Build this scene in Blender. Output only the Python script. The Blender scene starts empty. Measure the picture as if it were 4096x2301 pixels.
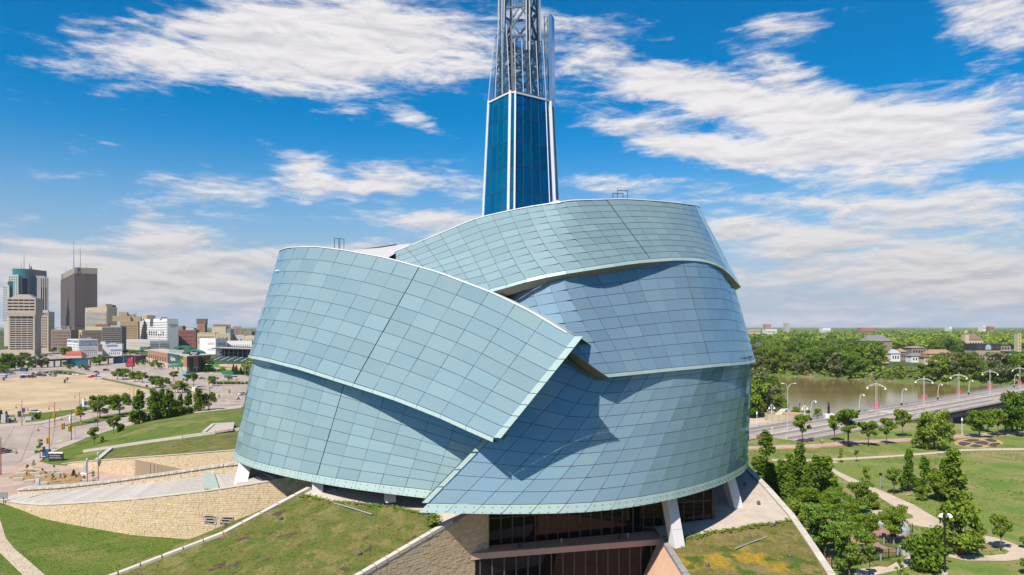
import bpy, bmesh, math, random
import numpy as np
from mathutils import Vector, Matrix, noise as mnoise
R = math.radians
rnd = random.Random(11)
sc = bpy.context.scene
COL = sc.collection

# ------------------------------------------------------------------ camera
F, U0, V0, HC = 700.0, 512.0, 327.0, 35.0          # focal length and horizon in pixels of a 1024 wide frame, drone height
cam_d = bpy.data.cameras.new('camera'); cam = bpy.data.objects.new('camera', cam_d); COL.objects.link(cam)
cam.location = (0, 0, HC); cam.rotation_euler = (R(90), 0, 0)
cam_d.sensor_width = 36; cam_d.lens = 36 * F / 1024; cam_d.shift_y = (V0 - 287.5) / 1024
cam_d.clip_start = 1; cam_d.clip_end = 80000
sc.camera = cam

# ------------------------------------------------------------------ light
SUN_EL, SUN_TX, SUN_TY = 51.0, 0.52, 0.855
sd = bpy.data.lights.new('sun', 'SUN'); sun = bpy.data.objects.new('sun', sd); COL.objects.link(sun)
sd.energy = 5.0; sd.angle = R(0.53); sd.color = (1.0, 0.94, 0.84)
_ce = math.cos(R(SUN_EL)); _l = math.hypot(SUN_TX, SUN_TY)
SUN_D = Vector((SUN_TX / _l * _ce, SUN_TY / _l * _ce, -math.sin(R(SUN_EL))))
sun.rotation_euler = SUN_D.to_track_quat('-Z', 'Y').to_euler()
sun.location = (-100, -100, 200)
SKY_STRENGTH = 0.05

class NT:
    """small node-tree writer"""
    def __init__(s, tree): s.t = tree; s.n = tree.nodes; s.l = tree.links
    def node(s, typ, **kw):
        n = s.n.new(typ)
        for k, v in kw.items(): setattr(n, k, v)
        return n
    def put(s, sock, v):
        if hasattr(v, 'is_output'): s.l.new(v, sock)
        elif v is not None: sock.default_value = v
    def math(s, op, a, b=None, c=None, clamp=False):
        n = s.node('ShaderNodeMath', operation=op, use_clamp=clamp)
        for i, v in enumerate((a, b, c)):
            if v is not None: s.put(n.inputs[i], v)
        return n.outputs[0]
    def vmath(s, op, a, b=None, scale=None):
        n = s.node('ShaderNodeVectorMath', operation=op)
        s.put(n.inputs[0], a)
        if b is not None: s.put(n.inputs[1], b)
        if scale is not None: s.put(n.inputs['Scale'], scale)
        return n.outputs[0]
    def noise(s, vec, scale, detail=4, rough=0.55, dist=0.0, dim='3D'):
        n = s.node('ShaderNodeTexNoise', noise_dimensions=dim)
        if vec is not None: s.put(n.inputs['Vector'], vec)
        n.inputs['Scale'].default_value = scale; n.inputs['Detail'].default_value = detail
        n.inputs['Roughness'].default_value = rough; n.inputs['Distortion'].default_value = dist
        return n.outputs['Fac']
    def remap(s, v, a, b, c=0.0, d=1.0, smooth=True):
        n = s.node('ShaderNodeMapRange', interpolation_type='SMOOTHSTEP' if smooth else 'LINEAR')
        s.put(n.inputs[0], v)
        for i, x in enumerate((a, b, c, d)): s.put(n.inputs[i + 1], x)
        return n.outputs[0]
    def mix(s, f, a, b, mode='MIX'):
        n = s.node('ShaderNodeMix', data_type='RGBA', blend_type=mode)
        s.put(n.inputs[0], f)
        for i, v in ((6, a), (7, b)):
            if isinstance(v, (tuple, list)) and len(v) == 3: v = (*v, 1)
            s.put(n.inputs[i], v)
        return n.outputs[2]

world = bpy.data.worlds.new('World'); sc.world = world; world.use_nodes = True
def build_world():
    t = NT(world.node_tree); t.n.clear()
    out = t.node('ShaderNodeOutputWorld'); bg = t.node('ShaderNodeBackground')
    bg.inputs['Strength'].default_value = SKY_STRENGTH
    t.l.new(bg.outputs[0], out.inputs[0])
    sky = t.node('ShaderNodeTexSky', sky_type='NISHITA', sun_disc=False)
    sky.sun_elevation = R(SUN_EL); sky.sun_rotation = math.atan2(-SUN_TX, -SUN_TY)
    sky.altitude = 200; sky.air_density = 1.0; sky.dust_density = 0.6; sky.ozone_density = 2.5
    hs = t.node('ShaderNodeHueSaturation'); hs.inputs['Saturation'].default_value = 1.58
    hs.inputs['Hue'].default_value = 0.497; hs.inputs['Value'].default_value = 1.75
    t.l.new(sky.outputs[0], hs.inputs['Color'])
    blue = hs.outputs[0]
    tc = t.node('ShaderNodeTexCoord'); d = tc.outputs['Generated']
    nrm = t.node('ShaderNodeVectorMath', operation='NORMALIZE'); t.l.new(d, nrm.inputs[0]); d = nrm.outputs[0]
    sp = t.node('ShaderNodeSeparateXYZ'); t.l.new(d, sp.inputs[0]); X, Y, Z = sp.outputs
    az = t.math('ARCTAN2', X, Y)
    el = t.math('ARCSINE', Z)
    # warp the layout a little so that the banks do not read as ellipses
    w1 = t.noise(t.vmath('MULTIPLY', d, (1, 1, 2.0)), 5.0, 3, 0.6)
    azw = t.math('ADD', az, t.math('MULTIPLY', t.math('SUBTRACT', w1, 0.5), 0.16))
    elw = t.math('ADD', el, t.math('MULTIPLY', t.math('SUBTRACT', w1, 0.5), -0.085))
    blobs = [  # x, y, half width, half height (pixels of a 2576 wide frame), tilt, weight
        (400,115,270,74,-10,1.0),(730,90,300,92,0,1.0),(1050,125,290,110,4,1.0),(740,215,170,44,0,.75),
        (1460,95,140,44,12,.85),(1020,290,80,22,20,.55),(740,400,62,50,0,.7),(560,472,200,34,-6,.7),
        (990,445,260,44,6,.75),(1110,560,200,44,10,.8),(365,580,125,50,5,1.0),(190,640,110,40,0,.8),
        (1600,200,220,42,10,.9),(1840,250,240,58,16,1.0),(2080,325,290,78,14,1.0),(2400,320,280,100,4,1.0),
        (1650,340,260,48,16,.85),(1920,405,300,44,10,.8),(2510,40,160,84,30,1.0),(1960,60,110,38,10,.7),
        (1990,180,200,34,30,.7),(2350,505,330,52,8,.85),(2080,590,460,52,8,.9),(2300,700,440,46,3,.8),(1560,470,200,26,4,.6),(830,470,200,30,0,.6),(1960,500,160,24,6,.6),
        (560,655,480,34,-4,.75),(380,725,380,50,0,.8),(70,630,110,36,0,.7)]
    cx_ = t.node('ShaderNodeCombineXYZ'); t.l.new(azw, cx_.inputs[0]); t.l.new(elw, cx_.inputs[1]); cx_.inputs[2].default_value = 1.0; AE = cx_.outputs[0]
    total = None
    for (bx, by, bw, bh, tilt, wgt) in blobs:
        x = (bx * .3975 - U0) / F; z = (V0 - by * .3975) / F
        a0 = math.atan(x); e0 = math.atan(z * math.cos(a0))
        sw = bw * .3975 / F * (math.cos(a0) ** 2); sh = bh * .3975 / F * math.cos(a0)
        ct, st = math.cos(R(-tilt)), math.sin(R(-tilt))
        def dot(k):
            n = t.node('ShaderNodeVectorMath', operation='DOT_PRODUCT'); t.l.new(AE, n.inputs[0]); n.inputs[1].default_value = k; return n.outputs['Value']
        p = dot((ct / sw, st / sw, -(a0 * ct + e0 * st) / sw)); q = dot((-st / sh, ct / sh, -(-a0 * st + e0 * ct) / sh))
        r2 = t.math('MULTIPLY_ADD', p, p, t.math('MULTIPLY', q, q))
        g = t.math('MULTIPLY_ADD', r2, -math.sqrt(wgt) / 2.7, math.sqrt(wgt), clamp=True)
        total = t.math('MULTIPLY', g, g) if total is None else t.math('MULTIPLY_ADD', g, g, total)
    # outside the frame the same kind of broken cover goes on
    away = t.remap(t.math('ABSOLUTE', az), 0.66, 0.95)
    up = t.remap(el, 0.42, 0.6)
    far = t.math('MAXIMUM', away, up)
    gen = t.noise(t.vmath('MULTIPLY', d, (1, 1, 3.0)), 1.7, 3, 0.5)
    gen = t.remap(gen, 0.47, 0.75, 0.0, 1.0)
    total = t.math('ADD', t.math('MULTIPLY', total, t.math('SUBTRACT', 1.0, far)), t.math('MULTIPLY', gen, far))
    dn = t.vmath('MULTIPLY', d, (1, 1, 4.4))
    low = t.remap(el, 0.02, 0.22, 0.58, 0.0)
    total = t.math('ADD', total, low)
    n1 = t.noise(dn, 8.5, 7, 0.66, 0.35)
    n2 = t.noise(dn, 38.0, 5, 0.65)
    dens = t.math('ADD', total, t.math('MULTIPLY', t.math('SUBTRACT', n1, 0.5), 2.4))
    dens = t.math('ADD', dens, t.math('MULTIPLY', t.math('SUBTRACT', n2, 0.5), 0.85))
    alpha = t.remap(dens, 0.26, 1.15)
    # body shading of the cloud: thick parts and undersides greyer
    n3 = t.noise(t.vmath('ADD', dn, (0, 0, 0.03)), 8.5, 3, 0.6, 0.35)
    lit = t.math('ADD', 0.78, t.math('MULTIPLY', t.math('SUBTRACT', n1, n3), 3.0), clamp=True)
    white = t.mix(lit, (7.4, 7.4, 8.2), (11.8, 11.4, 11.4))
    hz = t.remap(el, 0.0, 0.24, 0.76, 1.0)
    white = t.mix(1.0, white, hz, 'MULTIPLY')
    # pale, slightly lilac band of air over the horizon
    hb = t.remap(el, 0.0, 0.26, 0.88, 0.0)
    blue = t.mix(hb, blue, (4.6, 5.6, 7.7))
    col = t.mix(t.math('MULTIPLY', alpha, 0.97), blue, white)
    t.l.new(col, bg.inputs['Color'])
build_world()
world.cycles.sampling_method = 'MANUAL'; world.cycles.sample_map_resolution = 512
sc.view_settings.view_transform = 'Standard'; sc.view_settings.look = 'None'
sc.view_settings.exposure = 0.60; sc.view_settings.gamma = 1.0; sc.view_settings.use_curve_mapping = False
sc.render.engine = 'CYCLES'
sc.cycles.max_bounces = 5; sc.cycles.diffuse_bounces = 2; sc.cycles.glossy_bounces = 3
sc.cycles.transmission_bounces = 2; sc.cycles.transparent_max_bounces = 12; sc.cycles.volume_bounces = 0
sc.cycles.caustics_reflective = False; sc.cycles.caustics_refractive = False
sc.cycles.use_denoising = True; sc.cycles.sample_clamp_indirect = 4.0

# ------------------------------------------------------------------ geometry helpers
def W(u, v, z=0.0):
    """point at height z seen at pixel (u, v)"""
    Y = F * (HC - z) / (v - V0)
    return Vector(((u - U0) / F * Y, Y, z))
def DP(u, v, Y):
    """point at distance Y seen at pixel (u, v)"""
    return Vector(((u - U0) / F * Y, Y, HC + (V0 - v) / F * Y))

class MB:
    def __init__(s): s.v = []; s.f = []; s.m = []; s.cm = 0
    def add(s, vs, fs):
        o = len(s.v); s.v += [tuple(p) for p in vs]
        for f in fs: s.f.append(tuple(i + o for i in f)); s.m.append(s.cm)
        return s
    def quad(s, a, b, c, d): return s.add((a, b, c, d), ((0, 1, 2, 3),))
    def poly(s, pts): return s.add(pts, (tuple(range(len(pts))),))
    def box(s, c, d, rz=0.0):
        x, y, z = d[0] / 2, d[1] / 2, d[2] / 2; cs, sn = math.cos(rz), math.sin(rz); vs = []
        for k in (-z, z):
            for i, j in ((-x, -y), (x, -y), (x, y), (-x, y)):
                vs.append((c[0] + i * cs - j * sn, c[1] + i * sn + j * cs, c[2] + k))
        return s.add(vs, ((3, 2, 1, 0), (4, 5, 6, 7), (0, 1, 5, 4), (1, 2, 6, 5), (2, 3, 7, 6), (3, 0, 4, 7)))
    def prism(s, pts, z0, z1, tops=None):
        """plan polygon (counter-clockwise) between z0 and z1 (numbers or lists)"""
        n = len(pts); a = z0 if isinstance(z0, (list, tuple)) else [z0] * n; b = z1 if isinstance(z1, (list, tuple)) else [z1] * n
        vs = [(p[0], p[1], a[i]) for i, p in enumerate(pts)] + [(p[0], p[1], b[i]) for i, p in enumerate(pts)]
        fs = [tuple(range(n - 1, -1, -1)), tuple(range(n, 2 * n))] + [(i, (i + 1) % n, n + (i + 1) % n, n + i) for i in range(n)]
        return s.add(vs, fs)
    def bar(s, a, b, w, h=None, up=(0, 0, 1)):
        a = Vector(a); b = Vector(b); h = h or w; d = (b - a)
        if d.length < 1e-6: return s
        d.normalize(); u = Vector(up)
        if abs(d.dot(u)) > .98: u = Vector((1, 0, 0))
        x = d.cross(u).normalized() * (w / 2); y = x.cross(d).normalized() * (h / 2)
        vs = [p + i * x + j * y for p in (a, b) for i, j in ((-1, -1), (1, -1), (1, 1), (-1, 1))]
        return s.add(vs, ((3, 2, 1, 0), (4, 5, 6, 7), (0, 1, 5, 4), (1, 2, 6, 5), (2, 3, 7, 6), (3, 0, 4, 7)))
    def tube(s, pts, r, n=8, caps=True):
        pts = [Vector(p) for p in pts]; rs = r if isinstance(r, (list, tuple)) else [r] * len(pts)
        vs = []; fs = []
        for i, p in enumerate(pts):
            d = (pts[min(i + 1, len(pts) - 1)] - pts[max(i - 1, 0)]).normalized()
            u = Vector((0, 0, 1)) if abs(d.z) < .9 else Vector((0, 1, 0))
            x = d.cross(u).normalized(); y = x.cross(d)
            for k in range(n):
                a = 2 * math.pi * k / n
                vs.append(p + (x * math.cos(a) + y * math.sin(a)) * rs[i])
        for i in range(len(pts) - 1):
            for k in range(n):
                fs.append((i * n + k, i * n + (k + 1) % n, (i + 1) * n + (k + 1) % n, (i + 1) * n + k))
        if caps:
            fs.append(tuple(range(n - 1, -1, -1))); fs.append(tuple((len(pts) - 1) * n + k for k in range(n)))
        return s.add(vs, fs)
    def grid(s, rows):
        o = len(s.v); nr, nc = len(rows), len(rows[0])
        for r in rows: s.v += [tuple(p) for p in r]
        for i in range(nr - 1):
            for j in range(nc - 1):
                s.f.append((o + i * nc + j, o + i * nc + j + 1, o + (i + 1) * nc + j + 1, o + (i + 1) * nc + j)); s.m.append(s.cm)
        return s
    def mesh(s, name, mats, smooth=False, off=None):
        me = bpy.data.meshes.new(name)
        v = s.v if off is None else [(p[0] - off[0], p[1] - off[1], p[2] - off[2]) for p in s.v]
        me.from_pydata(v, [], s.f)
        for m in (mats if isinstance(mats, (list, tuple)) else [mats]): me.materials.append(m)
        if any(s.m): me.polygons.foreach_set('material_index', s.m)
        if smooth: me.polygons.foreach_set('use_smooth', [True] * len(me.polygons))
        me.update(); return me
    def build(s, name, mats, parent=None, smooth=False, kind=None, off=None):
        if off is None and parent is not None: off = wloc(parent)
        o = bpy.data.objects.new(name, s.mesh(name, mats, smooth, off)); COL.objects.link(o)
        if parent is not None: o.parent = parent
        elif off is not None: o.location = off
        if kind: o['kind'] = kind
        return o

def wloc(o):
    p = Vector(o.location)
    while o.parent is not None: o = o.parent; p = p + Vector(o.location)
    return p
def thing(name, label, cat, loc=(0, 0, 0), rz=0.0, group=None):
    o = bpy.data.objects.new(name, None); COL.objects.link(o); o.location = loc; o.rotation_euler = (0, 0, rz)
    o.empty_display_size = 0.5
    return tag(o, label, cat, group)
def tag(o, label=None, cat=None, group=None, kind=None):
    if label: o['label'] = label
    if cat: o['category'] = cat
    if group: o['group'] = group
    if kind: o['kind'] = kind
    return o
def holder(name, parent, loc=None):
    """an empty part that only carries its own pieces"""
    o = bpy.data.objects.new(name, None); COL.objects.link(o); o.parent = parent
    if loc is not None: o.location = Vector(loc) - wloc(parent)
    return o
def structure(name, mb, mats, smooth=False, parent=None):
    return mb.build(name, mats, parent, smooth, 'structure' if parent is None else None)
def inst(name, me, parent=None, loc=(0, 0, 0), rz=0.0, scale=(1, 1, 1), mat=None):
    o = bpy.data.objects.new(name, me); COL.objects.link(o); o.parent = parent
    o.location = loc; o.rotation_euler = (0, 0, rz); o.scale = scale
    if mat is not None:
        o.material_slots[0].link = 'OBJECT'; o.material_slots[0].material = mat
    return o
def copy_tree(src, loc, rz=0.0, scale=1.0, label=None, group=None):
    def cp(o, par):
        c = o.copy(); COL.objects.link(c); c.parent = par
        for ch in o.children: cp(ch, c)
        return c
    r = cp(src, None); r.location = loc; r.rotation_euler = (0, 0, rz)
    r.scale = (scale,) * 3 if not isinstance(scale, (tuple, list)) else scale
    if label: r['label'] = label
    if group: r['group'] = group
    return r
ORD = ['first','second','third','fourth','fifth','sixth','seventh','eighth','ninth','tenth','eleventh','twelfth','thirteenth','fourteenth','fifteenth','sixteenth','seventeenth','eighteenth','nineteenth','twentieth']

# ------------------------------------------------------------------ materials
MATS = {}; ALB = 0.87
def mat(name, col, rough=0.8, metal=0.0, var=0.0, vscale=0.5, bump=0.0, bscale=8.0, spec=None, obj_var=0.0, isl_var=0.0,
        col2=None, c2scale=0.2, c2lo=0.45, c2hi=0.6, ior=None, alpha=None, emit=None):
    if name in MATS: return MATS[name]
    m = bpy.data.materials.new(name); m.use_nodes = True; MATS[name] = m
    t = NT(m.node_tree); b = t.n['Principled BSDF']
    b.inputs['Roughness'].default_value = rough; b.inputs['Metallic'].default_value = metal
    if spec is not None: b.inputs['Specular IOR Level'].default_value = spec
    if ior is not None: b.inputs['IOR'].default_value = ior
    c = tuple(k * ALB for k in col) + (1,); col2 = tuple(k * ALB for k in col2) if col2 else None
    pos = None
    if var or bump or col2:
        pos = t.node('ShaderNodeNewGeometry').outputs['Position']
    if col2:
        c = t.mix(t.remap(t.noise(pos, c2scale, 6, 0.62), c2lo, c2hi), c, col2)
    fac = None
    if var: fac = t.remap(t.noise(pos, vscale, 6, 0.65), 0.25, 0.75, 1 - var, 1 + var, False)
    if obj_var:
        r = t.node('ShaderNodeObjectInfo').outputs['Random']
        g = t.remap(r, 0, 1, 1 - obj_var, 1 + obj_var, False); fac = g if fac is None else t.math('MULTIPLY', fac, g)
    if isl_var:
        r = t.node('ShaderNodeNewGeometry').outputs['Random Per Island']
        g = t.remap(r, 0, 1, 1 - isl_var, 1 + isl_var, False); fac = g if fac is None else t.math('MULTIPLY', fac, g)
    if fac is not None: c = t.mix(1.0, c, fac, 'MULTIPLY')
    t.put(b.inputs['Base Color'], c)
    if bump:
        bn = t.node('ShaderNodeBump'); bn.inputs['Strength'].default_value = bump; bn.inputs['Distance'].default_value = 0.1
        t.put(bn.inputs['Height'], t.noise(pos, bscale, 5, 0.6)); t.l.new(bn.outputs[0], b.inputs['Normal'])
    if emit:
        b.inputs['Emission Color'].default_value = (*emit[0], 1); b.inputs['Emission Strength'].default_value = emit[1]
    return m

# ------------------------------------------------------------------ body meshes (made while the scene is still empty)
def body_mesh(sit=False, stride=.22, s=1.0):
    me = bpy.data.meshes.new('body')
    if sit: J = dict(pel=(0,0,.82),chest=(.1,0,1.2),neck=(.14,0,1.42),head=(.17,0,1.56),top=(.18,0,1.68),lh=(0,.12,.8),lk=(.42,.2,.72),lf=(.3,.22,.3),lt=(.45,.22,.26),rh=(0,-.12,.8),rk=(.42,-.2,.72),rf=(.3,-.22,.3),rt=(.45,-.22,.26),ls=(.12,.2,1.36),le=(.35,.3,1.12),lw=(.58,.26,1.06),lm=(.66,.25,1.05),rs=(.12,-.2,1.36),re=(.35,-.3,1.12),rw=(.58,-.26,1.06),rm=(.66,-.25,1.05))
    else: J = dict(pel=(0,0,.92),chest=(.02,0,1.25),neck=(.03,0,1.46),head=(.04,0,1.58),top=(.04,0,1.69),lh=(0,.1,.9),lk=(stride*.6,.11,.5),lf=(stride,.1,.08),lt=(stride+.16,.1,.04),rh=(0,-.1,.9),rk=(-stride*.2,-.11,.48),rf=(-stride*1.2,-.1,.1),rt=(-stride*1.2+.15,-.1,.04),ls=(.01,.19,1.4),le=(-.1,.24,1.14),lw=(.0,.26,.92),lm=(.04,.26,.84),rs=(.01,-.19,1.4),re=(.06,-.25,1.14),rw=(.22,-.26,.98),rm=(.27,-.26,.92))
    Rr = dict(pel=.135,chest=.15,neck=.06,head=.1,top=.085,lh=.095,lk=.06,lf=.045,lt=.04,rh=.095,rk=.06,rf=.045,rt=.04,ls=.07,le=.045,lw=.035,lm=.04,rs=.07,re=.045,rw=.035,rm=.04)
    ks_ = list(J); E = [('pel','chest'),('chest','neck'),('neck','head'),('head','top'),('pel','lh'),('lh','lk'),('lk','lf'),('lf','lt'),('pel','rh'),('rh','rk'),('rk','rf'),('rf','rt'),('chest','ls'),('ls','le'),('le','lw'),('lw','lm'),('chest','rs'),('rs','re'),('re','rw'),('rw','rm')]
    me.from_pydata([tuple(c * s for c in J[k]) for k in ks_], [(ks_.index(a), ks_.index(b)) for a, b in E], []); o = bpy.data.objects.new('body', me); COL.objects.link(o)
    md = o.modifiers.new('skin', 'SKIN'); md2 = o.modifiers.new('sub', 'SUBSURF'); md2.levels = 1; md2.render_levels = 1
    for k, sv in zip(ks_, me.skin_vertices[0].data): sv.radius = (Rr[k] * s,) * 2; sv.use_root = k == 'pel'
    dg = bpy.context.evaluated_depsgraph_get(); nm = bpy.data.meshes.new_from_object(o.evaluated_get(dg)); nm.name = 'body'
    bpy.data.objects.remove(o); return nm, J
BODY = {False: body_mesh(False), True: body_mesh(True)}
# ------------------------------------------------------------------ museum: glass shells
def glass_mat(name, base, obj=0.08, gl=0.3, rough=0.04, tint=(0.75, 0.9, 1.0)):
    m = bpy.data.materials.new(name); m.use_nodes = True; t = NT(m.node_tree); t.n.clear()
    out = t.node('ShaderNodeOutputMaterial')
    info = t.node('ShaderNodeObjectInfo').outputs['Random']
    wn = t.node('ShaderNodeTexWhiteNoise', noise_dimensions='1D'); t.l.new(info, wn.inputs['W'])
    pos = t.node('ShaderNodeNewGeometry').outputs['Position']
    f = t.remap(info, 0, 1, 1 - obj, 1 + obj, False)
    c = t.mix(1.0, base, f, 'MULTIPLY')
    c = t.mix(t.math('MULTIPLY', t.math('GREATER_THAN', wn.outputs['Value'], 0.75), 0.16), c, (base[0] * .62, base[1] * .78, base[2] * .95))
    c = t.mix(t.remap(t.noise(pos, 0.10, 4, 0.6), 0.4, 0.7, 0.0, 0.25), c, (base[0] * 1.25, base[1] * 1.1, base[2] * 1.0))
    d = t.node('ShaderNodeBsdfDiffuse'); t.put(d.inputs[0], c)
    g = t.node('ShaderNodeBsdfGlossy'); g.inputs['Roughness'].default_value = rough; g.inputs['Color'].default_value = (*tint, 1)
    # roller wave of tempered glass: a faint slow ripple in the mirror image
    bn = t.node('ShaderNodeBump'); bn.inputs['Strength'].default_value = 0.05; bn.inputs['Distance'].default_value = 0.3
    t.put(bn.inputs['Height'], t.noise(pos, 0.55, 2, 0.5, 0.6)); t.l.new(bn.outputs[0], g.inputs['Normal'])
    fr = t.node('ShaderNodeFresnel'); fr.inputs['IOR'].default_value = 1.45
    fac = t.math('ADD', gl, t.math('MULTIPLY', fr.outputs[0], 1 - gl), clamp=True)
    mx = t.node('ShaderNodeMixShader'); t.put(mx.inputs[0], fac)
    t.l.new(d.outputs[0], mx.inputs[1]); t.l.new(g.outputs[0], mx.inputs[2]); t.l.new(mx.outputs[0], out.inputs[0])
    return m
M_GLASS = glass_mat('cladding_glass', (0.195, 0.278, 0.295), gl=0.075, tint=(.5, .8, 1.0))
M_FRIT = glass_mat('fritted_glass', (0.32, 0.415, 0.40), obj=0.04, gl=0.02, rough=.35)
M_GLASS_E = glass_mat('cladding_glass_sheen', (0.20, 0.285, 0.30), gl=0.075, tint=(.5, .8, 1.0))
M_GLASS_SKY = glass_mat('cladding_glass_sky_tint', (0.172, 0.258, 0.315), gl=0.07, tint=(.45, .75, 1.0))  # same glass; the blue of the reflected sky is put into its base colour
M_BACK = mat('mullion_brown', (0.06, 0.045, 0.038), 0.6); M_GRID = mat('joint_brown', (0.13, 0.10, 0.085), 0.7)
M_SOFFIT = mat('soffit_panel', (0.30, 0.27, 0.22), 0.6, var=0.06)
M_WHITE = mat('white_metal', (0.66, 0.66, 0.67), 0.4, var=0.03)
M_STEEL = mat('grey_steel', (0.10, 0.105, 0.115), 0.5, 0.2, var=0.2, vscale=0.8)
M_LSTEEL = mat('light_steel', (0.5, 0.51, 0.53), 0.35, 0.3, var=0.1)
M_ROOF = mat('roof_membrane', (0.40, 0.40, 0.41), 0.8, var=0.08)
M_BOLT = mat('fixing_bolt', (0.36, 0.45, 0.42), 0.5)

def catmull(pts, n=24):
    P = [Vector((p[0], p[1])) for p in pts]; P = [2 * P[0] - P[1]] + P + [2 * P[-1] - P[-2]]; out = []
    for i in range(1, len(P) - 2):
        for k in range(n):
            t = k / n; a, b, c, d = P[i - 1], P[i], P[i + 1], P[i + 2]
            out.append(0.5 * ((2 * b) + (c - a) * t + (2 * a - 5 * b + 4 * c - d) * t * t + (3 * b - a - 3 * c + d) * t ** 3))
    out.append(P[-2]); return np.array([(p.x, p.y) for p in out])
class Shell:
    def __init__(s, plan, z0, m):
        q = catmull(plan); L = np.concatenate([[0], np.cumsum(np.hypot(*np.diff(q, axis=0).T))])
        s.len = L[-1]; s.S = np.linspace(0, s.len, int(s.len / 0.2)); s.x = np.interp(s.S, L, q[:, 0]); s.y = np.interp(s.S, L, q[:, 1])
        tx = np.gradient(s.x); ty = np.gradient(s.y); l = np.hypot(tx, ty); s.nx = ty / l; s.ny = -tx / l
        k = np.ones(15) / 15
        for nm in ('nx', 'ny'):
            a = getattr(s, nm); setattr(s, nm, np.convolve(np.pad(a, 7, 'edge'), k, 'valid'))
        s.z0 = z0; s.m = m(s.x, s.y) if callable(m) else np.full_like(s.x, m)
    def at(s, S, z, off=0.0):
        x, y, nx, ny = (np.interp(S, s.S, a) for a in (s.x, s.y, s.nx, s.ny))
        k = off - np.interp(S, s.S, s.m) * (z - s.z0)
        return Vector((x + nx * k, y + ny * k, z))
    def inv(s, u, v):
        k = (u - U0) / F; z = s.z0
        for _ in range(30):
            o = -s.m * (z - s.z0); X = s.x + s.nx * o; Y = s.y + s.ny * o
            g = X - k * Y; front = (s.nx * X + s.ny * Y) < 0
            idx = np.where((g[:-1] <= 0) & (g[1:] > 0) & front[:-1])[0]
            if len(idx):
                i = idx[0]; f = g[i] / (g[i] - g[i + 1]); S = s.S[i] + f * (s.S[i + 1] - s.S[i]); y = Y[i] + f * (Y[i + 1] - Y[i])
            else:
                i = int(np.argmin(np.abs(g / Y))); S = s.S[i]; y = Y[i]
            z = HC + (V0 - v) / F * y
        return S, z
def curve_of(shell, pts, left_z=None, right_z=None):
    a = sorted(shell.inv(u, v) for u, v in pts); S = [p[0] for p in a]; Z = [p[1] for p in a]
    if left_z is not None: S = [-20] + S; Z = [left_z] + Z
    if right_z is not None: S = S + [shell.len + 20]; Z = Z + [right_z]
    # light smoothing so that the edge runs as one sweep
    xs = np.linspace(S[0], S[-1], 600); zs = np.interp(xs, S, Z); n = 17; zz = np.convolve(np.pad(zs, n // 2, 'edge'), np.ones(n) / n, 'valid')
    return lambda q: float(np.interp(q, xs, zz))
def clip(poly, a, b, c):
    """keep a*s + b*z + c >= 0"""
    out = []
    for i in range(len(poly)):
        p, q = poly[i], poly[(i + 1) % len(poly)]; dp = a * p[0] + b * p[1] + c; dq = a * q[0] + b * q[1] + c
        if dp >= 0: out.append(p)
        if dp * dq < 0:
            t = dp / (dp - dq); out.append((p[0] + (q[0] - p[0]) * t, p[1] + (q[1] - p[1]) * t))
    return out

museum = thing('museum', 'large museum of overlapping pale blue curved glass shells with a glass tower', 'museum', (0, 120, 8))

def plate(shell, poly, thick=0.06, off=0.0, tilt=0.0):
    P = [shell.at(s, z, off) for s, z in poly]
    if tilt:
        c = sum(P, Vector()) / len(P); S = sum(p[0] for p in poly) / len(poly)
        n = Vector((np.interp(S, shell.S, shell.nx), np.interp(S, shell.S, shell.ny), 0))
        gx, gz = rnd.uniform(-tilt, tilt), rnd.uniform(-tilt, tilt); ax = Vector((-n.y, n.x, 0))
        P = [p + n * ((p - c).dot(ax) * gx + (p.z - c.z) * gz) for p in P]
    c = sum(P, Vector()) / len(P); nf = Vector()
    for i in range(len(P)): nf += (P[i] - c).cross(P[(i + 1) % len(P)] - c)
    nf.normalize(); P = [p - nf * (p - c).dot(nf) for p in P]          # each pane is a flat sheet
    Q = [p - nf * thick for p in P]; n = len(P); mb = MB()
    mb.add(P + Q, [tuple(range(n))] + [(i + n, (i + 1) % n + n, (i + 1) % n, i) for i in range(n)])
    return mb
def inset(poly, g):
    c = (sum(p[0] for p in poly) / len(poly), sum(p[1] for p in poly) / len(poly)); out = []
    n = len(poly)
    for i in range(n):
        p = Vector(poly[i]); a = (Vector(poly[i - 1]) - p); b = (Vector(poly[(i + 1) % n]) - p)
        if a.length < 1e-6 or b.length < 1e-6: out.append(tuple(p)); continue
        a.normalize(); b.normalize(); sn = abs(a.x * b.y - a.y * b.x)
        if sn < 0.1: out.append(tuple(p)); continue
        q = p + (a + b) * (g / sn); out.append((q.x, q.y))
    return out

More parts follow.
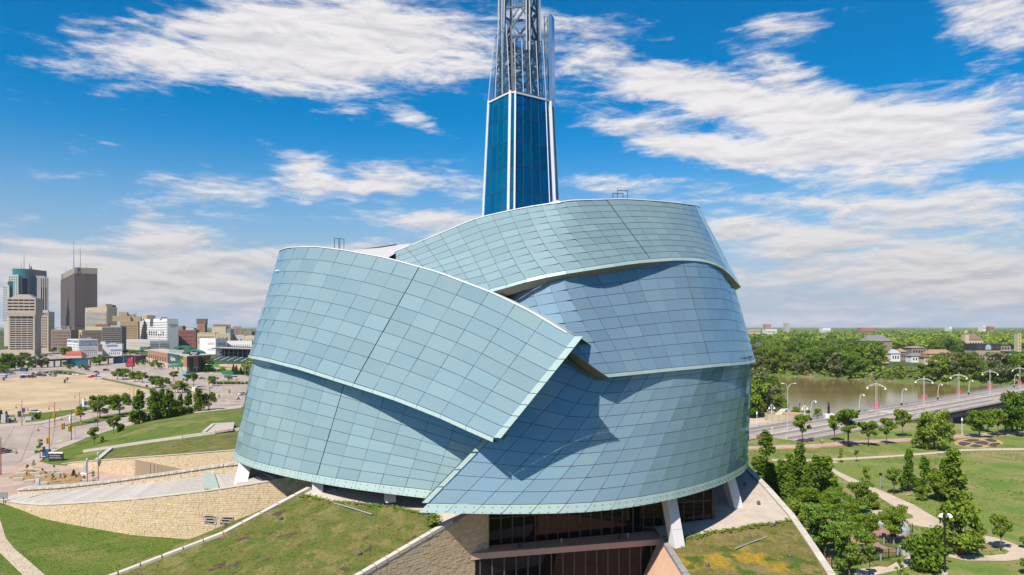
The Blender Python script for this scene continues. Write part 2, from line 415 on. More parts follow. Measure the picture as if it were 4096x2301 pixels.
def build_shell(name, label, shell, top, bot, anchor, sp, cols, rows, band=0.0, edge=None, bold=(), clips=(), soff=None, top_trim=True, gap=0.026, gm=None):
    """panes laid on a leaning curved surface; column k runs from the upper to the lower edge"""
    h = holder(name, museum, (0, 100, 20)); tag(h, label)
    (st0, sb0), (st, sb) = anchor, sp
    def line(k, t, drop=0.0):
        s0 = st0 + k * st; s1 = sb0 + k * sb; z0 = top(s0); z1 = bot(s1) + band + drop
        return (s0 + (s1 - s0) * t, z0 + (z1 - z0) * t)
    ks = list(range(cols[0], cols[1] + 1))
    def ok(p): return all(-0.5 <= q[0] <= shell.len + .5 for q in p)
    for k in ks[:-1]:
        for r in range(rows):
            p = [line(k, (r + 1) / rows), line(k + 1, (r + 1) / rows), line(k + 1, r / rows), line(k, r / rows)]
            for c in clips: p = clip(p, *c)
            if len(p) < 3 or not ok(p): continue
            ar = abs(sum(p[i][0] * p[i - 1][1] - p[i - 1][0] * p[i][1] for i in range(len(p)))) / 2
            if ar < 0.5: continue
            p = inset(p, gap)
            if k in bold: p = [(q[0] + (0.12 if q[0] < line(k, .5)[0] + st * .3 + (q[1] - line(k, .5)[1]) * (line(k, 0)[0] - line(k, 1)[0]) / max(.1, line(k, 0)[1] - line(k, 1)[1]) else 0), q[1]) for q in p]
            plate(shell, p, 0.03, 0.0, 0.010).build('pane', gm or M_GLASS, h)
        if band:
            s0, z0 = line(k, 1); s1, z1 = line(k + 1, 1)
            e0, e1 = sb0 + k * sb, sb0 + (k + 1) * sb
            dd = (line(k, 1)[0] - line(k, 0)[0]) / (line(k, 0)[1] - line(k, 1)[1]) * band
            p = [(e0 + (dd if band > .8 else 0), bot(e0)), (e1 + (dd if band > .8 else 0), bot(e1)), (s1, z1), (s0, z0)]
            for c in clips: p = clip(p, *c)
            if len(p) >= 3 and ok(p):
                f = plate(shell, inset(p, 0.03), 0.10, 0.03 if band > .8 else 0.05).build('edge_fin', M_FRIT, h)
                if band > .8:
                    bm = MB(); c = sum((Vector((q[0], q[1], 0)) for q in p), Vector()) / len(p)
                    for fs in (-.33, 0, .33):
                        for fz in (-.26, .26):
                            q = shell.at(c.x + fs * (e1 - e0) + 0.25 * fz, c.y + fz * band, 0.09)
                            bm.box(q, (0.10, 0.10, 0.10))
                    tag(bm.build('fixing', M_BOLT, f), kind='stuff')
    # backing frame behind the panes
    bk = MB()
    for k in ks[:-1]:
        for r in range(rows):
            p = [line(k, (r + 1) / rows), line(k + 1, (r + 1) / rows), line(k + 1, r / rows), line(k, r / rows)]
            for c in clips: p = clip(p, *c)
            if len(p) >= 3 and ok(p): bk.poly([shell.at(s, z, -0.16) for s, z in p])
    bk.build('backing', M_GRID, h)
    ss = [s for s in np.arange(max(0, st0 + cols[0] * st), min(shell.len, st0 + cols[1] * st) + .01, 1.2)]
    if top_trim:
        tr = MB(); tr.grid([[shell.at(s, top(s) + dz, o) for s in ss] for dz, o in ((-.04, .08), (.09, .08), (.09, -.5), (-.3, -.5))])
        tr.build('coping', M_WHITE, h)
    rf = MB(); rf.grid([[shell.at(s, top(s) + dz, o) for s in ss] for dz, o in ((.1, -.4), (-.6, -4), (-2.0, -9))])
    rf.build('roof_strip', M_ROOF, h)
    if soff:
        b0, b1 = max(0, sb0 + cols[0] * sb), min(shell.len, sb0 + cols[1] * sb)
        so = MB(); pp = [s for s in np.arange(b0, b1 + .01, 1.2)]
        def zb(s):
            z = bot(s)
            for a, b, c in clips: z = max(z, -(a * s + c) / b) if b > 0 else z
            return z
        so.grid([[shell.at(s, zb(s) + dz, o) for s in pp] for dz, o in ((.0, .02), (soff[1], -soff[0]))])
        so.build('soffit', M_SOFFIT, h)
    return h, line

# plans (metres, seen from above, left to right) read off the photograph
shA = Shell([(-40,160),(-47.5,146),(-50.8,134),(-49.6,124.5),(-44.6,116.7),(-38.4,110.6),(-30.5,104.4),(-22.7,99.4),(-14.8,95.4),(-8,92.4),(0,89.6)], 12, 0.19)
shB = Shell([(-12,86.9),(-10.5,86.6),(0,86),(10.4,87.2),(20,92.3),(28.5,99.8),(35.2,108.4),(39.4,117),(41.2,126),(40.2,136),(34,148)], 12, lambda x, y: np.interp(x, [14, 38], [.18, -.04]))
shC = Shell([(-39,160),(-45.5,147),(-48.6,136),(-47.9,127.5),(-43.2,118.3),(-37.1,112.2),(-29.4,105.9),(-21.4,100.2),(-12,93.1),(-2.3,86.1),(2.6,82.8),(7.5,80.0),(13,77.2)], 30, 0.28)
shD = Shell([(-14,101),(-7,95),(-2,91),(2,87.5),(6,86.0),(9.5,86.9),(13,89.3),(18.9,93.3),(28.3,99.9),(35.6,108.0),(40.5,116.7),(43,125.5),(42.4,135),(37,148)], 29, 0.26)
shE = Shell([(-42,121),(-30,114),(-18,106),(-8,97.8),(0,91.1),(5,88.9),(9.8,89.6),(17.2,94.4),(26.3,101.6),(33.5,109.4),(38.1,117.5),(40.5,125.5),(39.6,135),(34,147)], 42, 0.49)
def dpx(l): return [(x * .3975, y * .3975) for x, y in l]
topC = curve_of(shC, dpx([(703,632),(735,622),(790,620),(860,628),(960,646),(1100,684),(1240,737),(1340,786),(1447,850)]), 48.0)
botC = curve_of(shC, dpx([(625,900),(660,906),(760,932),(870,968),(1000,1010),(1120,1058),(1240,1115)]), 29.0, 18)
topA = curve_of(shA, dpx([(640,885),(760,905),(870,938),(1000,980),(1120,1025),(1240,1080)]), 31.0)
botA = lambda s: 12.0
topB = curve_of(shB, dpx([(1430,880),(1480,905),(1530,932),(1600,928),(1700,918),(1880,897)]), 32, 30.2)
botB = lambda s: 12.0
topD = curve_of(shD, dpx([(1240,722),(1300,705),(1400,680),(1500,660),(1600,648),(1700,642),(1800,650),(1850,690)]), 46.0, 42.5)
botD = curve_of(shD, dpx([(1530,950),(1600,943),(1700,933),(1800,923),(1900,911)]), 27.3, 29.3)
topE = curve_of(shE, dpx([(900,670),(960,645),(1100,590),(1200,548),(1300,526),(1400,511),(1480,503),(1570,500),(1660,506),(1730,514),(1762,522)]), 45.0, 55.0)
botE = curve_of(shE, dpx([(1000,752),(1120,755),(1240,736),(1330,708),(1420,690),(1500,678),(1600,663),(1700,655),(1770,658),(1820,676),(1858,718)]), 37.0, 42.0)

P = lambda sh, x, y: sh.inv(x * .3975, y * .3975)
cT, cB = P(shC, 1447, 850), P(shC, 1240, 1115)
hC, lineC = build_shell('upper_glass_shell', 'pale glass shell ending in a pointed free corner above the shadow', shC, topC, botC,
    (cT[0], cB[0]), (4.5, 4.4), (-28, 0), 9, 0.55, bold=(-6,), soff=(1.9, -.25))
bT, bB = P(shB, 1430, 884), P(shB, 1075, 1290)
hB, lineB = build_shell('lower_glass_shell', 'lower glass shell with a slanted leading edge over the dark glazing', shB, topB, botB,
    (bT[0], bB[0]), (2.75, 3.45), (0, 24), 11, 1.15, top_trim=False, gm=M_GLASS_SKY)
hA, lineA = build_shell('lower_glass_shell', 'lowest glass shell over the stone stair', shA, topA, botA,
    (P(shA, 870, 965)[0], P(shA, 795, 1208)[0]), (4.1, 4.1), (-14, 10), 9, 1.15, bold=(0,), top_trim=False)
dk, de = P(shD, 1530, 950), P(shD, 1430, 882)
a_, b_ = -(dk[1] - de[1]), (dk[0] - de[0])
kD = (a_, b_, -(a_ * dk[0] + b_ * dk[1]))
kD = kD if kD[0] * (dk[0] + 10) + kD[1] * (dk[1] + 8) + kD[2] > 0 else tuple(-x for x in kD)
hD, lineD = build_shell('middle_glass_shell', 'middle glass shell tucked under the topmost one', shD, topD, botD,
    (P(shD, 1715, 655)[0], P(shD, 1790, 925)[0]), (3.6, 2.75), (-15, 13), 10, 0.5, bold=(0,), clips=(kD,), soff=(2.4, -.1), top_trim=False, gm=M_GLASS_SKY)
hE, lineE = build_shell('top_glass_shell', 'topmost glass shell leaning back around the tower foot', shE, topE, botE,
    (P(shE, 1423, 795)[0] if False else P(shE, 1524, 500)[0], P(shE, 1637, 655)[0]), (3.2, 2.55), (-22, 17), 10, 0.5, bold=(0,), soff=(1.6, -.75), gm=M_GLASS_E)

def free_edge(sh, line, k, w, name, h, side, out=0.06):
    """pale glass fin along the free end of a shell"""
    n = 9; e = MB()
    for i in range(n):
        t0, t1 = i / n + .003, (i + 1) / n - .003
        a, b = line(k, t0), line(k, t1); p = [(a[0], a[1]), (b[0], b[1]), (b[0] + side * w, b[1]), (a[0] + side * w, a[1])]
        if side > 0: p = p[::-1]
        if side > 0: p = [p[0], p[1], p[2], p[3]]
        pl = plate(sh, p if side < 0 else p[::-1], 0.1, out); pl.f[0] = pl.f[0]
        pl.build('edge_fin', M_FRIT, h)
free_edge(shC, lineC, 0, 1.0, 'edge_fin', hC, 1)
free_edge(shB, lineB, 0, 0.9, 'edge_fin', hB, -1)

# underside and core that close the building
und = MB()
ringA = [shA.at(s, 12.05, -.15) for s in np.arange(0, shA.len, 2)]; ringB = [shB.at(s, 12.05, -.15) for s in np.arange(0, shB.len, 2)]
und.poly([Vector((p.x, p.y, 12.1)) for p in ringA[:-3]] + [Vector((p.x, p.y, 12.1)) for p in ringB])
und.build('underside', M_SOFFIT, museum)
core = MB(); core.prism([(-30, 118), (-14, 108), (0, 104), (14, 104), (26, 112), (30, 124), (24, 140), (-26, 145)], 12.5, 44)
core.build('inner_core', M_ROOF, museum)
rf = MB()
ridge = [DP(346, 252, 112), DP(359, 250.6, 112), DP(380, 247.6, 114), DP(396, 245.2, 116), DP(412, 243, 118)]
edge = [shC.at(s, topC(s) - .1, -.6) for s in np.linspace(shC.inv(330, 248.6)[0], shC.inv(384, 257)[0], 5)]
rf.grid([edge, ridge]); rf.grid([ridge, [p + Vector((-3, 14, -3)) for p in ridge]])
rf.build('roof_plane', mat('pale_roof', (0.44, 0.43, 0.42), 0.8, var=0.05), museum)
rg = MB()
for a, b in zip(ridge[1:3], ridge[2:4]): rg.bar(a, b, .35, .35)
rg.build('ridge_flashing', M_STEEL, museum)

# roof hoops at the maintenance hatches
def hoop(px, py, w, h, sh, topf):
    s, z = sh.inv(px, py); g = MB(); a = sh.at(s, z - .4, -.9); b = sh.at(s + w, topf(s + w) - .4, -.9)
    for q in (a, b): g.bar(q, q + Vector((0, 0, h + .4)), .1)
    g.bar(a + Vector((0, 0, h + .4)), b + Vector((0, 0, h + .4)), .1); g.build('hatch_rail', M_STEEL, museum)
hoop(330.5, 248.2, 1.5, 1.7, shC, topC); hoop(334.8, 248.5, 1.4, 1.7, shC, topC); hoop(621, 198.6, 2.2, 1.3, shE, topE); hoop(616.5, 198.8, 2.2, .9, shE, topE)

# ------------------------------------------------------------------ tower
tower = holder('glass_tower', museum, (1.5, 126.5, 55)); tag(tower, 'tapering tower of deep blue glass with white corner posts and an open steel top')
TC = (1.5, 126.5)
TP = dict(F1=(-.66,119.5), F2=(.40,119.5), R1=(6.75,124.1), R2=(7.65,125.3), RB=(8.8,131), BK=(3.6,134), BL=(-4.3,127.6), L1=(-5.2,126.0))
def tw(k, z):
    s = 1 - 0.0071 * (z - 55); p = TP[k] if isinstance(k, str) else k
    return Vector((TC[0] + (p[0] - TC[0]) * s, TC[1] + (p[1] - TC[1]) * s, z))
def tint_glass(name, colr, trans, refl, rough=0.02):
    m = bpy.data.materials.new(name); m.use_nodes = True; t = NT(m.node_tree); t.n.clear()
    out = t.node('ShaderNodeOutputMaterial'); tr = t.node('ShaderNodeBsdfTransparent'); tr.inputs[0].default_value = (*trans, 1)
    g = t.node('ShaderNodeBsdfGlossy'); g.inputs['Roughness'].default_value = rough; g.inputs['Color'].default_value = (*refl, 1)
    d = t.node('ShaderNodeBsdfDiffuse'); rv = t.remap(t.node('ShaderNodeObjectInfo').outputs['Random'], 0, 1, .8, 1.25, False)
    t.put(d.inputs[0], t.mix(1.0, colr, rv, 'MULTIPLY'))
    fr = t.node('ShaderNodeLayerWeight'); fr.inputs['Blend'].default_value = .3
    a = t.node('ShaderNodeAddShader'); t.l.new(tr.outputs[0], a.inputs[0]); t.l.new(d.outputs[0], a.inputs[1])
    mx = t.node('ShaderNodeMixShader'); t.put(mx.inputs[0], t.math('MULTIPLY_ADD', t.math('POWER', fr.outputs['Facing'], 3.0), 0.5, 0.045)); t.l.new(a.outputs[0], mx.inputs[1]); t.l.new(g.outputs[0], mx.inputs[2])
    t.l.new(mx.outputs[0], out.inputs[0]); return m
M_TBLUE = tint_glass('tower_blue_glass', (0.0, 0.05, 0.105), (0.02, 0.27, 0.48), (0.55, 0.85, 1.0))
M_TTEAL = tint_glass('tower_teal_glass', (0.0, 0.065, 0.105), (0.04, 0.42, 0.62), (0.6, 0.9, 1.0))
M_TPALE = tint_glass('tower_clear_glass', (0.012, 0.018, 0.024), (0.80, 0.87, 0.91), (0.9, 0.95, 1.0))
def tface(a, b, z0, z1, nc, nr, m, parent, inset_w=0.05, name='pane', zt=None):
    for i in range(nc):
        for j in range(nr):
            f0, f1 = i / nc, (i + 1) / nc; zz0 = z0 + (z1 - z0) * j / nr; zz1 = z0 + (z1 - z0) * (j + 1) / nr
            q = []
            for f, z in ((f0, zz0), (f1, zz0), (f1, zz1), (f0, zz1)):
                p = tw(a, z).lerp(tw(b, z), f); q.append(p)
            c = sum(q, Vector()) / 4; q = [p + (c - p) * (inset_w / max(.3, (c - p).length)) for p in q]
            n = (q[1] - q[0]).cross(q[3] - q[0]).normalized(); mb = MB()
            mb.add(q + [p - n * .05 for p in q], ((0, 1, 2, 3), (7, 6, 5, 4), (4, 5, 1, 0), (5, 6, 2, 1), (6, 7, 3, 2), (7, 4, 0, 3)))
            mb.build(name, m, parent)
ZB, ZG = 50.0, 75.4
for a, b, nc, m in (('L1','F1',4,M_TTEAL),('F1','F2',1,M_TTEAL),('F2','R1',4,M_TBLUE),('R1','R2',1,M_TTEAL),('R2','RB',2,M_TTEAL),('RB','BK',2,M_TBLUE),('BK','BL',3,M_TBLUE),('BL','L1',1,M_TTEAL)):
    tface(a, b, ZB, ZG, nc, 6, m, tower)
for k, w in (('L1', .42), ('F1', .44), ('F2', .30), ('R2', .6), ('RB', .3), ('BK', .3), ('R1', .16)):
    g = MB(); g.bar(tw(k, ZB), tw(k, ZG + (0.3 if k != 'R2' else 0)), w, w); g.build('corner_post', M_WHITE, tower)
ks = ['F1', 'F2', 'R1', 'R2', 'RB', 'BK', 'BL', 'L1']
for a, b in zip(ks, ks[1:] + ks[:1]):
    g = MB(); g.bar(tw(a, ZG), tw(b, ZG), .26, .3); g.build('rim_beam', M_WHITE, tower)
mull = MB()
for a, b, nc in (('L1','F1',4),('F2','R1',4)):
    for i in range(1, nc):
        mull.bar(tw(a, ZB).lerp(tw(b, ZB), i / nc), tw(a, ZG).lerp(tw(b, ZG), i / nc), .06)
    for j in range(1, 6):
        z = ZB + (ZG - ZB) * j / 6; mull.bar(tw(a, z), tw(b, z), .06)
tag(mull.build('mullion_grid', mat('mullion_teal', (.02, .07, .10), .4), tower), kind='stuff')
# inner steel core, seen through the glass and standing free above it
CP = [(-1.9, 123.6), (3.1, 122.2), (5.6, 126.2), (3.9, 129.8), (-0.6, 130.3), (-2.8, 127.2)]
def cw(i, z):
    s = 1 - 0.0045 * (z - 55); p = CP[i % 6]; return Vector((TC[0] - .1 + (p[0] - TC[0]) * s * .93, TC[1] + (p[1] - TC[1]) * s * .93, z))
zs = [50 + 5.2 * i for i in range(10)]
for i in range(6):
    g = MB(); g.bar(cw(i, 50), cw(i, 99), .42); g.build('core_column', M_STEEL, tower)
for z in zs:
    g = MB()
    for i in range(6): g.bar(cw(i, z), cw(i + 1, z), .3, .4)
    g.build('core_ring', M_STEEL, tower)
for n_, (z0, z1) in enumerate(zip(zs, zs[1:])):
    g = MB()
    for i in range(6):
        a, b = (i, i + 1) if (i + n_) % 2 else (i + 1, i)
        g.bar(cw(a, z0), cw(b, z1), .24, .32)
        if i % 2: g.bar(cw(b, z0), cw(a, z1), .18, .22)
    tag(g.build('core_brace', M_STEEL, tower), kind='stuff')
fl = MB()
for z in (57, 61.5, 66):
    fl.prism([(cw(i, z).x, cw(i, z).y) for i in range(6)], z, z + .35)
for q in fl.f: pass
fl.build('stair_landing', mat('landing', (.55, .58, .6), .7), tower)
sh_ = MB(); sh_.box((2.2, 127, 62), (2.4, 2.4, 24)); sh_.build('lift_shaft', mat('shaft_grey', (.42, .46, .5), .6, var=.1), tower)
lad = MB()
for dx in (-.2, .2): lad.bar((.2 + dx, 124.4, 76), (.3 + dx, 124.9, 99), .07)
for i in range(46): lad.bar((0 + .1 * i / 46, 124.4 + .5 * i / 46, 76 + i * .5), (.4 + .1 * i / 46, 124.4 + .5 * i / 46, 76 + i * .5), .05)
lad.build('ladder', M_LSTEEL, tower)
# glass wings above the blue shaft
def wing(q, nc, nr, label, frame_m=M_LSTEEL, fw=.13):
    """q: bottom-left, bottom-right, top-right, top-left"""
    w = holder('glass_wing', tower, (q[0] + q[1]) / 2); tag(w, label)
    at = lambda f, h: q[0].lerp(q[1], f).lerp(q[3].lerp(q[2], f), h)
    n = (q[1] - q[0]).cross(q[3] - q[0]).normalized()
    for i in range(nc):
        for j in range(nr):
            c = [at(i / nc + .01, j / nr + .006), at((i + 1) / nc - .01, j / nr + .006), at((i + 1) / nc - .01, (j + 1) / nr - .006), at(i / nc + .01, (j + 1) / nr - .006)]
            m = MB(); m.add(c + [p - n * .05 for p in c], ((0, 1, 2, 3), (7, 6, 5, 4), (4, 5, 1, 0), (5, 6, 2, 1), (6, 7, 3, 2), (7, 4, 0, 3))); m.build('pane', M_TPALE, w)
    for i in range(nc + 1):
        m = MB(); m.bar(at(i / nc, 0) + n * .1, at(i / nc, 1) + n * .1, fw); m.build('mullion', frame_m, w)
    for j in range(nr + 1):
        m = MB(); m.bar(at(0, j / nr) - n * .12, at(1, j / nr) - n * .12, fw * .8); m.build('transom', M_STEEL, w)
    br = MB()
    for j in range(nr):
        br.bar(at(0, j / nr) - n * .9, at(1, (j + 1) / nr) - n * .9, .3); br.bar(at(1, j / nr) - n * .9, at(0, (j + 1) / nr) - n * .9, .3)
        br.bar(at(0, (j + .5) / nr) - n * .9, at(1, (j + .5) / nr) - n * .9, .22)
    for i in (0, .5, 1): br.bar(at(i, 0) - n * .9, at(i, 1) - n * .9, .26)
    tag(br.build('wing_truss', M_STEEL, w), kind='stuff')
L1, F1, F2, R1, R2 = (tw(k, ZG + .3) for k in ('L1', 'F1', 'F2', 'R1', 'R2'))
wing([L1, F1, DP(506.6, 24, F1.y + .8), DP(494.6, 38.5, L1.y + .4)], 3, 4, 'left glass wing with a slanted top')
wing([F2, R1, DP(542.6, 41, R1.y + .2), DP(514.2, 41.5, F2.y + .5)], 4, 3, 'front glass wing with a level top')
m = MB(); q = DP(502.9, 23.3, F1.y + 2.0); q2 = DP(494.6, 38.5, L1.y + .4); m.poly([q2, DP(506.6, 24, F1.y + .8), q]); m.build('pane', M_TPALE, tower)
fin = MB(); fin.prism([(0, 0), (.55, .1), (1.15, 1.9), (.4, 1.9)], 0, 16.5); base = DP(549.5, 106, R2.y)
fin.v = [(x + base.x - .01 * z, y + base.y, z + base.z) for x, y, z in fin.v]; fin.build('side_fin', mat('bright_steel', (.72, .74, .78), .18, .9), tower)
fr = MB()
for dx in (-.7, -.1): fr.bar((base.x + dx, base.y + .5, base.z), (base.x + dx - .2, base.y + .5, base.z + 16.3), .2)
for i in range(7): fr.bar((base.x - .7 - .03 * i, base.y + .5, base.z + 2.4 * i), (base.x - .1 - .03 * i, base.y + .5, base.z + 2.4 * i + 1.6), .14)
tag(fr.build('fin_truss', M_STEEL, tower), kind='stuff')
# upper lantern glazing round the core
for i in range(6):
    if i in (3, 4): continue
    a, b = cw(i, 84), cw(i + 1, 84); c = Vector((TC[0], TC[1], 84)); o = ((a + b) / 2 - c).normalized() * .5
    for j in range(3):
        z0 = 84 + j * 5; p = [cw(i, z0) + o, cw(i + 1, z0) + o, cw(i + 1, z0 + 4.9) + o, cw(i, z0 + 4.9) + o]
        m = MB(); m.poly(p); m.build('pane', M_TPALE, tower)
    for k_ in (i, i + 1):
        m = MB(); m.bar(cw(k_, 83.5) + o * 1.1, cw(k_, 99) + o * 1.1, .2); m.build('mullion', M_LSTEEL, tower)
sk = MB()
o1 = [tw(k, 55) for k in ks]; o0 = [Vector((TC[0] + (p.x - TC[0]) * 2.0, TC[1] + (p.y - TC[1]) * 1.6, 50.5)) for p in o1]
top_z = dict(zip(ks, (54, 54.5, 57.0, 57.9, 57.5, 56, 54.6, 54.6)))
for k, p in zip(ks, o1): p.z = top_z[k]
for i, p in enumerate(o0): p.z = top_z[ks[i]] - 2.2
for i in range(8):
    j = (i + 1) % 8; sk.quad(o0[i], o0[j], o1[j], o1[i])
sk.build('roof_skirt', M_ROOF, museum)
# ------------------------------------------------------------------ ground, river, roads
from mathutils.geometry import tessellate_polygon
def ground_mat(name, cols, scales, bump=0.0, bscale=3.0, rough=0.95, fine=0.25, fscale=2.5, joints=None, tracks=False):
    """several soft-edged patches of colour over each other plus fine mottling"""
    m = bpy.data.materials.new(name); m.use_nodes = True; t = NT(m.node_tree); b = t.n['Principled BSDF']
    b.inputs['Roughness'].default_value = rough; b.inputs['Specular IOR Level'].default_value = 0.1
    cols = [tuple(q * ALB for q in k) for k in cols]
    pos = t.node('ShaderNodeNewGeometry').outputs['Position']; c = (*cols[0], 1)
    for i, (k, (s, lo, hi)) in enumerate(zip(cols[1:], scales)):
        n = t.noise(t.vmath('ADD', pos, (13.7 * i, 5.1 * i, 0)), s, 5, 0.6)
        c = t.mix(t.remap(n, lo, hi), c, k)
    if joints:
        sp, ang, wd, amt = joints; sx = t.node('ShaderNodeSeparateXYZ'); t.l.new(pos, sx.inputs[0]); ca, sa = math.cos(R(ang)) / sp, math.sin(R(ang)) / sp
        m_ = None
        for a_, b_ in ((ca, sa), (-sa, ca)):
            q = t.math('FRACT', t.math('MULTIPLY_ADD', sx.outputs[0], a_, t.math('MULTIPLY', sx.outputs[1], b_))); q = t.math('LESS_THAN', q, wd / sp); m_ = q if m_ is None else t.math('MAXIMUM', m_, q)
        c = t.mix(t.math('MULTIPLY', m_, amt), c, tuple(k * .45 for k in cols[0]))
    if tracks:
        wv = t.node('ShaderNodeTexWave', wave_type='RINGS', rings_direction='Z'); t.l.new(t.vmath('ADD', pos, (95, -430, 0)), wv.inputs['Vector']); wv.inputs['Scale'].default_value = .11; wv.inputs['Distortion'].default_value = 14; wv.inputs['Detail'].default_value = 2; wv.inputs['Detail Scale'].default_value = .12
        c = t.mix(t.math('MULTIPLY', t.remap(wv.outputs['Fac'], .93, .99), t.remap(t.noise(pos, .03, 3), .45, .6, 0, .35)), c, tuple(k * .6 for k in cols[0]))
    n1 = t.noise(pos, fscale, 6, 0.75)
    f = t.remap(n1, 0.25, 0.75, 1 - fine, 1 + fine, False); c = t.mix(1.0, c, f, 'MULTIPLY'); t.put(b.inputs['Base Color'], c)
    if bump:
        bn = t.node('ShaderNodeBump'); bn.inputs['Strength'].default_value = bump; bn.inputs['Distance'].default_value = 0.25
        t.put(bn.inputs['Height'], n1); t.l.new(bn.outputs[0], b.inputs['Normal'])
    return m
M_FARLAND = ground_mat('far_land', [(.06,.10,.025),(.16,.15,.11),(.03,.06,.015)], [(.004,.52,.62),(.01,.5,.6)], fscale=.05)
M_LAWN = ground_mat('lawn', [(.105,.145,.028),(.18,.17,.055),(.07,.12,.02)], [(.06,.48,.62),(.22,.5,.64)], .5, fine=.32, fscale=1.8)
M_LAWN2 = ground_mat('park_lawn', [(.165,.20,.05),(.26,.22,.095),(.115,.185,.035)], [(.05,.45,.62),(.12,.48,.62)], .5, fine=.3, fscale=1.6)
M_ROOFVEG = ground_mat('roof_meadow', [(.13,.135,.035),(.19,.165,.06),(.09,.062,.043),(.09,.13,.024)], [(.25,.47,.6),(.33,.57,.64),(.5,.5,.62)], 1.0, fine=.45, fscale=2.2)
M_ROOFVEG2 = ground_mat('roof_meadow_dry', [(.15,.14,.04),(.22,.17,.07),(.33,.22,.03),(.075,.12,.02)], [(.3,.45,.6),(.14,.55,.66),(.35,.53,.64)], 1.0, fine=.4, fscale=2.2)
M_SAND = ground_mat('sand_lot', [(.47,.355,.225),(.40,.30,.19),(.52,.41,.27),(.31,.235,.16)], [(.03,.42,.6),(.06,.5,.7),(.09,.63,.7)], .3, fine=.12, fscale=.8, tracks=True)
M_PATH = ground_mat('crushed_path', [(.52,.42,.33),(.46,.37,.28)], [(.2,.4,.6)], .2, fine=.12, fscale=2.0)
M_PLAZA = ground_mat('plaza_paving', [(.43,.31,.245),(.38,.275,.22),(.46,.345,.28)], [(.1,.45,.55),(.25,.5,.6)], .1, fine=.08, fscale=.5, joints=(7.0, 20, .14, .4))
M_CONC = ground_mat('road_concrete', [(.375,.305,.26),(.315,.26,.225),(.41,.335,.285),(.23,.19,.17)], [(.05,.42,.6),(.11,.5,.65),(.13,.62,.70)], .1, fine=.09, fscale=.7, joints=(6.0, 32, .28, .55))
M_WALK = ground_mat('sidewalk_concrete', [(.44,.365,.315),(.39,.325,.285)], [(.1,.45,.6)], .1, fine=.07, fscale=.9)
M_KERB = mat('kerb_concrete', (.47, .43, .39), .9, var=.1, vscale=.5)
M_GRAVEL = ground_mat('gravel_terrace', [(.50,.42,.35),(.44,.37,.31)], [(.4,.4,.6)], .4, fine=.18, fscale=5.0)
M_MUD = ground_mat('river_bank', [(.16,.125,.085),(.09,.13,.035),(.24,.20,.15)], [(.05,.38,.5),(.12,.58,.68)], .6, fine=.3, fscale=.5)
M_RUST = ground_mat('rust_edging', [(.38,.20,.10),(.30,.16,.09)], [(.2,.4,.6)])
M_MULCH = ground_mat('bark_mulch', [(.40,.26,.13),(.30,.19,.10)], [(.5,.4,.6)], .6, fine=.3, fscale=4)
M_BRICKP = ground_mat('brick_paving', [(.34,.20,.15),(.28,.17,.13)], [(.5,.4,.6)], .1, fine=.12, fscale=3)

def sheet(name, pts, z, m, kind='structure', parent=None, thick=0.0):
    """flat polygon of ground, pts in world (x, y) or (x, y, z)"""
    P = [Vector((p[0], p[1], z if z is not None else p[2])) for p in pts]
    mb = MB(); tris = tessellate_polygon([P])
    mb.add(P, [t if (P[t[1]] - P[t[0]]).cross(P[t[2]] - P[t[0]]).z > 0 else t[::-1] for t in tris])
    if thick:
        n = len(P); mb.add(P + [p - Vector((0, 0, thick)) for p in P], [(i, (i + 1) % n, n + (i + 1) % n, n + i) for i in range(n)])
    return mb.build(name, m, parent, kind=kind if parent is None else None)
def zone(lst, fn): return [fn(a, b) for a, b in lst]
def r1(x, y): return (x * .10194, 250 + y * .10194)
def r2(x, y): return (x * .10194, 350 + y * .10194)
def r3(x, y): return (x * .10194, 427.75 + y * .10194)
def r4(x, y): return (225 + x * .10194, 427.75 + y * .10194)
def r5(x, y): return (450 + x * .10194, 427.75 + y * .10194)
def r6(x, y): return (675 + x * .1019, 427.75 + y * .1019)
def r7(x, y): return (761.5 + x * .10194, 427.75 + y * .10194)
def r8(x, y): return (725 + x * .11607, 312.5 + y * .11607)
def G(fn, l, z=0.0): return [W(*fn(x, y), z) for x, y in l]

BIG = 45000
near_bank = [(40,300),(98,286),(126,280),(146,268),(158,254),(184,249),(300,226),(700,150)]
far_bank = [(905,394),(606,463),(436,505),(366,525),(323,552),(293,568),(281,592),(228,637),(150,674),(40,654)]
hole_site = [(-27,73),(36,73),(36,124),(-8,124),(-27,112)]
def flat_with_holes(name, outer, holes, z, m):
    polys = [[Vector((x, y, z)) for x, y in outer]] + [[Vector((x, y, z)) for x, y in h] for h in holes]
    P = [p for q in polys for p in q]; tris = tessellate_polygon(polys); mb = MB()
    mb.add(P, [t if (P[t[1]] - P[t[0]]).cross(P[t[2]] - P[t[0]]).z > 0 else t[::-1] for t in tris])
    return structure(name, mb, m)
flat_with_holes('ground', [(-BIG, -BIG), (BIG, -BIG), (BIG, BIG), (-BIG, BIG)], [near_bank + far_bank, hole_site], -0.06, M_FARLAND)
def water_mat():
    m = bpy.data.materials.new('river_water'); m.use_nodes = True; t = NT(m.node_tree); b = t.n['Principled BSDF']
    b.inputs['Roughness'].default_value = 0.08; b.inputs['IOR'].default_value = 1.33
    pos = t.node('ShaderNodeNewGeometry').outputs['Position']; p2 = t.vmath('MULTIPLY', pos, (1, 2.2, 1))
    t.put(b.inputs['Base Color'], t.mix(t.remap(t.noise(p2, .01, 3), .4, .6), (.20, .14, .055), (.16, .11, .045)))
    bn = t.node('ShaderNodeBump'); bn.inputs['Strength'].default_value = .18; bn.inputs['Distance'].default_value = .2
    t.put(bn.inputs['Height'], t.noise(p2, .35, 5, .6)); t.l.new(bn.outputs[0], b.inputs['Normal']); return m
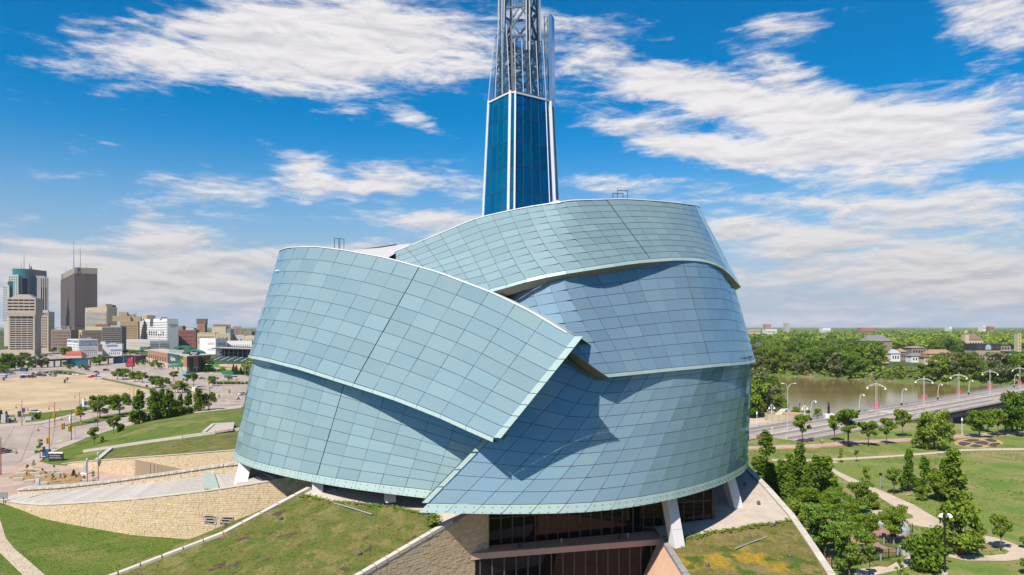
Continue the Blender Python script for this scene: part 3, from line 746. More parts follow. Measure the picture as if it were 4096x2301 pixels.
rv = MB(); rv.poly([(20,240,-8),(1000,60,-8),(1300,420,-8),(360,540,-8),(150,690,-8),(20,680,-8)]); structure('river', rv, water_mat())
def bank(name, line, inward, parent=None):
    mb = MB(); n = len(line); L = [Vector((x, y, 0)) for x, y in line]; rows = [[], [], [], []]
    Q = []
    for i in range(n - 1):
        for k in range(8): Q.append(L[i].lerp(L[i + 1], k / 8))
    Q.append(L[-1])
    for i, p in enumerate(Q):
        d = (Q[min(i + 1, len(Q) - 1)] - Q[max(i - 1, 0)]).normalized(); nn = Vector((-d.y, d.x, 0)) * inward
        j = mnoise.noise(p * .05) * 3
        rows[0].append(p - nn * 2 + Vector((0, 0, -.04))); rows[1].append(p + nn * (3 + j) + Vector((0, 0, -2))); rows[2].append(p + nn * (8 + j) + Vector((0, 0, -6.6))); rows[3].append(p + nn * (13 + j) + Vector((0, 0, -8.6)))
    mb.grid(rows if inward < 0 else rows); o = structure(name, mb, M_MUD, True); return o
bank('near_river_bank', near_bank, 1); bank('far_river_bank', far_bank, 1)

# big grounds of the left half
sheet('road', G(r2, [(-900,1700),(0,1230),(290,1075),(540,960),(870,850),(1150,770),(1480,665),(2370,560),(2500,540),(2600,300),(2200,200),(1450,60),(900,-30),(300,-30),(-400,40),(-1500,300)]), 0.0, M_CONC)
sand = sheet('sand_lot', G(r2, [(-600,330),(0,292),(230,262),(560,236),(870,250),(1010,284),(1240,330),(1470,385),(1390,432),(1130,505),(880,560),(740,582),(380,622),(0,645),(-700,690)]), 0.03, M_SAND)
lawn_strip = sheet('verge', G(r2, [(-300,668),(0,648),(140,634),(170,720),(0,728),(-300,745)]), 0.05, M_LAWN)
sheet('verge', G(r2, [(225,628),(400,618),(740,580),(880,556),(1130,500),(1150,512),(900,585),(640,640),(400,700),(255,716)]), 0.05, M_LAWN)
sheet('verge', G(r2, [(1012,276),(1240,322),(1480,375),(1475,392),(1240,340),(1005,290)]), 0.06, M_LAWN)
sheet('verge', G(r2, [(420,215),(560,196),(700,205),(860,240),(700,245),(560,232),(430,222)]), 0.06, M_LAWN)
sheet('median', G(r2, [(625,742),(760,706),(960,655),(1300,600),(1470,575),(1480,600),(1300,640),(1040,690),(800,740),(690,755)]), 0.12, M_LAWN, thick=.15)
sheet('median', G(r2, [(1640,340),(1800,345),(2010,385),(2060,398),(1900,380),(1700,360)]), 0.12, M_LAWN, thick=.15)
sheet('median', G(r2, [(2120,528),(2200,515),(2360,527),(2250,532)]), 0.12, M_WALK, thick=.15)
sheet('pavement', G(r2, [(0,730),(160,722),(260,716),(400,702),(640,645),(900,590),(1150,515),(1400,455),(1480,420),(1470,395),(1500,398),(1530,430),(1420,480),(1150,545),(900,610),(640,668),(400,728),(260,742),(0,748)]), 0.13, M_WALK, thick=.14)
sheet('pavement', G(r2, [(245,1080),(290,1060),(480,965),(680,895),(880,830),(1150,745),(1480,645),(2370,545),(2370,568),(1480,690),(1150,775),(870,858),(600,965),(490,1015),(390,1095),(290,1090)]), 0.12, M_WALK, thick=.14)
sheet('pavement', G(r2, [(640,270),(1000,265),(1250,305),(1490,365),(1700,340),(1640,300),(1300,255),(1000,230),(700,255)]), 0.0 + .025, M_WALK)
sheet('plaza', G(r2, [(-700,1600),(0,1205),(240,1082),(400,1098),(620,1130),(700,1112),(1320,1240),(1700,1230),(1300,1330),(330,1447),(0,1447)]) + [Vector((-110, 132, 0)), Vector((-150, 128, 0))], 0.03, M_PLAZA)

# the lawn mound beside the museum: strips between measured lines
def strip(name, lines, m, sub=10, noisy=0.25):
    """lines: lists of 3D points, resampled and lofted"""
    def res(l, n=40):
        L = [0]
        for a, b in zip(l, l[1:]): L.append(L[-1] + (b - a).length)
        out = []
        for k in range(n + 1):
            d = L[-1] * k / n; i = max(j for j in range(len(L)) if L[j] <= d + 1e-6); i = min(i, len(l) - 2)
            out.append(l[i].lerp(l[i + 1], (d - L[i]) / max(1e-6, L[i + 1] - L[i])))
        return out
    A = [res(l) for l in lines]; rows = []
    for a, b in zip(A, A[1:]):
        for k in range(sub):
            rows.append([p.lerp(q, k / sub) for p, q in zip(a, b)])
    rows.append(A[-1])
    if noisy:
        for i, r in enumerate(rows[1:-1]):
            for p in r: p.z += noisy * mnoise.noise(Vector((p.x * .12, p.y * .12, 3)))
    mb = MB(); mb.grid([[tuple(p) for p in r] for r in rows]); return structure(name, mb, m, True)
outer = G(r2, [(395,1092),(490,1020),(600,962),(870,855),(1100,778),(1480,688),(1800,630),(2100,596),(2380,566)])
kerb_l = [W(*r2(600,1060), .5), W(*r2(830,1000), 1.0), W(*r2(1090,962), 2.6), W(*r2(1400,915), 4.2), W(*r2(1800,860), 6.2), W(*r2(2310,790), 8.0), W(*r2(2500,770), 8.4)]
mid_l = [a.lerp(b, .45) for a, b in zip([outer[0], outer[2], outer[3], outer[4], outer[5], outer[6], outer[8]], kerb_l)]
for p, h in zip(mid_l, (.2, .7, 1.6, 3.2, 4.6, 5.6, 6.0)): p.z = h
strip('lawn_mound', [outer, mid_l, kerb_l], M_LAWN)
wall_top = [W(*r2(690,1105), .8), W(*r2(1000,1080), 2.8), W(*r2(1320,1057), 4.3), W(*r2(1800,1022), 7.2), W(*r2(2265,985), 10.0), Vector((-50, 137, 11))]
low_edge = [W(*r2(400,1100), .06), W(*r2(620,1131), .06), W(*r2(690,1108), .5)]
strip('lawn_skirt', [[W(*r2(395,1095), .08), W(*r2(500,1120), .08), W(*r2(625,1131), .08), W(*r2(695,1108), .7)], [W(*r2(410,1085), .06), W(*r2(560,1060), .35), W(*r2(700,1035), .8), W(*r2(835,1003), 1.0)]], M_LAWN, noisy=0)
strip('lawn_wedge', [[W(*r2(690,1108), .75), W(*r2(820,1098), 1.6), W(*r2(950,1085), 2.4)], [W(*r2(830,1004), 1.0), W(*r2(930,990), 1.7), W(*r2(1075,968), 2.55)]], M_LAWN, noisy=.05)
strip('roof_meadow', [wall_top[1:], [W(*r2(1090,966), 2.5), W(*r2(1400,918), 4.1), W(*r2(1800,864), 6.1), W(*r2(2310,794), 7.9), W(*r2(2500,774), 8.3)]], M_ROOFVEG, noisy=.2)
kb = MB()
for a, b in zip(kerb_l[1:], kerb_l[2:]): kb.bar(a + Vector((0, 0, .25)), b + Vector((0, 0, .25)), 1.0, .7)
kb.build('kerb', M_KERB, kind='structure')
kb = MB(); kb.bar(W(*r2(1090,966), 2.9), W(*r2(950,1085), 2.75), 1.0, .6); kb.build('kerb', M_KERB, kind='structure')
# sunken stair by the kerb
ss = thing('sunken_stair', 'small grey concrete stair well sunk in the lawn beside the kerb', 'stair well', tuple(W(*r2(2080,800), 7.2)))
A0, A1, A2, A3 = W(*r2(2000,828), 6.9), W(*r2(2095,748), 6.9), W(*r2(2310,738), 8.2), W(*r2(2300,795), 8.3)
m = MB(); m.bar(A0, A1, .9, 1.6); m.build('side_wall', M_KERB, ss); m = MB(); m.bar(A1, A2, .7, 1.7); m.build('back_wall', mat('grey_block', (.36,.36,.36), .9, var=.15), ss)
for i in range(6):
    f = (i + .5) / 6; p = A0.lerp(A3, .12 + .8 * f); q = A1.lerp(A2, .1 + .8 * f); m = MB(); m.bar(p + Vector((0, 0, .1 + .06 * i)), q + Vector((0, 0, .1 + .06 * i)), 1.5, .5); m.build('step', M_WALK, ss)

# stone bed with benches on the plaza
sheet('gravel_bed', G(r3, [(80,495),(240,410),(400,425),(560,430),(720,460),(880,495),(1000,530),(740,585),(520,560),(300,540)]), 0.07, M_MULCH)
# lower left lawn and its path
sheet('lawn', [W(*r3(-400,700)), W(*r3(0,742)), W(*r3(60,760)), W(*r3(220,805)), W(*r3(480,880)), W(*r3(700,952)), W(*r3(1000,1012)), W(*r3(1300,1062)), W(*r3(1700,1098)), W(*r3(2100,1100)), Vector((-30,113,0)), Vector((-30,70,0)), Vector((-160,60,0))], 0.04, M_LAWN)
sheet('footpath', G(r3, [(-60,860),(-10,870),(15,950),(60,1090),(140,1190),(260,1290),(440,1447),(700,1700),(400,1700),(220,1447),(100,1330),(0,1230),(-80,1150)]), 0.07, M_PATH)

# right half: park, paths, road
sheet('park_lawn', [(30,140),(36,124),(36,70),(300,40),(300,226),(184,249),(158,254),(146,255)] + [tuple(W(*r8(900,985)))[:2], tuple(W(*r8(180,1110)))[:2], (60, 215), (30,190)], 0.0, M_LAWN2)
sheet('footpath', G(r6, [(690,186),(1000,172),(1400,160),(1717,140)][:3]) + G(r8, [(840,1126),(1000,1117),(1250,1098),(1650,1080),(2000,1052),(2300,1036),(2600,1025),(2600,1052),(2300,1062),(2000,1080),(1650,1104),(1250,1126),(1000,1146),(840,1153)]) + G(r6, [(1400,196),(1000,206),(690,212)]), 0.03, M_PLAZA)
sheet('rust_edging', G(r6, [(690,212),(1000,206),(1400,196)]) + G(r8, [(840,1153),(1000,1146),(1250,1126),(1650,1104),(2000,1080),(2300,1062),(2600,1052),(2600,1058),(2300,1070),(2000,1088),(1650,1112),(1250,1134),(1000,1156),(840,1164)]) + G(r6, [(1400,204),(1000,216),(690,224)]), 0.035, M_RUST)
sheet('footpath', G(r7, [(100,308),(420,312),(800,298),(1300,270),(1700,238),(1950,212),(2250,203),(2650,200),(2650,220),(2250,222),(1950,230),(1700,256),(1300,288),(850,316),(700,322),(760,345),(520,352),(380,325),(100,326)]), 0.04, M_PATH)
sheet('footpath', G(r7, [(440,322),(560,318),(640,360),(760,435),(1000,545),(1250,650),(1500,760),(1700,880),(1900,980),(2130,1050),(2300,1080),(2450,1130),(2575,1180),(2700,1230),(2700,1330),(2575,1290),(2400,1310),(2000,1305),(1830,1270),(1840,1240),(2050,1258),(2250,1255),(2400,1240),(2430,1215),(2380,1190),(2130,1110),(1880,1040),(1650,985),(1500,960),(1385,940),(1400,900),(1490,890),(1480,860),(1400,830),(1280,760),(1080,640),(900,560),(730,460),(600,400),(480,345)]), 0.055, M_PATH)
sheet('footpath', G(r7, [(940,1390),(1100,1370),(1300,1330),(1450,1260),(1520,1255),(1500,1330),(1380,1390),(1150,1440),(1000,1480),(900,1440)]), 0.045, M_PATH)
sheet('footpath', G(r7, [(1000,830),(1150,805),(1300,840),(1430,900),(1390,940),(1250,890),(1100,850)]), 0.045, M_PATH)
sheet('brick_plaza', G(r7, [(950,990),(1150,970),(1300,1000),(1480,1070),(1470,1190),(1350,1230),(1200,1220),(1080,1190),(960,1130)]), 0.07, M_BRICKP)
sheet('mulch_bed', G(r7, [(560,1250),(640,1210),(800,1100),(900,1040),(980,1100),(1000,1200),(900,1290),(760,1340),(640,1330)]), 0.065, M_MULCH)
sheet('grass_island', G(r7, [(1120,1100),(1200,1090),(1330,1130),(1410,1160),(1380,1190),(1250,1180),(1170,1150)]), 0.1, M_LAWN)
sheet('grass_island', G(r7, [(1040,1230),(1130,1215),(1300,1250),(1360,1290),(1290,1340),(1230,1370),(1150,1360),(1060,1310)]), 0.1, M_LAWN)
rd = G(r8, [(150,1105),(187,1100),(400,1078),(900,1015),(1300,955),(1480,935)]) + [Vector((130,243,0))]
sheet('road', G(r8, [(150,1100),(187,1098),(560,1058),(900,1010),(1300,952),(1400,935),(1300,905),(1060,925),(740,950),(187,985),(150,990)]), 0.04, M_CONC)
sheet('riverside_plaza', G(r8, [(150,1000),(187,996),(600,965),(740,945),(900,935),(640,900),(560,888),(280,868),(180,875)]), 0.06, M_PATH)
# planted ring of four beds: the figure eight garden
gd = thing('flower_garden', 'oval garden of dark soil beds divided by crossing tan paths', 'garden', tuple(W(*r7(2130,150))))
ring = [W(*r7(2130 + 240 * math.cos(a), 150 + 48 * math.sin(a))) for a in [2 * math.pi * k / 40 for k in range(40)]]
sheet('garden_path', ring, .045, M_RUST if False else mat('tan_path', (.42,.27,.13), .95, var=.15), parent=gd)
for pts in ([(1925,150),(1960,137),(2050,150),(2055,160),(1985,182),(1940,170)],[(1975,130),(2040,112),(2130,115),(2140,128),(2060,142)],[(2030,182),(2085,163),(2160,175),(2170,188),(2100,195)],[(2080,145),(2160,128),(2210,138),(2235,155),(2200,172),(2110,158)],[(2185,118),(2240,106),(2310,125),(2300,142),(2240,140)],[(2225,172),(2260,152),(2330,148),(2345,160),(2290,190),(2240,185)]):
    sheet('soil_bed', G(r7, pts), .09, mat('dark_soil', (.05,.042,.035), 1.0, var=.3, vscale=1.5), parent=gd)
# ------------------------------------------------------------------ museum base: walls, roofs, terrace
def zT(Y): return 4 + 0.14 * (Y - 87.5)
def zM(x, y): return .238 * y + .16 * x - 9.9          # the planted roof on the stair side
def WM(u, v, dz=0.0):
    k, q = (u - U0) / F, (v - V0) / F; Y = (44.9 - dz) / (q + .238 + .16 * k); return Vector((k * Y, Y, zM(k * Y, Y) + dz))
def TM(fn, l, dz=0.0): return [WM(*fn(x, y), dz) for x, y in l]
def WT(u, v, dz=0.0):
    Y = F * (43.25 - dz) / (v - V0 + 98.0); return Vector(((u - U0) / F * Y, Y, zT(Y) + dz))
def T3(fn, l, dz=0.0): return [WT(*fn(x, y), dz) for x, y in l]
M_STONE = mat('limestone', (.50, .37, .21), .9, var=.12, vscale=.7, bump=.4, bscale=3, isl_var=.16, obj_var=.16)
def stone_mat():
    m = bpy.data.materials.new('limestone_block'); m.use_nodes = True; t = NT(m.node_tree); b = t.n['Principled BSDF']
    b.inputs['Roughness'].default_value = .9; b.inputs['Specular IOR Level'].default_value = .15
    geo = t.node('ShaderNodeNewGeometry'); r = t.math('FRACT', t.math('ADD', geo.outputs['Random Per Island'], t.node('ShaderNodeObjectInfo').outputs['Random']))
    ramp = t.node('ShaderNodeValToRGB'); t.l.new(r, ramp.inputs[0]); e = ramp.color_ramp.elements
    e[0].position, e[0].color = 0, (.50, .38, .24, 1); e[1].position, e[1].color = 1, (.56, .45, .32, 1)
    for p, c in ((.3, (.55, .42, .26, 1)), (.55, (.52, .41, .29, 1)), (.75, (.53, .40, .24, 1))): x = e.new(p); x.color = c
    n = t.noise(geo.outputs['Position'], 1.6, 5, .65); t.put(b.inputs['Base Color'], t.mix(1.0, ramp.outputs[0], t.remap(n, .25, .75, .8, 1.15, False), 'MULTIPLY'))
    bn = t.node('ShaderNodeBump'); bn.inputs['Strength'].default_value = .6; bn.inputs['Distance'].default_value = .08; t.put(bn.inputs['Height'], t.noise(geo.outputs['Position'], 4, 4, .6)); t.l.new(bn.outputs[0], b.inputs['Normal'])
    return m
M_STONE2 = stone_mat()
M_MORTAR = mat('stone_backing', (.42, .33, .22), .95, var=.12)
M_COPE = mat('coping_stone', (.50, .45, .385), .85, var=.1, vscale=.4, obj_var=.08)

def stone_wall(name, label, pts, base, top, course=.31, keep=110, thick=.6, lo=.5, hi=1.5, holes=(), seed=1, proud=.065):
    """pts: plan points left to right seen from the front; base / top heights at each. Stones are laid in courses, the largest are parts of their own."""
    rg = random.Random(seed)
    w = thing(name, label, 'wall', (pts[0][0], pts[0][1], base[0]))
    L = [0]
    for a, b in zip(pts, pts[1:]): L.append(L[-1] + math.hypot(b[0] - a[0], b[1] - a[1]))
    def at(s, z, out):
        x = np.interp(s, L, [p[0] for p in pts]); y = np.interp(s, L, [p[1] for p in pts])
        i = min(len(L) - 2, max(0, int(np.searchsorted(L, s) - 1))); dx, dy = pts[i + 1][0] - pts[i][0], pts[i + 1][1] - pts[i][1]; l = math.hypot(dx, dy)
        return Vector((x + dy / l * out, y - dx / l * out, z))
    bz = lambda s: float(np.interp(s, L, base)); tz = lambda s: float(np.interp(s, L, top))
    bk = MB(); ss = [L[-1] * i / 40 for i in range(41)]
    bk.grid([[at(s, bz(s) - .5, 0) for s in ss], [at(s, tz(s), 0) for s in ss], [at(s, tz(s), -thick) for s in ss], [at(s, bz(s) - .5, -thick) for s in ss]])
    bk.build('wall_core', M_MORTAR, w)
    stones = []; z = min(base); zmax = max(top); row = 0
    while z < zmax:
        h = course * rg.choice((.8, 1, 1, 1.25)); s = rg.uniform(-1, 0)
        while s < L[-1]:
            l = rg.uniform(lo, hi) * (1 if rg.random() > .15 else .5); s0, s1 = max(0, s), min(L[-1], s + l); c = (s0 + s1) / 2
            if s1 - s0 > .15 and z + h > bz(c) - .05 and z < tz(c) - .1 and not any(a < c < b and q < z + h / 2 < r for a, b, q, r in holes):
                za = z + .02; zb0, zb1 = min(z + h - .02, tz(s0) - .02), min(z + h - .02, tz(s1) - .02)
                if zb0 > za + .05 or zb1 > za + .05: stones.append((s0 + .02, s1 - .02, za, max(za + .02, zb0), max(za + .02, zb1), rg.uniform(.3, 1) * proud, rg.uniform(-.03, .03)))
            s += l
        z += h
    def block(q):
        s0, s1, za, zb, zc, o, k = q; f = [at(s0, za, o), at(s1, za, o + k), at(s1, zc, o + k), at(s0, zb, o)]; b = [at(s0, za, -.02), at(s1, za, -.02), at(s1, zc, -.02), at(s0, zb, -.02)]
        return f + b, ((0, 1, 2, 3), (4, 5, 1, 0), (5, 6, 2, 1), (6, 7, 3, 2), (7, 4, 0, 3))
    stones.sort(key=lambda q: -(q[1] - q[0]) * (q[3] - q[2]))
    for q in stones[:keep]:
        mb = MB(); mb.add(*block(q)); mb.build('stone', M_STONE2, w)
    rest = MB()
    for q in stones[keep:]: rest.add(*block(q))
    if rest.v: tag(rest.build('stone_courses', M_STONE2, w), kind='stuff')
    return w, at, L, tz

# near wall with slit openings, rising with the stair
nw = [(-104,141),(-94,134),(-86,128),(-78,124),(-63.6,117.6),(-51,115),(-44,114.2),(-36,114),(-27,112.5)]
nb = [0] * 9; nt = [.25, 1.2, 2.4, 3.7, 6.0, 7.9, 9.1, 10.4, 11.7]
Lw = [0]
for a, b in zip(nw, nw[1:]): Lw.append(Lw[-1] + math.hypot(b[0] - a[0], b[1] - a[1]))
def s_of(u):
    best = min(((abs((np.interp(s, Lw, [p[0] for p in nw])) / np.interp(s, Lw, [p[1] for p in nw]) - (u - U0) / F), s) for s in np.linspace(0, Lw[-1], 900)))
    return best[1]
slits = []
for x0, x1, y0, y1 in ((2008,2100,862,882),(2108,2140,872,888),(2025,2100,888,908),(2108,2125,895,910),(2010,2032,912,932),(2045,2125,918,938),(2175,2290,876,898),(2160,2255,900,922),(2265,2282,908,924),(2163,2186,926,945),(2200,2293,932,952)):
    a, b = s_of(x0 * .10194), s_of(x1 * .10194); Y = float(np.interp((a + b) / 2, Lw, [p[1] for p in nw]))
    za, zb = HC - (427.75 + y1 * .10194 - V0) / F * Y, HC - (427.75 + y0 * .10194 - V0) / F * Y; slits.append((a, b, za, zb))
wall_a, at_a, L_a, tz_a = stone_wall('stone_retaining_wall', 'long tan limestone wall with slit openings, rising beside the broad stair', nw, nb, nt, keep=190, holes=[(a - .1, b + .1, za - .1, zb + .1) for a, b, za, zb in slits], seed=3)
for a, b, za, zb in slits:
    g = MB(); g.add([at_a(a, za, .03), at_a(b, za, .03), at_a(b, zb, .03), at_a(a, zb, .03)], ((0, 1, 2, 3),)); g.build('slit_opening', mat('black_void', (.006, .006, .007), .9), wall_a)
    g = MB(); f = .07
    for p, q in (((a, zb), (b, zb)), ((a, za), (b, za)), ((a, za), (a, zb)), ((b, za), (b, zb))): g.bar(at_a(*p, .1), at_a(*q, .1), f, f)
    g.build('opening_frame', M_COPE, wall_a)
cp = MB(); ss_ = [L_a[-1] * i / 40 for i in range(41)]
for a, b in zip(ss_, ss_[1:]): cp.bar(at_a(a, tz_a(a) + .06, -.25), at_a(b, tz_a(b) + .06, -.25), .75, .16)
cp.build('coping', M_COPE, wall_a)
# stair
stair = thing('broad_stair', 'broad pale stone stair climbing between the limestone walls to the museum', 'stair', (-90, 138, 0))
pw = [(-103,146),(-92,142.5),(-80,137.5),(-65,131),(-52,126),(-44,124)]
def interp2(P, f):
    L = [0]
    for a, b in zip(P, P[1:]): L.append(L[-1] + math.hypot(b[0] - a[0], b[1] - a[1]))
    d = f * L[-1]; return (float(np.interp(d, L, [p[0] for p in P])), float(np.interp(d, L, [p[1] for p in P])))
nin = [(x, y + .6) for x, y in nw[:8]]
N = 34
M_STEP = mat('stair_stone', (.45, .405, .355), .85, var=.1, vscale=.35, obj_var=.09)
for i in range(N):
    f0, f1 = i / N, (i + 1) / N + .004; a, b, c, d = interp2(nin, f0), interp2(nin, f1), interp2(pw, f1), interp2(pw, f0)
    z = float(np.interp(f0, [0, .1, .3, .62, .8, 1], [.2, .9, 2.9, 6.1, 8.2, 10.2]))
    # joints between the slabs of one tread
    g = MB(); n = 6
    for k in range(n):
        p0, p1 = k / n + .004, (k + 1) / n - .004
        q = [Vector(a).lerp(Vector(d), p0), Vector(b).lerp(Vector(c), p0), Vector(b).lerp(Vector(c), p1), Vector(a).lerp(Vector(d), p1)]
        g.prism([(p.x, p.y) for p in q], z - 1.2, z + .01 * ((k * 7 + i * 3) % 3))
    g.build('step', M_STEP, stair)
gl = MB(); i = 28; a, c = interp2(nin, .80), interp2(pw, .80); b, d = interp2(nin, .835), interp2(pw, .835)
gl.prism([a, b, d, c], 8.3, 8.75); gl.build('glass_strip', mat('pale_green_glass', (.40, .46, .38), .2), stair)
# parapet with striped coping
pt_ = [1.0, 2.3, 4.4, 7.4, 10.0, 11.2]
wall_b, at_b, L_b, tz_b = stone_wall('parapet_wall', 'low limestone parapet with pale coping slabs along the far side of the stair', pw, [0, 1.0, 3.0, 6.0, 8.4, 10], pt_, keep=40, seed=5)
n = 64
for i in range(n):
    a, b = L_b[-1] * i / n + .03, L_b[-1] * (i + 1) / n - .03; g = MB(); g.bar(at_b(a, tz_b(a) + .15, -1.0), at_b(b, tz_b(b) + .15, -1.0), 2.6, .35); g.build('coping_slab', M_COPE if (i * 7) % 5 < 3 else mat('coping_stone_grey', (.40, .36, .31), .85, var=.12), wall_b)
# handrails on the parapet side
rail = thing('stair_handrail', 'thin steel handrail sections stepping up along the parapet', 'handrail', (-92, 140, 2))
for i in range(17):
    s0, s1 = L_b[-1] * (.08 + .05 * i), L_b[-1] * (.08 + .05 * i + .044); g = MB()
    a, b = at_b(s0, tz_b(s0) - .55, .7), at_b(s1, tz_b(s1) - .45, .7); g.tube([a - Vector((0, 0, 1.1)), a, b, b - Vector((0, 0, 1.1))], .05, 5); g.build('rail_section', M_LSTEEL, rail)
lr = thing('landing_railing', 'short metal railing at the foot of the broad stair', 'railing', tuple(W(*r3(300,740))))
pA, pB = W(*r3(290,742), .15), W(*r3(485,690), .25)
for i in range(9):
    p = pA.lerp(pB, i / 8); g = MB(); g.bar(p, p + Vector((0, 0, 1.15)), .07); g.build('post', M_STEEL, lr)
for h in (1.15, .6):
    g = MB(); g.bar(pA + Vector((0, 0, h)), pB + Vector((0, 0, h)), .07); g.build('rail', M_STEEL, lr)

# upper wall with the group entrance
uw = [(wall_top[0].x - 3, wall_top[0].y + 1.2)] + [(p.x, p.y) for p in wall_top]
ut = [.2] + [p.z for p in wall_top]
Lu = [0]
for a, b in zip(uw, uw[1:]): Lu.append(Lu[-1] + math.hypot(b[0] - a[0], b[1] - a[1]))
def su(u): return min((abs(np.interp(s, Lu, [p[0] for p in uw]) / np.interp(s, Lu, [p[1] for p in uw]) - (u - U0) / F), s) for s in np.linspace(0, Lu[-1], 900))[1]
d0, d1 = su(r2(1320, 0)[0]), su(r2(1690, 0)[0])
wall_c, at_c, L_c, tz_c = stone_wall('entrance_wall', 'tan limestone wall with a low recessed entrance beside the paved plaza', uw, [0] * len(uw), ut, keep=70, holes=[(d0, d1 + 10, 0, 4.0)], seed=8)
cp = MB(); ss_ = [L_c[-1] * i / 40 for i in range(41)]
for a, b in zip(ss_, ss_[1:]): cp.bar(at_c(a, tz_c(a) + .05, -.2), at_c(b, tz_c(b) + .05, -.2), .7, .15)
cp.build('coping', M_COPE, wall_c)
dr = MB(); dr.add([at_c(d0, 0, .03), at_c(d1 + 10, 0, .03), at_c(d1 + 10, 4.0, .03), at_c(d0, 4.0, .03)], ((0, 1, 2, 3),)); dr.build('recess_shade_panel', mat('recess_shade', (.30, .22, .14), .95), wall_c)  # flat panel on the wall, shade of the recess painted as a darker colour
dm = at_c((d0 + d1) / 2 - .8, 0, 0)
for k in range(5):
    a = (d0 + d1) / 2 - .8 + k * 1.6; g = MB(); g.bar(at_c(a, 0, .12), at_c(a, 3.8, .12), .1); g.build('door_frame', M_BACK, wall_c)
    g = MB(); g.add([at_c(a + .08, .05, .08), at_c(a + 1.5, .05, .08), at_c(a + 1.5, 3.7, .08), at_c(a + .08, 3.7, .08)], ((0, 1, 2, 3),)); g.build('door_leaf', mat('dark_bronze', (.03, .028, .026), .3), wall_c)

# gravel terrace and planted roofs
midL = [WM(312.7,488.4), WM(225,534.8), WM(120.3,575)]; midL.append(midL[2] + (midL[2] - midL[1]) * 1.4)
midR = [Vector((-3.2,93.1,zM(-3.2,93.1))), WM(453.3,522.6), WM(364.6,575)]; midR.append(midR[2] + (midR[2] - midR[1]) * 1.2)
for p in (midL[3], midR[3]): p.z = zM(p.x, p.y)
def surf(name, pts, m, dz=0.0, parent=None, kind='structure', zf=None):
    P = [Vector((p.x, p.y, (zf(p.x, p.y) if zf else zT(p.y)) + dz)) for p in pts]; tris = tessellate_polygon([[Vector((p.x, p.y, 0)) for p in P]]); mb = MB()
    mb.add(P, [t if (P[t[1]] - P[t[0]]).cross(P[t[2]] - P[t[0]]).z > 0 else t[::-1] for t in tris]); return mb.build(name, m, parent, kind=kind)
V = Vector
surf('gravel_terrace', [midL[0], midL[1], midR[2].lerp(midR[1], .3), midR[1], midR[0], V((-4,100,0)), V((-22,108,0)), V((-30,109,0))], M_GRAVEL, zf=lambda x, y: min(zM(x, y), 11.4))
veg_edge = TM(r4, [(760,690),(800,672),(1060,732),(1300,748),(1530,772),(1740,800),(1900,842),(2040,850),(2062,920),(2076,992)])
def meadow(name, outline, m, dz=.18, zf=lambda x, y: zT(y)):
    """planted roof: subdivided, gently uneven"""
    P = [Vector((p.x, p.y, 0)) for p in outline]; bm = bmesh.new(); vs = [bm.verts.new(p) for p in P]; bm.faces.new(vs)
    bmesh.ops.triangulate(bm, faces=bm.faces[:])
    for _ in range(5): bmesh.ops.subdivide_edges(bm, edges=[e for e in bm.edges if e.calc_length() > 1.6], cuts=1); bmesh.ops.triangulate(bm, faces=bm.faces[:])
    for v in bm.verts: v.co.z = zf(v.co.x, v.co.y) + dz + .12 * mnoise.noise(Vector((v.co.x * .5, v.co.y * .5, 1))) + .05 * mnoise.noise(v.co * 1.7)
    bm.normal_update()
    for f in bm.faces:
        if f.normal.z < 0: f.normal_flip()
    me = bpy.data.meshes.new(name); bm.to_mesh(me); bm.free(); me.materials.append(m)
    o = bpy.data.objects.new(name, me); COL.objects.link(o); o['kind'] = 'structure'; return o
meadow('planted_roof', [midL[3], midR[3], midR[2], midR[1]] + veg_edge[::-1] + [midL[0].lerp(midL[1], .13), midL[1]], M_ROOFVEG, zf=zM)
kR = [WT(745,463), WT(767.7,487.9), WT(787,509.3), WT(792,519.5), WT(807.5,545), WT(832,575)]; kR.append(kR[-1] + (kR[-1] - kR[-2]) * 1.3); kR[-1].z = zT(kR[-1].y)
kR = [V((42.0,140,0)), V((42.4,128,0)), V((42.4,116,0)), V((42.0,105.5,0)), V((40.9,96,0)), V((39.8,87.5,0)), V((36.5,70,0))]
for p in kR: p.z = zT(p.y)
kL = [V((20.9,98.0,0)), V((20.9,96.5,0)), V((21.5,87.5,0)), V((22.5,72,0))]
for p in kL: p.z = zT(p.y)
veg_r = T3(r6, [(30,1160),(100,1092),(200,1075),(350,1030),(520,1010),(700,985),(820,955),(950,950),(1140,912)])
surf('gravel_terrace', [kL[0], veg_r[0] + V((-1.5,-1,0)), veg_r[4] + V((0,-3,0)), kR[4], kR[3], kR[2], kR[1], kR[0], V((20,140,0)), V((20.5,103,0))], M_GRAVEL)
meadow('planted_roof', [kL[1], kL[2], kL[3], kR[6], kR[5], kR[4]] + veg_r[::-1], M_ROOFVEG2)
def kerb_line(name, label, L, w, h, m, drop, seg=2.4, outside=-1):
    k = thing(name, label, 'wall', tuple(L[0]))
    for a, b in zip(L, L[1:]):
        n = max(1, int((b - a).length / seg))
        for i in range(n):
            p, q = a.lerp(b, i / n + .006), a.lerp(b, (i + 1) / n - .006); g = MB(); g.bar(p + V((0, 0, h / 2 - .05)), q + V((0, 0, h / 2 - .05)), w, h); g.build('coping_slab', m, k)
    g = MB()
    for a, b in zip(L, L[1:]):
        d = (b - a).normalized(); nn = V((-d.y, d.x, 0)) * .2; q = [a - nn, b - nn, b + nn, a + nn]
        z0 = [drop] * 4 if not callable(drop) else [drop(p) for p in q]
        g.prism([(p.x, p.y) for p in q], z0, [p.z - .02 for p in q])
    g.build('wall_core', M_MORTAR, k); return k
M_KERBD = mat('dark_coping', (.26, .25, .25), .8, var=.1)
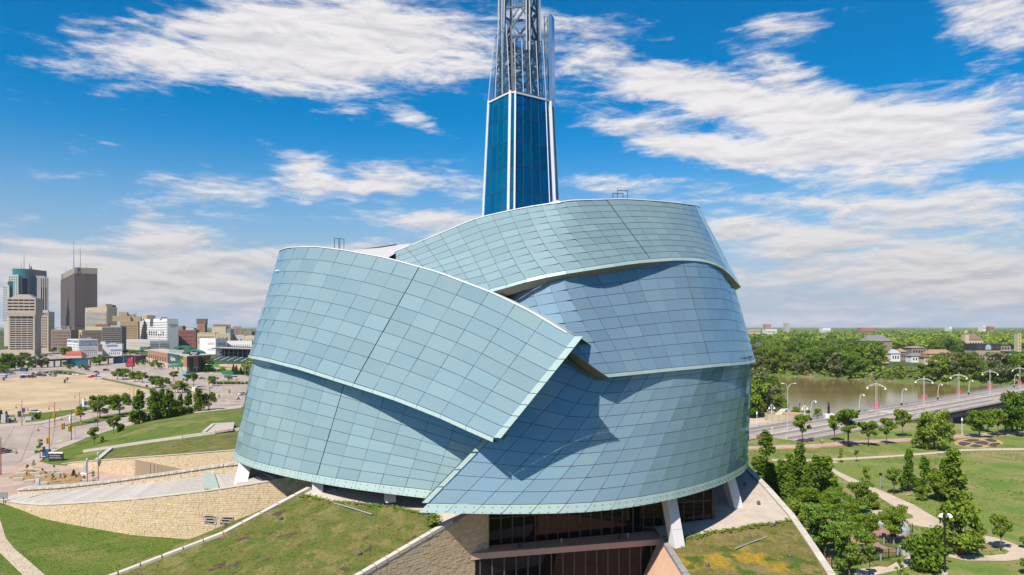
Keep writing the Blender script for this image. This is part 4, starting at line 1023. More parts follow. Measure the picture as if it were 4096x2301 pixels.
kerb_line('roof_edge_wall', 'pale coping slabs along the rising edge of the planted roof above the slit wall', [p + V((-.2, 0, 0)) for p in midL], .85, .45, M_COPE, -.5)
kerb_line('roof_edge_wall', 'pale coping wall curving round the planted roof and terrace beside the park trees', kR, .95, .45, M_COPE, -.5)
wall_d, at_d, L_d, tz_d = stone_wall('courtyard_wall', 'shaded tan limestone wall dropping into the courtyard beside the dark glazing', [(midR[3].x, midR[3].y), (midR[2].x, midR[2].y), (midR[1].x, midR[1].y), (-3.1, 93.2)], [-6.5] * 4, [p.z - .1 for p in (midR[3], midR[2], midR[1])] + [zM(-3.1, 93.2)], keep=60, seed=12, proud=.05)
for a, b in zip(midR[1:], midR[2:]):
    n = 8
    for i in range(n):
        p, q = a.lerp(b, i / n + .004), a.lerp(b, (i + 1) / n - .004); g = MB(); g.bar(p + V((-.25, .15, .15)), q + V((-.25, .15, .15)), .75, .45); g.build('coping_slab', M_COPE, wall_d)
# pink battered wall and dark coping on the courtyard's other side
pink = thing('battered_wall', 'sunlit pinkish sloping concrete wall under the dark coping beside the courtyard', 'wall', (20, 95, 0))
g = MB(); g.grid([[V((p.x - .2, p.y, p.z - .05)) for p in kL], [V((p.x - 6.2, p.y, -7)) for p in kL]]); g.build('wall_face', mat('pink_concrete', (.56, .35, .24), .8, var=.12, vscale=.4), pink)
for a, b in zip(kL, kL[1:]):
    n = 4
    for i in range(n):
        g = MB(); g.bar(a.lerp(b, i / n + .006) + V((.15, 0, .1)), a.lerp(b, (i + 1) / n - .006) + V((.15, 0, .1)), .8, .5); g.build('coping_slab', M_KERBD, pink)
# dark glazing, ledge and courtyard
sheet('courtyard', [(-30,70),(34,70),(34,104),(-2,104),(-30,104)], -6.4, M_WALK)
M_DGLASS = tint_glass('dark_bronze_glass', (.006, .005, .005), (.03, .022, .018), (.42, .36, .34), .03)
glz = thing('dark_glazing', 'dark bronze curtain glazing in two tiers tucked under the glass shells', 'glazing', (10, 107, 0))
gA, gB = V((-3.1,94.3,0)), V((30,104.5,0))
def zb_g(t): return float(np.interp(t, [0, .70, .71, 1], [5.5, 5.5, 6.0, 6.4]))
n = 21
for i in range(n):
    t0, t1 = i / n, (i + 1) / n; a, b = gA.lerp(gB, t0), gA.lerp(gB, t1); z0, z1 = zb_g(t0 + .001), zb_g(t1 - .001)
    zm = 9.2
    for q0, q1, h0, h1 in ((z0, z1, zm, zm), (zm, zm, 12.2, 12.2)):
        if h0 - q0 < .3: continue
        g = MB(); d = (b - a) * .02; pts = [V((a.x + d.x, a.y + d.y, q0 + .05)), V((b.x - d.x, b.y - d.y, q1 + .05)), V((b.x - d.x, b.y - d.y, h1 - .05)), V((a.x + d.x, a.y + d.y, h0 - .05))]
        g.add(pts, ((0, 1, 2, 3),)); g.build('pane', M_DGLASS, glz)
    g = MB(); g.bar((a.x, a.y, z0 - .2), (a.x, a.y, 12.2), .14, .2); g.build('mullion', M_BACK, glz)
g = MB(); g.bar((gB.x, gB.y, 6), (gB.x, gB.y, 12.2), .5); g.build('mullion', M_BACK, glz)
g = MB(); g.bar((gA.x, gA.y, 9.2), (gB.x, gB.y, 9.2), .12, .16); g.build('transom', M_BACK, glz)
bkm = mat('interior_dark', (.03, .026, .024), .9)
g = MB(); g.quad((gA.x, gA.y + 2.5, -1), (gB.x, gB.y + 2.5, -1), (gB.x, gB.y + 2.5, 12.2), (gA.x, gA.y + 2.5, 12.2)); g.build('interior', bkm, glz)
lA, lB = V((-5.9,90.9,5.45)), V((20.9,97.9,5.3))
ledge = thing('entrance_canopy', 'long pinkish sloping concrete ledge between the two tiers of dark glazing', 'canopy', tuple(lA))
M_LEDGE = mat('ledge_concrete', (.50, .32, .24), .75, var=.1, vscale=.4)
g = MB(); q = [lA, lB, gA.lerp(gB, .72), gA.copy()]; q[2].z = 5.4; q[3].z = 5.5
P8 = [p + V((0, 0, .05)) for p in q] + [p - V((0, 0, .75)) for p in q]
g.add(P8, ((0, 1, 2, 3), (7, 6, 5, 4), (4, 5, 1, 0), (5, 6, 2, 1), (6, 7, 3, 2), (7, 4, 0, 3))); g.build('slab', M_LEDGE, ledge)
for x, y in ((745,1178),(1610,1098)):
    p = W(*r5(x, y), 1.6); t = (x - 375) / 1600; g = MB(); c = lA.lerp(lB, t).lerp(q[3].lerp(q[2], t), .35); g.tube([c + V((0, 0, -.1)), c + V((0, 0, .35)), c + V((0, .1, .5))], [.3, .3, .12], 8); g.build('roof_drain', M_BACK, ledge)
for x in (445, 1090, 1690):
    t = (x - 375) / 1600; g = MB(); c = lA.lerp(lB, t).lerp(q[3].lerp(q[2], t), .45); g.tube([c, c + V((0, 0, .7))], .12, 7); g.build('vent_pipe', M_LSTEEL, ledge)
n = 17
for i in range(n):
    a, b = lA.lerp(lB, i / n), lA.lerp(lB, (i + 1) / n); a = a + V((.15, .4, 0)); b = b + V((.15, .4, 0))
    for z0, z1 in ((None, 2.6), (2.6, -6.4)):
        ta, tb = (a.z - .8, b.z - .8) if z0 is None else (z0, z0)
        if z0 is None and min(ta, tb) < z1: ta, tb = max(ta, z1 + .05), max(tb, z1 + .05)
        d = (b - a) * .02; g = MB(); g.add([(a.x + d.x, a.y + d.y, z1 + .05), (b.x - d.x, b.y - d.y, z1 + .05), (b.x - d.x, b.y - d.y, tb), (a.x + d.x, a.y + d.y, ta)], ((0, 1, 2, 3),)); g.build('pane', M_DGLASS, glz)
    g = MB(); g.bar((a.x, a.y, -6.4), (a.x, a.y, a.z - .7), .14, .2); g.build('mullion', M_BACK, glz)
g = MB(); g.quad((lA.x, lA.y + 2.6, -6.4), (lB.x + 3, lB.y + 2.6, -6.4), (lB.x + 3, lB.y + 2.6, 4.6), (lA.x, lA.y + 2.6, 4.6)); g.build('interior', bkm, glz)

# white leaning columns
M_COL = mat('column_white', (.66, .63, .62), .6, var=.04)
def column(label, bu, bv, tu, tvz, w, d, Yb, zb, Yt, zt=12.1):
    b = V(((bu - U0) / F * Yb, Yb, zb)); t = V(((tu - U0) / F * Yt, Yt, zt)); c = thing('leaning_column', label, 'column', tuple(b), group='white columns carrying the glass shells')
    x = V((w / 2, .25, 0)); y = V((-.25, d / 2, 0)); P8 = [p + i * x + j * y for p in (b - V((0, 0, .4)), t) for i, j in ((-1, -1), (1, -1), (1, 1), (-1, 1))]
    g = MB(); k = .38; mid = [P8[i].lerp(P8[i + 4], k) for i in range(4)]; m2 = [P8[i].lerp(P8[i + 4], k + .006) for i in range(4)]
    g.add(P8[:4] + mid, ((0, 1, 5, 4), (1, 2, 6, 5), (2, 3, 7, 6), (3, 0, 4, 7), (4, 5, 6, 7))); g.build('lower_casing', M_COL, c)
    g = MB(); g.add(m2 + P8[4:], ((0, 1, 5, 4), (1, 2, 6, 5), (2, 3, 7, 6), (3, 0, 4, 7), (3, 2, 1, 0))); g.build('upper_casing', M_COL, c)
    return c
column('white leaning column standing at the edge of the planted roof by the dark glazing', 678, 546, 668, 497, 1.5, 1.3, 95.2, 5.0, 96.6)
column('white leaning column on the gravel terrace at the end of the dark glazing', 737, 514, 727, 478, 1.5, 1.3, 109, 6.9, 110)
column('short white column on the shaded gravel near the slit wall', 317.5, 491, 317.5, 475, 1.5, 1.5, 105, 10.3, 105.5)
column('short white column under the middle of the lowest glass shell', 390, 499, 390, 480, 1.3, 1.3, 98.8, 10.8, 99.2)
column('white sloping column at the head of the broad stair', 241, 484, 247, 462, 2.0, 2.6, 118, 8.6, 121)
# small fittings on the roofs
def roof_light(p, label):
    t = thing('roof_drain', label, 'roof drain', tuple(p)); g = MB(); g.tube([(0, 0, 0), (0, 0, .35), (0, 0, .5)], [.28, .28, .1], 8); inst('cap', g.mesh('cap', M_STEEL), t); return t
dl = ['on the gravel beside the leaning column', 'on the shaded gravel under the glass edge', 'on the sunlit gravel joint by the coping', 'in the meadow near the park coping', 'in the meadow by the dark coping', 'at the meadow top by the gravel']
for (x, y), l in zip(((616,484),(688,566),(820,745),(1130,1275),(318,1360),(960,965)), dl): roof_light(WT(*r6(x, y), .15), 'small dark roof drain ' + l)
dl = ['near the grey pipe on the planted roof', 'in the middle of the wide planted roof', 'at the tip of the lower glass shell', 'on the shaded gravel by the short column']
for (x, y), l in zip(((545,905),(1320,1250),(1985,890),(1080,618)), dl): roof_light(WM(*r4(x, y), .15), 'small dark roof drain ' + l)
def pipe(a, b, label):
    t = thing('grey_pipe', label, 'pipe', tuple(a)); g = MB(); g.tube([a, a.lerp(b, .5) + V((0, 0, .05)), b], .09, 6); g.build('pipe_run', mat('pipe_grey', (.27, .28, .28), .6), t)
pipe(WM(*r4(1065,738), .35), WM(*r4(1440,850), .35), 'grey pipe lying across the top of the wide planted roof')
pipe(WT(*r6(590,1188), .3), WT(*r6(900,1070), .3), 'grey pipe lying in the dry yellowish planted roof')
# ------------------------------------------------------------------ trees
def leaf_mat(name, c1, c2, trans=.28):
    m = bpy.data.materials.new(name); m.use_nodes = True; t = NT(m.node_tree); t.n.clear(); out = t.node('ShaderNodeOutputMaterial')
    oi = t.node('ShaderNodeObjectInfo').outputs['Random']; isl = t.node('ShaderNodeNewGeometry').outputs['Random Per Island']
    c = t.mix(oi, c1, c2); c = t.mix(1.0, c, t.remap(isl, 0, 1, .7, 1.35, False), 'MULTIPLY')
    d = t.node('ShaderNodeBsdfDiffuse'); t.put(d.inputs[0], c); tr = t.node('ShaderNodeBsdfTranslucent'); t.put(tr.inputs[0], t.mix(1.0, c, (1.1, 1.25, .5), 'MULTIPLY'))
    mx = t.node('ShaderNodeMixShader'); mx.inputs[0].default_value = trans; t.l.new(d.outputs[0], mx.inputs[1]); t.l.new(tr.outputs[0], mx.inputs[2]); t.l.new(mx.outputs[0], out.inputs[0]); return m
M_LEAF = leaf_mat('leaves_mid', (.13, .20, .024), (.175, .235, .033))
M_LEAFD = leaf_mat('leaves_deep', (.085, .155, .02), (.12, .185, .025))
M_LEAFG = leaf_mat('leaves_grey', (.17, .17, .085), (.14, .17, .065))
M_LEAFL = leaf_mat('leaves_light', (.12, .205, .03), (.15, .22, .038))
M_CONIF = leaf_mat('needles', (.022, .05, .018), (.032, .06, .022), .1)
M_BARK = mat('bark', (.12, .09, .065), .95, var=.2, vscale=1.5)

def crown_mesh(name, clumps, n, leaf, m, rg, flat=.0):
    """clumps: (centre, radii); n small leaf sprays spread mostly through the outer part of each clump"""
    mb_v = []; mb_f = []; vol = [c[1][0] * c[1][1] * c[1][2] for c in clumps]; tot = sum(v ** .67 for v in vol)
    for (c, r), v in zip(clumps, vol):
        k = max(3, int(n * v ** .67 / tot))
        for _ in range(k):
            d = Vector((rg.gauss(0, 1), rg.gauss(0, 1), rg.gauss(0, 1))).normalized(); rad = rg.uniform(.35, 1.0) ** .5 * (1 + .18 * rg.gauss(0, 1))
            p = Vector((c[0] + d.x * r[0] * rad, c[1] + d.y * r[1] * rad, c[2] + d.z * r[2] * rad))
            nn = (d + Vector((rg.gauss(0, .7), rg.gauss(0, .7), rg.gauss(0, .7) + .25))).normalized()
            a = nn.cross(Vector((rg.gauss(0, 1), rg.gauss(0, 1), rg.gauss(0, 1) + .01))).normalized(); b = nn.cross(a)
            s = leaf * rg.uniform(.75, 1.7); o = len(mb_v)
            mb_v += [tuple(p - a * s), tuple(p + b * s * .55 + nn * s * .12), tuple(p + a * s), tuple(p - b * s * .55 + nn * s * .12)]
            mb_f.append((o, o + 1, o + 2, o + 3))
    me = bpy.data.meshes.new(name); me.from_pydata(mb_v, [], mb_f); me.materials.append(m); me.update(); return me
def trunk_mesh(limbs, n=6):
    mb = MB()
    for pts, rs in limbs: mb.tube(pts, rs, n)
    return mb.mesh('trunk', M_BARK, True)
def make_tree(kind, seed, m, n=1500, leaf=.035):
    """unit-height tree; returns trunk and crown meshes"""
    rg = random.Random(seed); cl = []; limbs = []; G3 = rg.gauss
    if kind == 'round':
        limbs.append(([(0,0,-.02),(.01,0,.2),(0,.01,.5),(.01,0,.8)], [.024,.02,.014,.005]))
        for i in range(17):
            a = rg.uniform(0, 6.28); h = rg.uniform(.32, .9); q = math.sin(math.pi * min(1, max(0, (h - .2) / .85))) ** .6; rr = .34 * q * rg.uniform(.55, 1.0)
            c = (math.cos(a) * rr, math.sin(a) * rr, h); s = rg.uniform(.10, .17); cl.append((c, (s, s, s * .75)))
            limbs.append(([(0,0,max(.2, h - .25)), (c[0]*.5, c[1]*.5, h - .1), c], [.009,.006,.002]))
    elif kind == 'poplar':
        limbs.append(([(0,0,-.02),(.01,.01,.3),(-.01,0,.65),(0,0,.97)], [.02,.015,.009,.002]))
        for i in range(26):
            h = rg.uniform(.12, .97); q = (1 - h) ** .75 * .21 + .02; a = rg.uniform(0, 6.28); rr = q * rg.uniform(.3, 1.05)
            c = (math.cos(a) * rr, math.sin(a) * rr, h); s = rg.uniform(.035, .065) + .05 * (1 - h); cl.append((c, (s * .8, s * .8, s * 1.5)))
            limbs.append(([(0,0,h-.12),(c[0]*.7,c[1]*.7,h-.06),c], [.006,.004,.001]))
    elif kind == 'spread':
        limbs.append(([(0,0,-.02),(.01,0,.15),(0,.01,.3)], [.026,.02,.016]))
        for i in range(18):
            a = rg.uniform(0, 6.28); h = rg.uniform(.34, .95); rr = (.12 + .42 * min(1, (h - .25) * 1.6) * (1.25 - h)) * rg.uniform(.5, 1.1)
            c = (math.cos(a) * rr, math.sin(a) * rr, h); s = rg.uniform(.10, .16); cl.append((c, (s * 1.25, s * 1.25, s * .5)))
            limbs.append(([(0,0,.28),(c[0]*.45,c[1]*.45,.28+(h-.28)*.55),c], [.012,.008,.002]))
    elif kind == 'vase':
        limbs.append(([(0,0,-.02),(.0,0,.2),(0,.0,.4)], [.02,.017,.014]))
        for i in range(15):
            a = rg.uniform(0, 6.28); h = rg.uniform(.42, .98); rr = .26 * math.sin(min(1, (h - .3) * 1.6) * 2.3) * rg.uniform(.35, 1.1)
            c = (math.cos(a) * rr, math.sin(a) * rr, h); s = rg.uniform(.07, .12); cl.append((c, (s, s, s * .85)))
            limbs.append(([(0,0,.36),(c[0]*.5,c[1]*.5,.36+(h-.36)*.6),c], [.009,.006,.002]))
    elif kind == 'bush':
        for i in range(12):
            a = rg.uniform(0, 6.28); h = rg.uniform(.2, .85); rr = .36 * math.sin(math.pi * min(1, h * .75 + .2)) * rg.uniform(.3, 1)
            c = (math.cos(a) * rr, math.sin(a) * rr, h); s = rg.uniform(.12, .2); cl.append((c, (s, s, s * .9)))
            limbs.append(([(0,0,-.02),(c[0]*.4,c[1]*.4,h*.5),c], [.012,.008,.002]))
    elif kind == 'sapling':
        limbs.append(([(0,0,-.02),(.01,0,.4),(0,.01,.95)], [.012,.009,.002]))
        for i in range(11):
            h = rg.uniform(.35, .98); a = rg.uniform(0, 6.28); rr = .16 * (1.1 - h) * rg.uniform(.4, 1.4) + .02; c = (math.cos(a) * rr, math.sin(a) * rr, h); s = rg.uniform(.04, .075); cl.append((c, (s, s, s * 1.1)))
            limbs.append(([(0,0,h-.1),c], [.004,.001]))
    elif kind == 'conifer':
        limbs.append(([(0,0,-.02),(0,0,.5),(0,0,1)], [.03,.02,.003]))
        for i in range(40):
            h = .06 + .92 * (i / 40); q = (1 - h) * .26 + .01; a = i * 2.4; c = (math.cos(a) * q * .75, math.sin(a) * q * .75, h - .02); cl.append((c, (.03 + .07 * (1 - h), .03 + .07 * (1 - h), .025)))
    elif kind == 'big':
        limbs.append(([(0,0,-.02),(.01,0,.15),(0,.02,.35),(.02,0,.6)], [.035,.028,.02,.01]))
        for i in range(30):
            a = rg.uniform(0, 6.28); h = rg.uniform(.2, .93); q = math.sin(math.pi * min(1, max(0, (h - .02) / 1.05))) ** .5; rr = .44 * q * rg.uniform(.35, 1.0)
            c = (math.cos(a) * rr, math.sin(a) * rr, h); s = rg.uniform(.09, .17); cl.append((c, (s, s, s * .8)))
            if i % 2: limbs.append(([(0,0,.3),(c[0]*.5,c[1]*.5,.3+(h-.3)*.6),c], [.012,.008,.003]))
    tm = trunk_mesh(limbs, 5 if n < 900 else 6); cm = crown_mesh('crown', cl, n, leaf, m, rg); return tm, cm
TV = {}
def variants(key, kind, mats, k, n, leaf):
    TV[key] = [make_tree(kind, 100 * len(TV) + i, mats[i % len(mats)], n, leaf) for i in range(k)]
variants('round', 'round', [M_LEAF, M_LEAFD, M_LEAF], 3, 1900, .033)
variants('poplar', 'poplar', [M_LEAFD, M_LEAF, M_LEAFD], 3, 2600, .022)
variants('spread', 'spread', [M_LEAF, M_LEAF, M_LEAFL], 3, 3600, .024)
variants('vase', 'vase', [M_LEAF, M_LEAFL], 2, 1900, .028)
variants('bush', 'bush', [M_LEAF, M_LEAFD], 2, 2400, .038)
variants('sapling', 'sapling', [M_LEAFL, M_LEAF], 2, 420, .03)
variants('conifer', 'conifer', [M_CONIF], 1, 1500, .03)
variants('big', 'big', [M_LEAF, M_LEAFD, M_LEAFL, M_LEAFG], 4, 2600, .030)
TNAME = dict(round='round_tree', poplar='poplar_tree', spread='spreading_tree', vase='young_tree', bush='leafy_bush', sapling='sapling', conifer='spruce_tree', big='broadleaf_tree')
_ti = 0
def plant(kind, p, h, label, group=None, wid=1.0, var=None):
    global _ti; _ti += 1; vs = TV[kind]; tm, cm = vs[(var if var is not None else _ti) % len(vs)]
    t = thing(TNAME[kind], label, 'bush' if kind == 'bush' else 'tree', tuple(p), _ti * 2.1, group); t.scale = (h * wid * 1.12, h * wid * 1.12, h * 1.03)
    inst('trunk', tm, t); inst('crown', cm, t); return t
def plant_px(kind, u, v, vtop, label, group=None, wid=1.0, z=0.0, var=None, Y=None):
    p = W(u, v, z) if Y is None else DP(u, v, Y); h = (v - vtop) * p.y / F; return plant(kind, p, h, label, group, wid, var)
def row(fn, lst, group, zf=0.0, var=None):
    for it in lst:
        kind, x, y, yt, wid, label = it[:6]; u, v = fn(x, y); _, vt = fn(x, yt); plant_px(kind, u, v, vt, label, group, wid, it[6] if len(it) > 6 else zf, var)
row(r2, [
 ('round',980,675,436,1.0,'rounded green tree on the grass median beside the rust traffic arm'),
 ('round',1175,640,428,1.05,'rounded green tree by the kerb next to the first tall clump'),
 ('poplar',1365,752,405,1.25,'tall dense tree standing in front of the leafy clump on the mound'),
 ('poplar',1520,722,368,1.1,'tallest slender tree inside the clump on the lawn mound'),
 ('poplar',1585,705,395,1.1,'slender tree in the middle of the clump on the mound'),
 ('poplar',1655,715,400,1.35,'broad leafy tree at the front of the clump on the mound'),
 ('poplar',1715,680,470,1.3,'shorter tree on the shaded side of the mound clump'),
 ('poplar',1770,645,440,1.1,'narrow tree behind the end of the mound clump'),
 ('poplar',1850,668,415,1.1,'narrow tree at the right end of the mound clump'),
 ('poplar',1945,600,365,1.05,'slender pale tree before the ambulance on the crossing road'),
 ('round',2045,590,416,.9,'rounded tree alone beside the black lamp post on the mound'),
 ('vase',790,722,562,1.0,'small young tree at the kerb of the median'),
 ('vase',925,950,770,.95,'small young tree with forked stem near the kerb tip', .8),
 ('vase',1115,836,660,1.0,'small dark young tree on the mound lawn', 2.0),
 ('bush',1190,812,700,.7,'leafy bush beside the small dark tree on the mound', 2.2),
 ('bush',1000,905,845,.6,'tiny bush on the mound above the long kerb', 1.5),
 ('sapling',395,1068,885,1.3,'thin sapling on the pavement beside the blue bins')], 'trees on the lawn mound')
for i, (x, y, yt) in enumerate([(10,682,585),(62,692,598)]):
    u, v = r2(x, y); plant_px('conifer', u, v, r2(x, yt)[1], ('smaller' if i else 'taller') + ' of the two little spruces by the utility box', 'small spruces', 1.2)
u, v = r2(365, 682); plant_px('bush', u, v, r2(0, 605)[1], 'dark conical bush on the verge before the silver car', None, .8, var=1)
st = [(1150,286,188),(1206,292,175),(1325,312,208),(1395,322,222),(1530,372,248),(1602,388,272),(1745,420,303),(1792,416,318)]
for i, (x, y, yt) in enumerate(st):
    u, v = r2(x, y); plant_px('round', u, v, r2(0, yt)[1], f'{ORD[i]} tree from the red sign in the row along the sand lot', 'street trees along the sand lot', 1.25)
st2 = [(690,197,138),(795,197,138),(855,213,148),(945,152,60),(990,152,58),(1350,152,108),(1415,158,92),(1512,187,98),(1570,190,120)]
ns = ['lone round tree before the blue mural wall','second round tree left of the pair by the crossing','round tree at the corner before the blue mural','tall tree of the pair before the viaduct, on the mural side','tall tree of the pair before the viaduct, on the far side','small tree beside the red illuminated sign','tree at the corner of the brick ballpark building','tree under the brick ballpark wall','tree nearest the stone base of the ballpark building']
for (x, y, yt), l in zip(st2, ns):
    u, v = r2(x, y); plant_px('round', u, v, r2(0, yt)[1], l, 'street trees by the viaduct', 1.15)
row(r2, [
 ('vase',1705,308,212,1.3,'tree on the median under the green road signs'),('vase',1835,345,243,1.2,'slim tree on the median near the blue truck'),('vase',1900,362,232,1.2,'taller slim tree on the median near the blue truck'),
 ('big',2040,212,96,.95,'big tree before the ballpark gate'),('round',2180,225,168,1.2,'tree beside the ballfield fence'),('round',2090,352,252,1.1,'tree on the corner before the ballfield'),('round',2255,300,258,1.3,'low tree by the parked van'),('round',2440,240,95,1.0,'tree half hidden behind the glass shell edge'),
 ('conifer',2290,225,138,1.0,'first spruce by the ballfield fence'),('conifer',2318,228,145,1.0,'second spruce by the ballfield fence'),('conifer',2362,242,162,1.0,'third spruce by the ballfield fence')], 'trees round the ballpark')
cl = [('big',90,205,40,.9),('big',150,195,38,.9),('big',60,205,72,1.0),('bush',212,175,100,1.0),('big',310,197,66,.62),('big',412,172,38,.85),('round',245,130,18,1.0),('bush',20,225,150,1.4),('bush',650,150,98,1.2)]
nl = ['large tree in the clump before the beige offices','second large tree in the clump before the beige offices','low spreading tree at the front of the roadside clump','small bush in the roadside clump by the white wall','narrow upright tree at the blue container','greyish willow beside the railway viaduct','tree behind the roadside clump','bush at the very edge of the road by the white wall','shrub at the end of the mural wall']
for (k, x, y, yt, w), l in zip(cl, nl):
    u, v = r2(x, y); plant_px(k, u, v, r2(0, yt)[1], l, 'trees along the railway', w, var=3 if 'grey' in l else None)
cl = [(375,1003,932),(650,1062,948),(525,1012,955),(1185,1035,978),(1235,1035,978),(1285,1035,985),(1342,1035,983),(1880,905,858)]
nl = ['tree at the foot of the window-grid block','large tree left of the white painted warehouse','dark tree in the shade of the brown brick block','first small tree before the concrete arena','second small tree before the concrete arena','third small tree before the concrete arena','fourth small tree before the concrete arena','tree beside the red brick block']
for (x, y, yt), l in zip(cl, nl):
    u, v = r1(x, y); plant_px('round', u, v, r1(0, yt)[1], l, 'trees among the city blocks', 1.05)
# park on the right
row(r7, [
 ('poplar',45,470,40,1.15,'dark tall tree touching the glass corner above the red car'),('poplar',285,560,240,1.1,'dark slim tree second from the museum coping'),('poplar',380,640,175,1.15,'tall tree rising above the path fork'),
 ('poplar',545,720,285,1.2,'tall leafy tree in the grove beside the path fork'),('poplar',650,700,262,1.25,'tall broad tree at the park edge of the grove'),('poplar',170,760,400,1.35,'dark shaded tree against the museum coping'),
 ('poplar',300,820,560,1.35,'shaded low tree close against the coping'),('poplar',100,640,330,1.4,'deep shaded tree behind the coping corner'),
 ('spread',760,940,640,.85,'spreading tree in the heart of the grove'),('spread',945,860,535,.8,'spreading tree by the small path of the grove'),('spread',560,900,620,.8,'spreading tree behind the big one at the coping'),
 ('spread',622,1290,778,.9,'large spreading tree on the mulch beside the coping'),('spread',1022,1262,845,.72,'spreading tree on the mulch before the brick paving'),('spread',1272,1146,738,.72,'spreading tree on the round grass island'),
 ('spread',860,1560,950,.6,'tall loose tree in the lowest corner before the fence'),('sapling',1025,650,395,1.2,'thin upright tree beside the path bend'),
 ('poplar',205,600,300,1.3,'deep green tree between the dark ones above the coping'),('poplar',470,760,360,1.2,'tall tree in the shaded middle of the grove'),('spread',440,900,590,.8,'spreading tree just above the coping in the grove'),('spread',690,820,560,.8,'spreading tree below the tall pair of the grove'),('bush',330,960,700,.9,'dense bush pressed against the coping'),('spread',880,1010,740,.7,'lower spreading tree in front of the grove path'),('bush',1090,800,640,.9,'rounded bush at the small path of the grove'),('spread',500,1080,760,.7,'spreading tree behind the big mulch tree'),('bush',750,1180,950,.8,'dense bush between the mulch trees'),('poplar',600,600,330,1.2,'upright tree behind the tall pair at the path fork'),
 ('poplar',1450,625,235,1.0,'slender poplar at the left of the lawn clump'),('poplar',1600,660,292,1.0,'middle poplar of the lawn clump'),('poplar',1890,735,188,1.15,'tallest poplar of the lawn clump'),('round',1738,725,415,.85,'rounded tree with a bare stem in the lawn clump'),
 ('bush',1565,715,570,.7,'yellowish bush at the foot of the lawn clump'),('vase',1300,655,415,1.0,'small tree standing just left of the lawn clump'),('poplar',1800,700,330,1.2,'dense poplar behind the tallest of the lawn clump'),
 ('bush',1600,1392,885,.78,'large leafy bush beside the black lamp pole'),('bush',1935,1255,738,.85,'broad leafy tree clump beyond the black lamp pole'),('vase',2098,1205,945,.9,'small tree on the grass at the path bend'),('vase',2350,1205,875,.9,'slim tree on the tip of the path island'),
 ('vase',2575,1185,1075,1.4,'small tree at the picture edge by the path'),('vase',2585,1440,1295,1.4,'small tree at the lower picture edge'),('sapling',1362,1500,1288,1.3,'sapling in the pale path corner'),('sapling',1062,1470,1148,1.1,'thin staked sapling by the fence'),
 ('sapling',780,342,205,1.0,'thin sapling on the long grass above the path'),('sapling',932,335,215,1.2,'wispy sapling on the long grass, farther along the path')], 'park trees beside the museum')
row(r8, [
 ('vase',665,1122,895,1.0,'first tree from the red car along the bridge road'),('vase',942,1108,898,1.0,'second tree from the red car along the bridge road'),('vase',1062,1158,858,1.15,'tall loose tree at the footpath before the bridge end'),('vase',1235,1152,945,1.15,'low wide tree at the footpath beside two walkers'),
 ('vase',1390,1137,925,.9,'slim tree on the footpath before the grey car'),('vase',1530,1072,848,.95,'tree on the verge before the dark car'),('poplar',1690,1172,915,1.1,'thin grey-green poplar at the footpath thicket'),('big',1800,1182,845,.8,'dense tree in the footpath thicket'),('big',1900,1110,940,.8,'smaller dense tree behind the footpath thicket'),
 ('round',2195,1077,835,.95,'rounded tree beside the white park lamp'),('round',2265,1032,842,.8,'rounded tree behind the one at the white park lamp'),('vase',2352,1067,842,1.0,'loose tree before the bridge arch'),('big',2520,1062,700,.75,'tall tree at the picture edge before the bridge'),('big',2478,1022,800,.8,'bushy tree under the tall one by the bridge')], 'trees along the bridge road')
row(r8, [('big',300,875,480,.85,'largest tree on the near river bank beside the glass corner'),('big',235,900,560,.8,'tree behind the glass corner on the near bank'),('big',350,860,565,.85,'tree leaning over the water on the near bank'),('bush',455,885,708,.9,'broad bush on the near bank behind the street lamp'),('bush',215,910,775,.9,'bush at the glass edge by the riverside plaza'),('bush',620,892,815,1.4,'bush along the river railing'),('bush',705,892,828,1.3,'second bush along the river railing'),('bush',800,897,828,1.0,'small bush near the black monument pole')], 'trees on the near river bank')
# far river bank: a belt of large trees one can tell apart
rg = random.Random(5)
fb = [Vector((x, y, 0)) for x, y in far_bank[::-1]]
Lf = [0]
for a, b in zip(fb, fb[1:]): Lf.append(Lf[-1] + (b - a).length)
def along(d):
    i = min(len(fb) - 2, max(0, int(np.searchsorted(Lf, d) - 1))); return fb[i].lerp(fb[i + 1], (d - Lf[i]) / (Lf[i + 1] - Lf[i])), (fb[i + 1] - fb[i]).normalized()
open_px = [(1215,1480,395,480),(1330,1600,420,500)]
k = 0; d = 90.0
while d < Lf[-1] - 330:
    p, t = along(d); nn = Vector((t.y, -t.x, 0)) * -1
    off_ = rg.uniform(-1, 9); q = p - nn * off_; h = rg.uniform(13, 20)
    if 860 < U0 + q.x / q.y * F < 932: h *= .62
    u = U0 + q.x / q.y * F
    if not (868 < u < 932 and rg.random() < .45): plant('big', q + Vector((0, 0, -.6 * max(0, off_) - .6)), h, 'leafy tree in the belt along the far river bank', 'trees along the far river bank', rg.uniform(.85, 1.15), rg.choice((0, 0, 1, 1, 2, 2, 3)) if rg.random() > .1 else 3); k += 1
    d += rg.uniform(4.5, 9.0)
for i in range(330):
    u = rg.uniform(745, 1040); v = 336 + 34 * rg.random() ** .9
    p = W(u, v); 
    if p.y < 655 - (u - 745) * .28: continue
    x8, y8 = (u - 725) / .11607, (v - 312.5) / .11607
    if 1320 < x8 < 1740 and y8 > 318: continue
    if 1200 < x8 < 1460 and y8 > 225 and y8 < 300: continue
    if 2040 < x8 < 2240 and y8 > 215: continue
    if 1740 < x8 < 1990 and y8 > 350: continue
    if 2140 < x8 < 2600 and y8 > 320: continue
    if 2380 < x8: continue
    plant('big', p, rg.uniform(13, 20), 'leafy tree in the wooded suburb beyond the river', 'trees of the suburb beyond the river', rg.uniform(.9, 1.3), rg.choice((0, 1, 2, 0, 1, 2, 0, 1, 2, 3)))
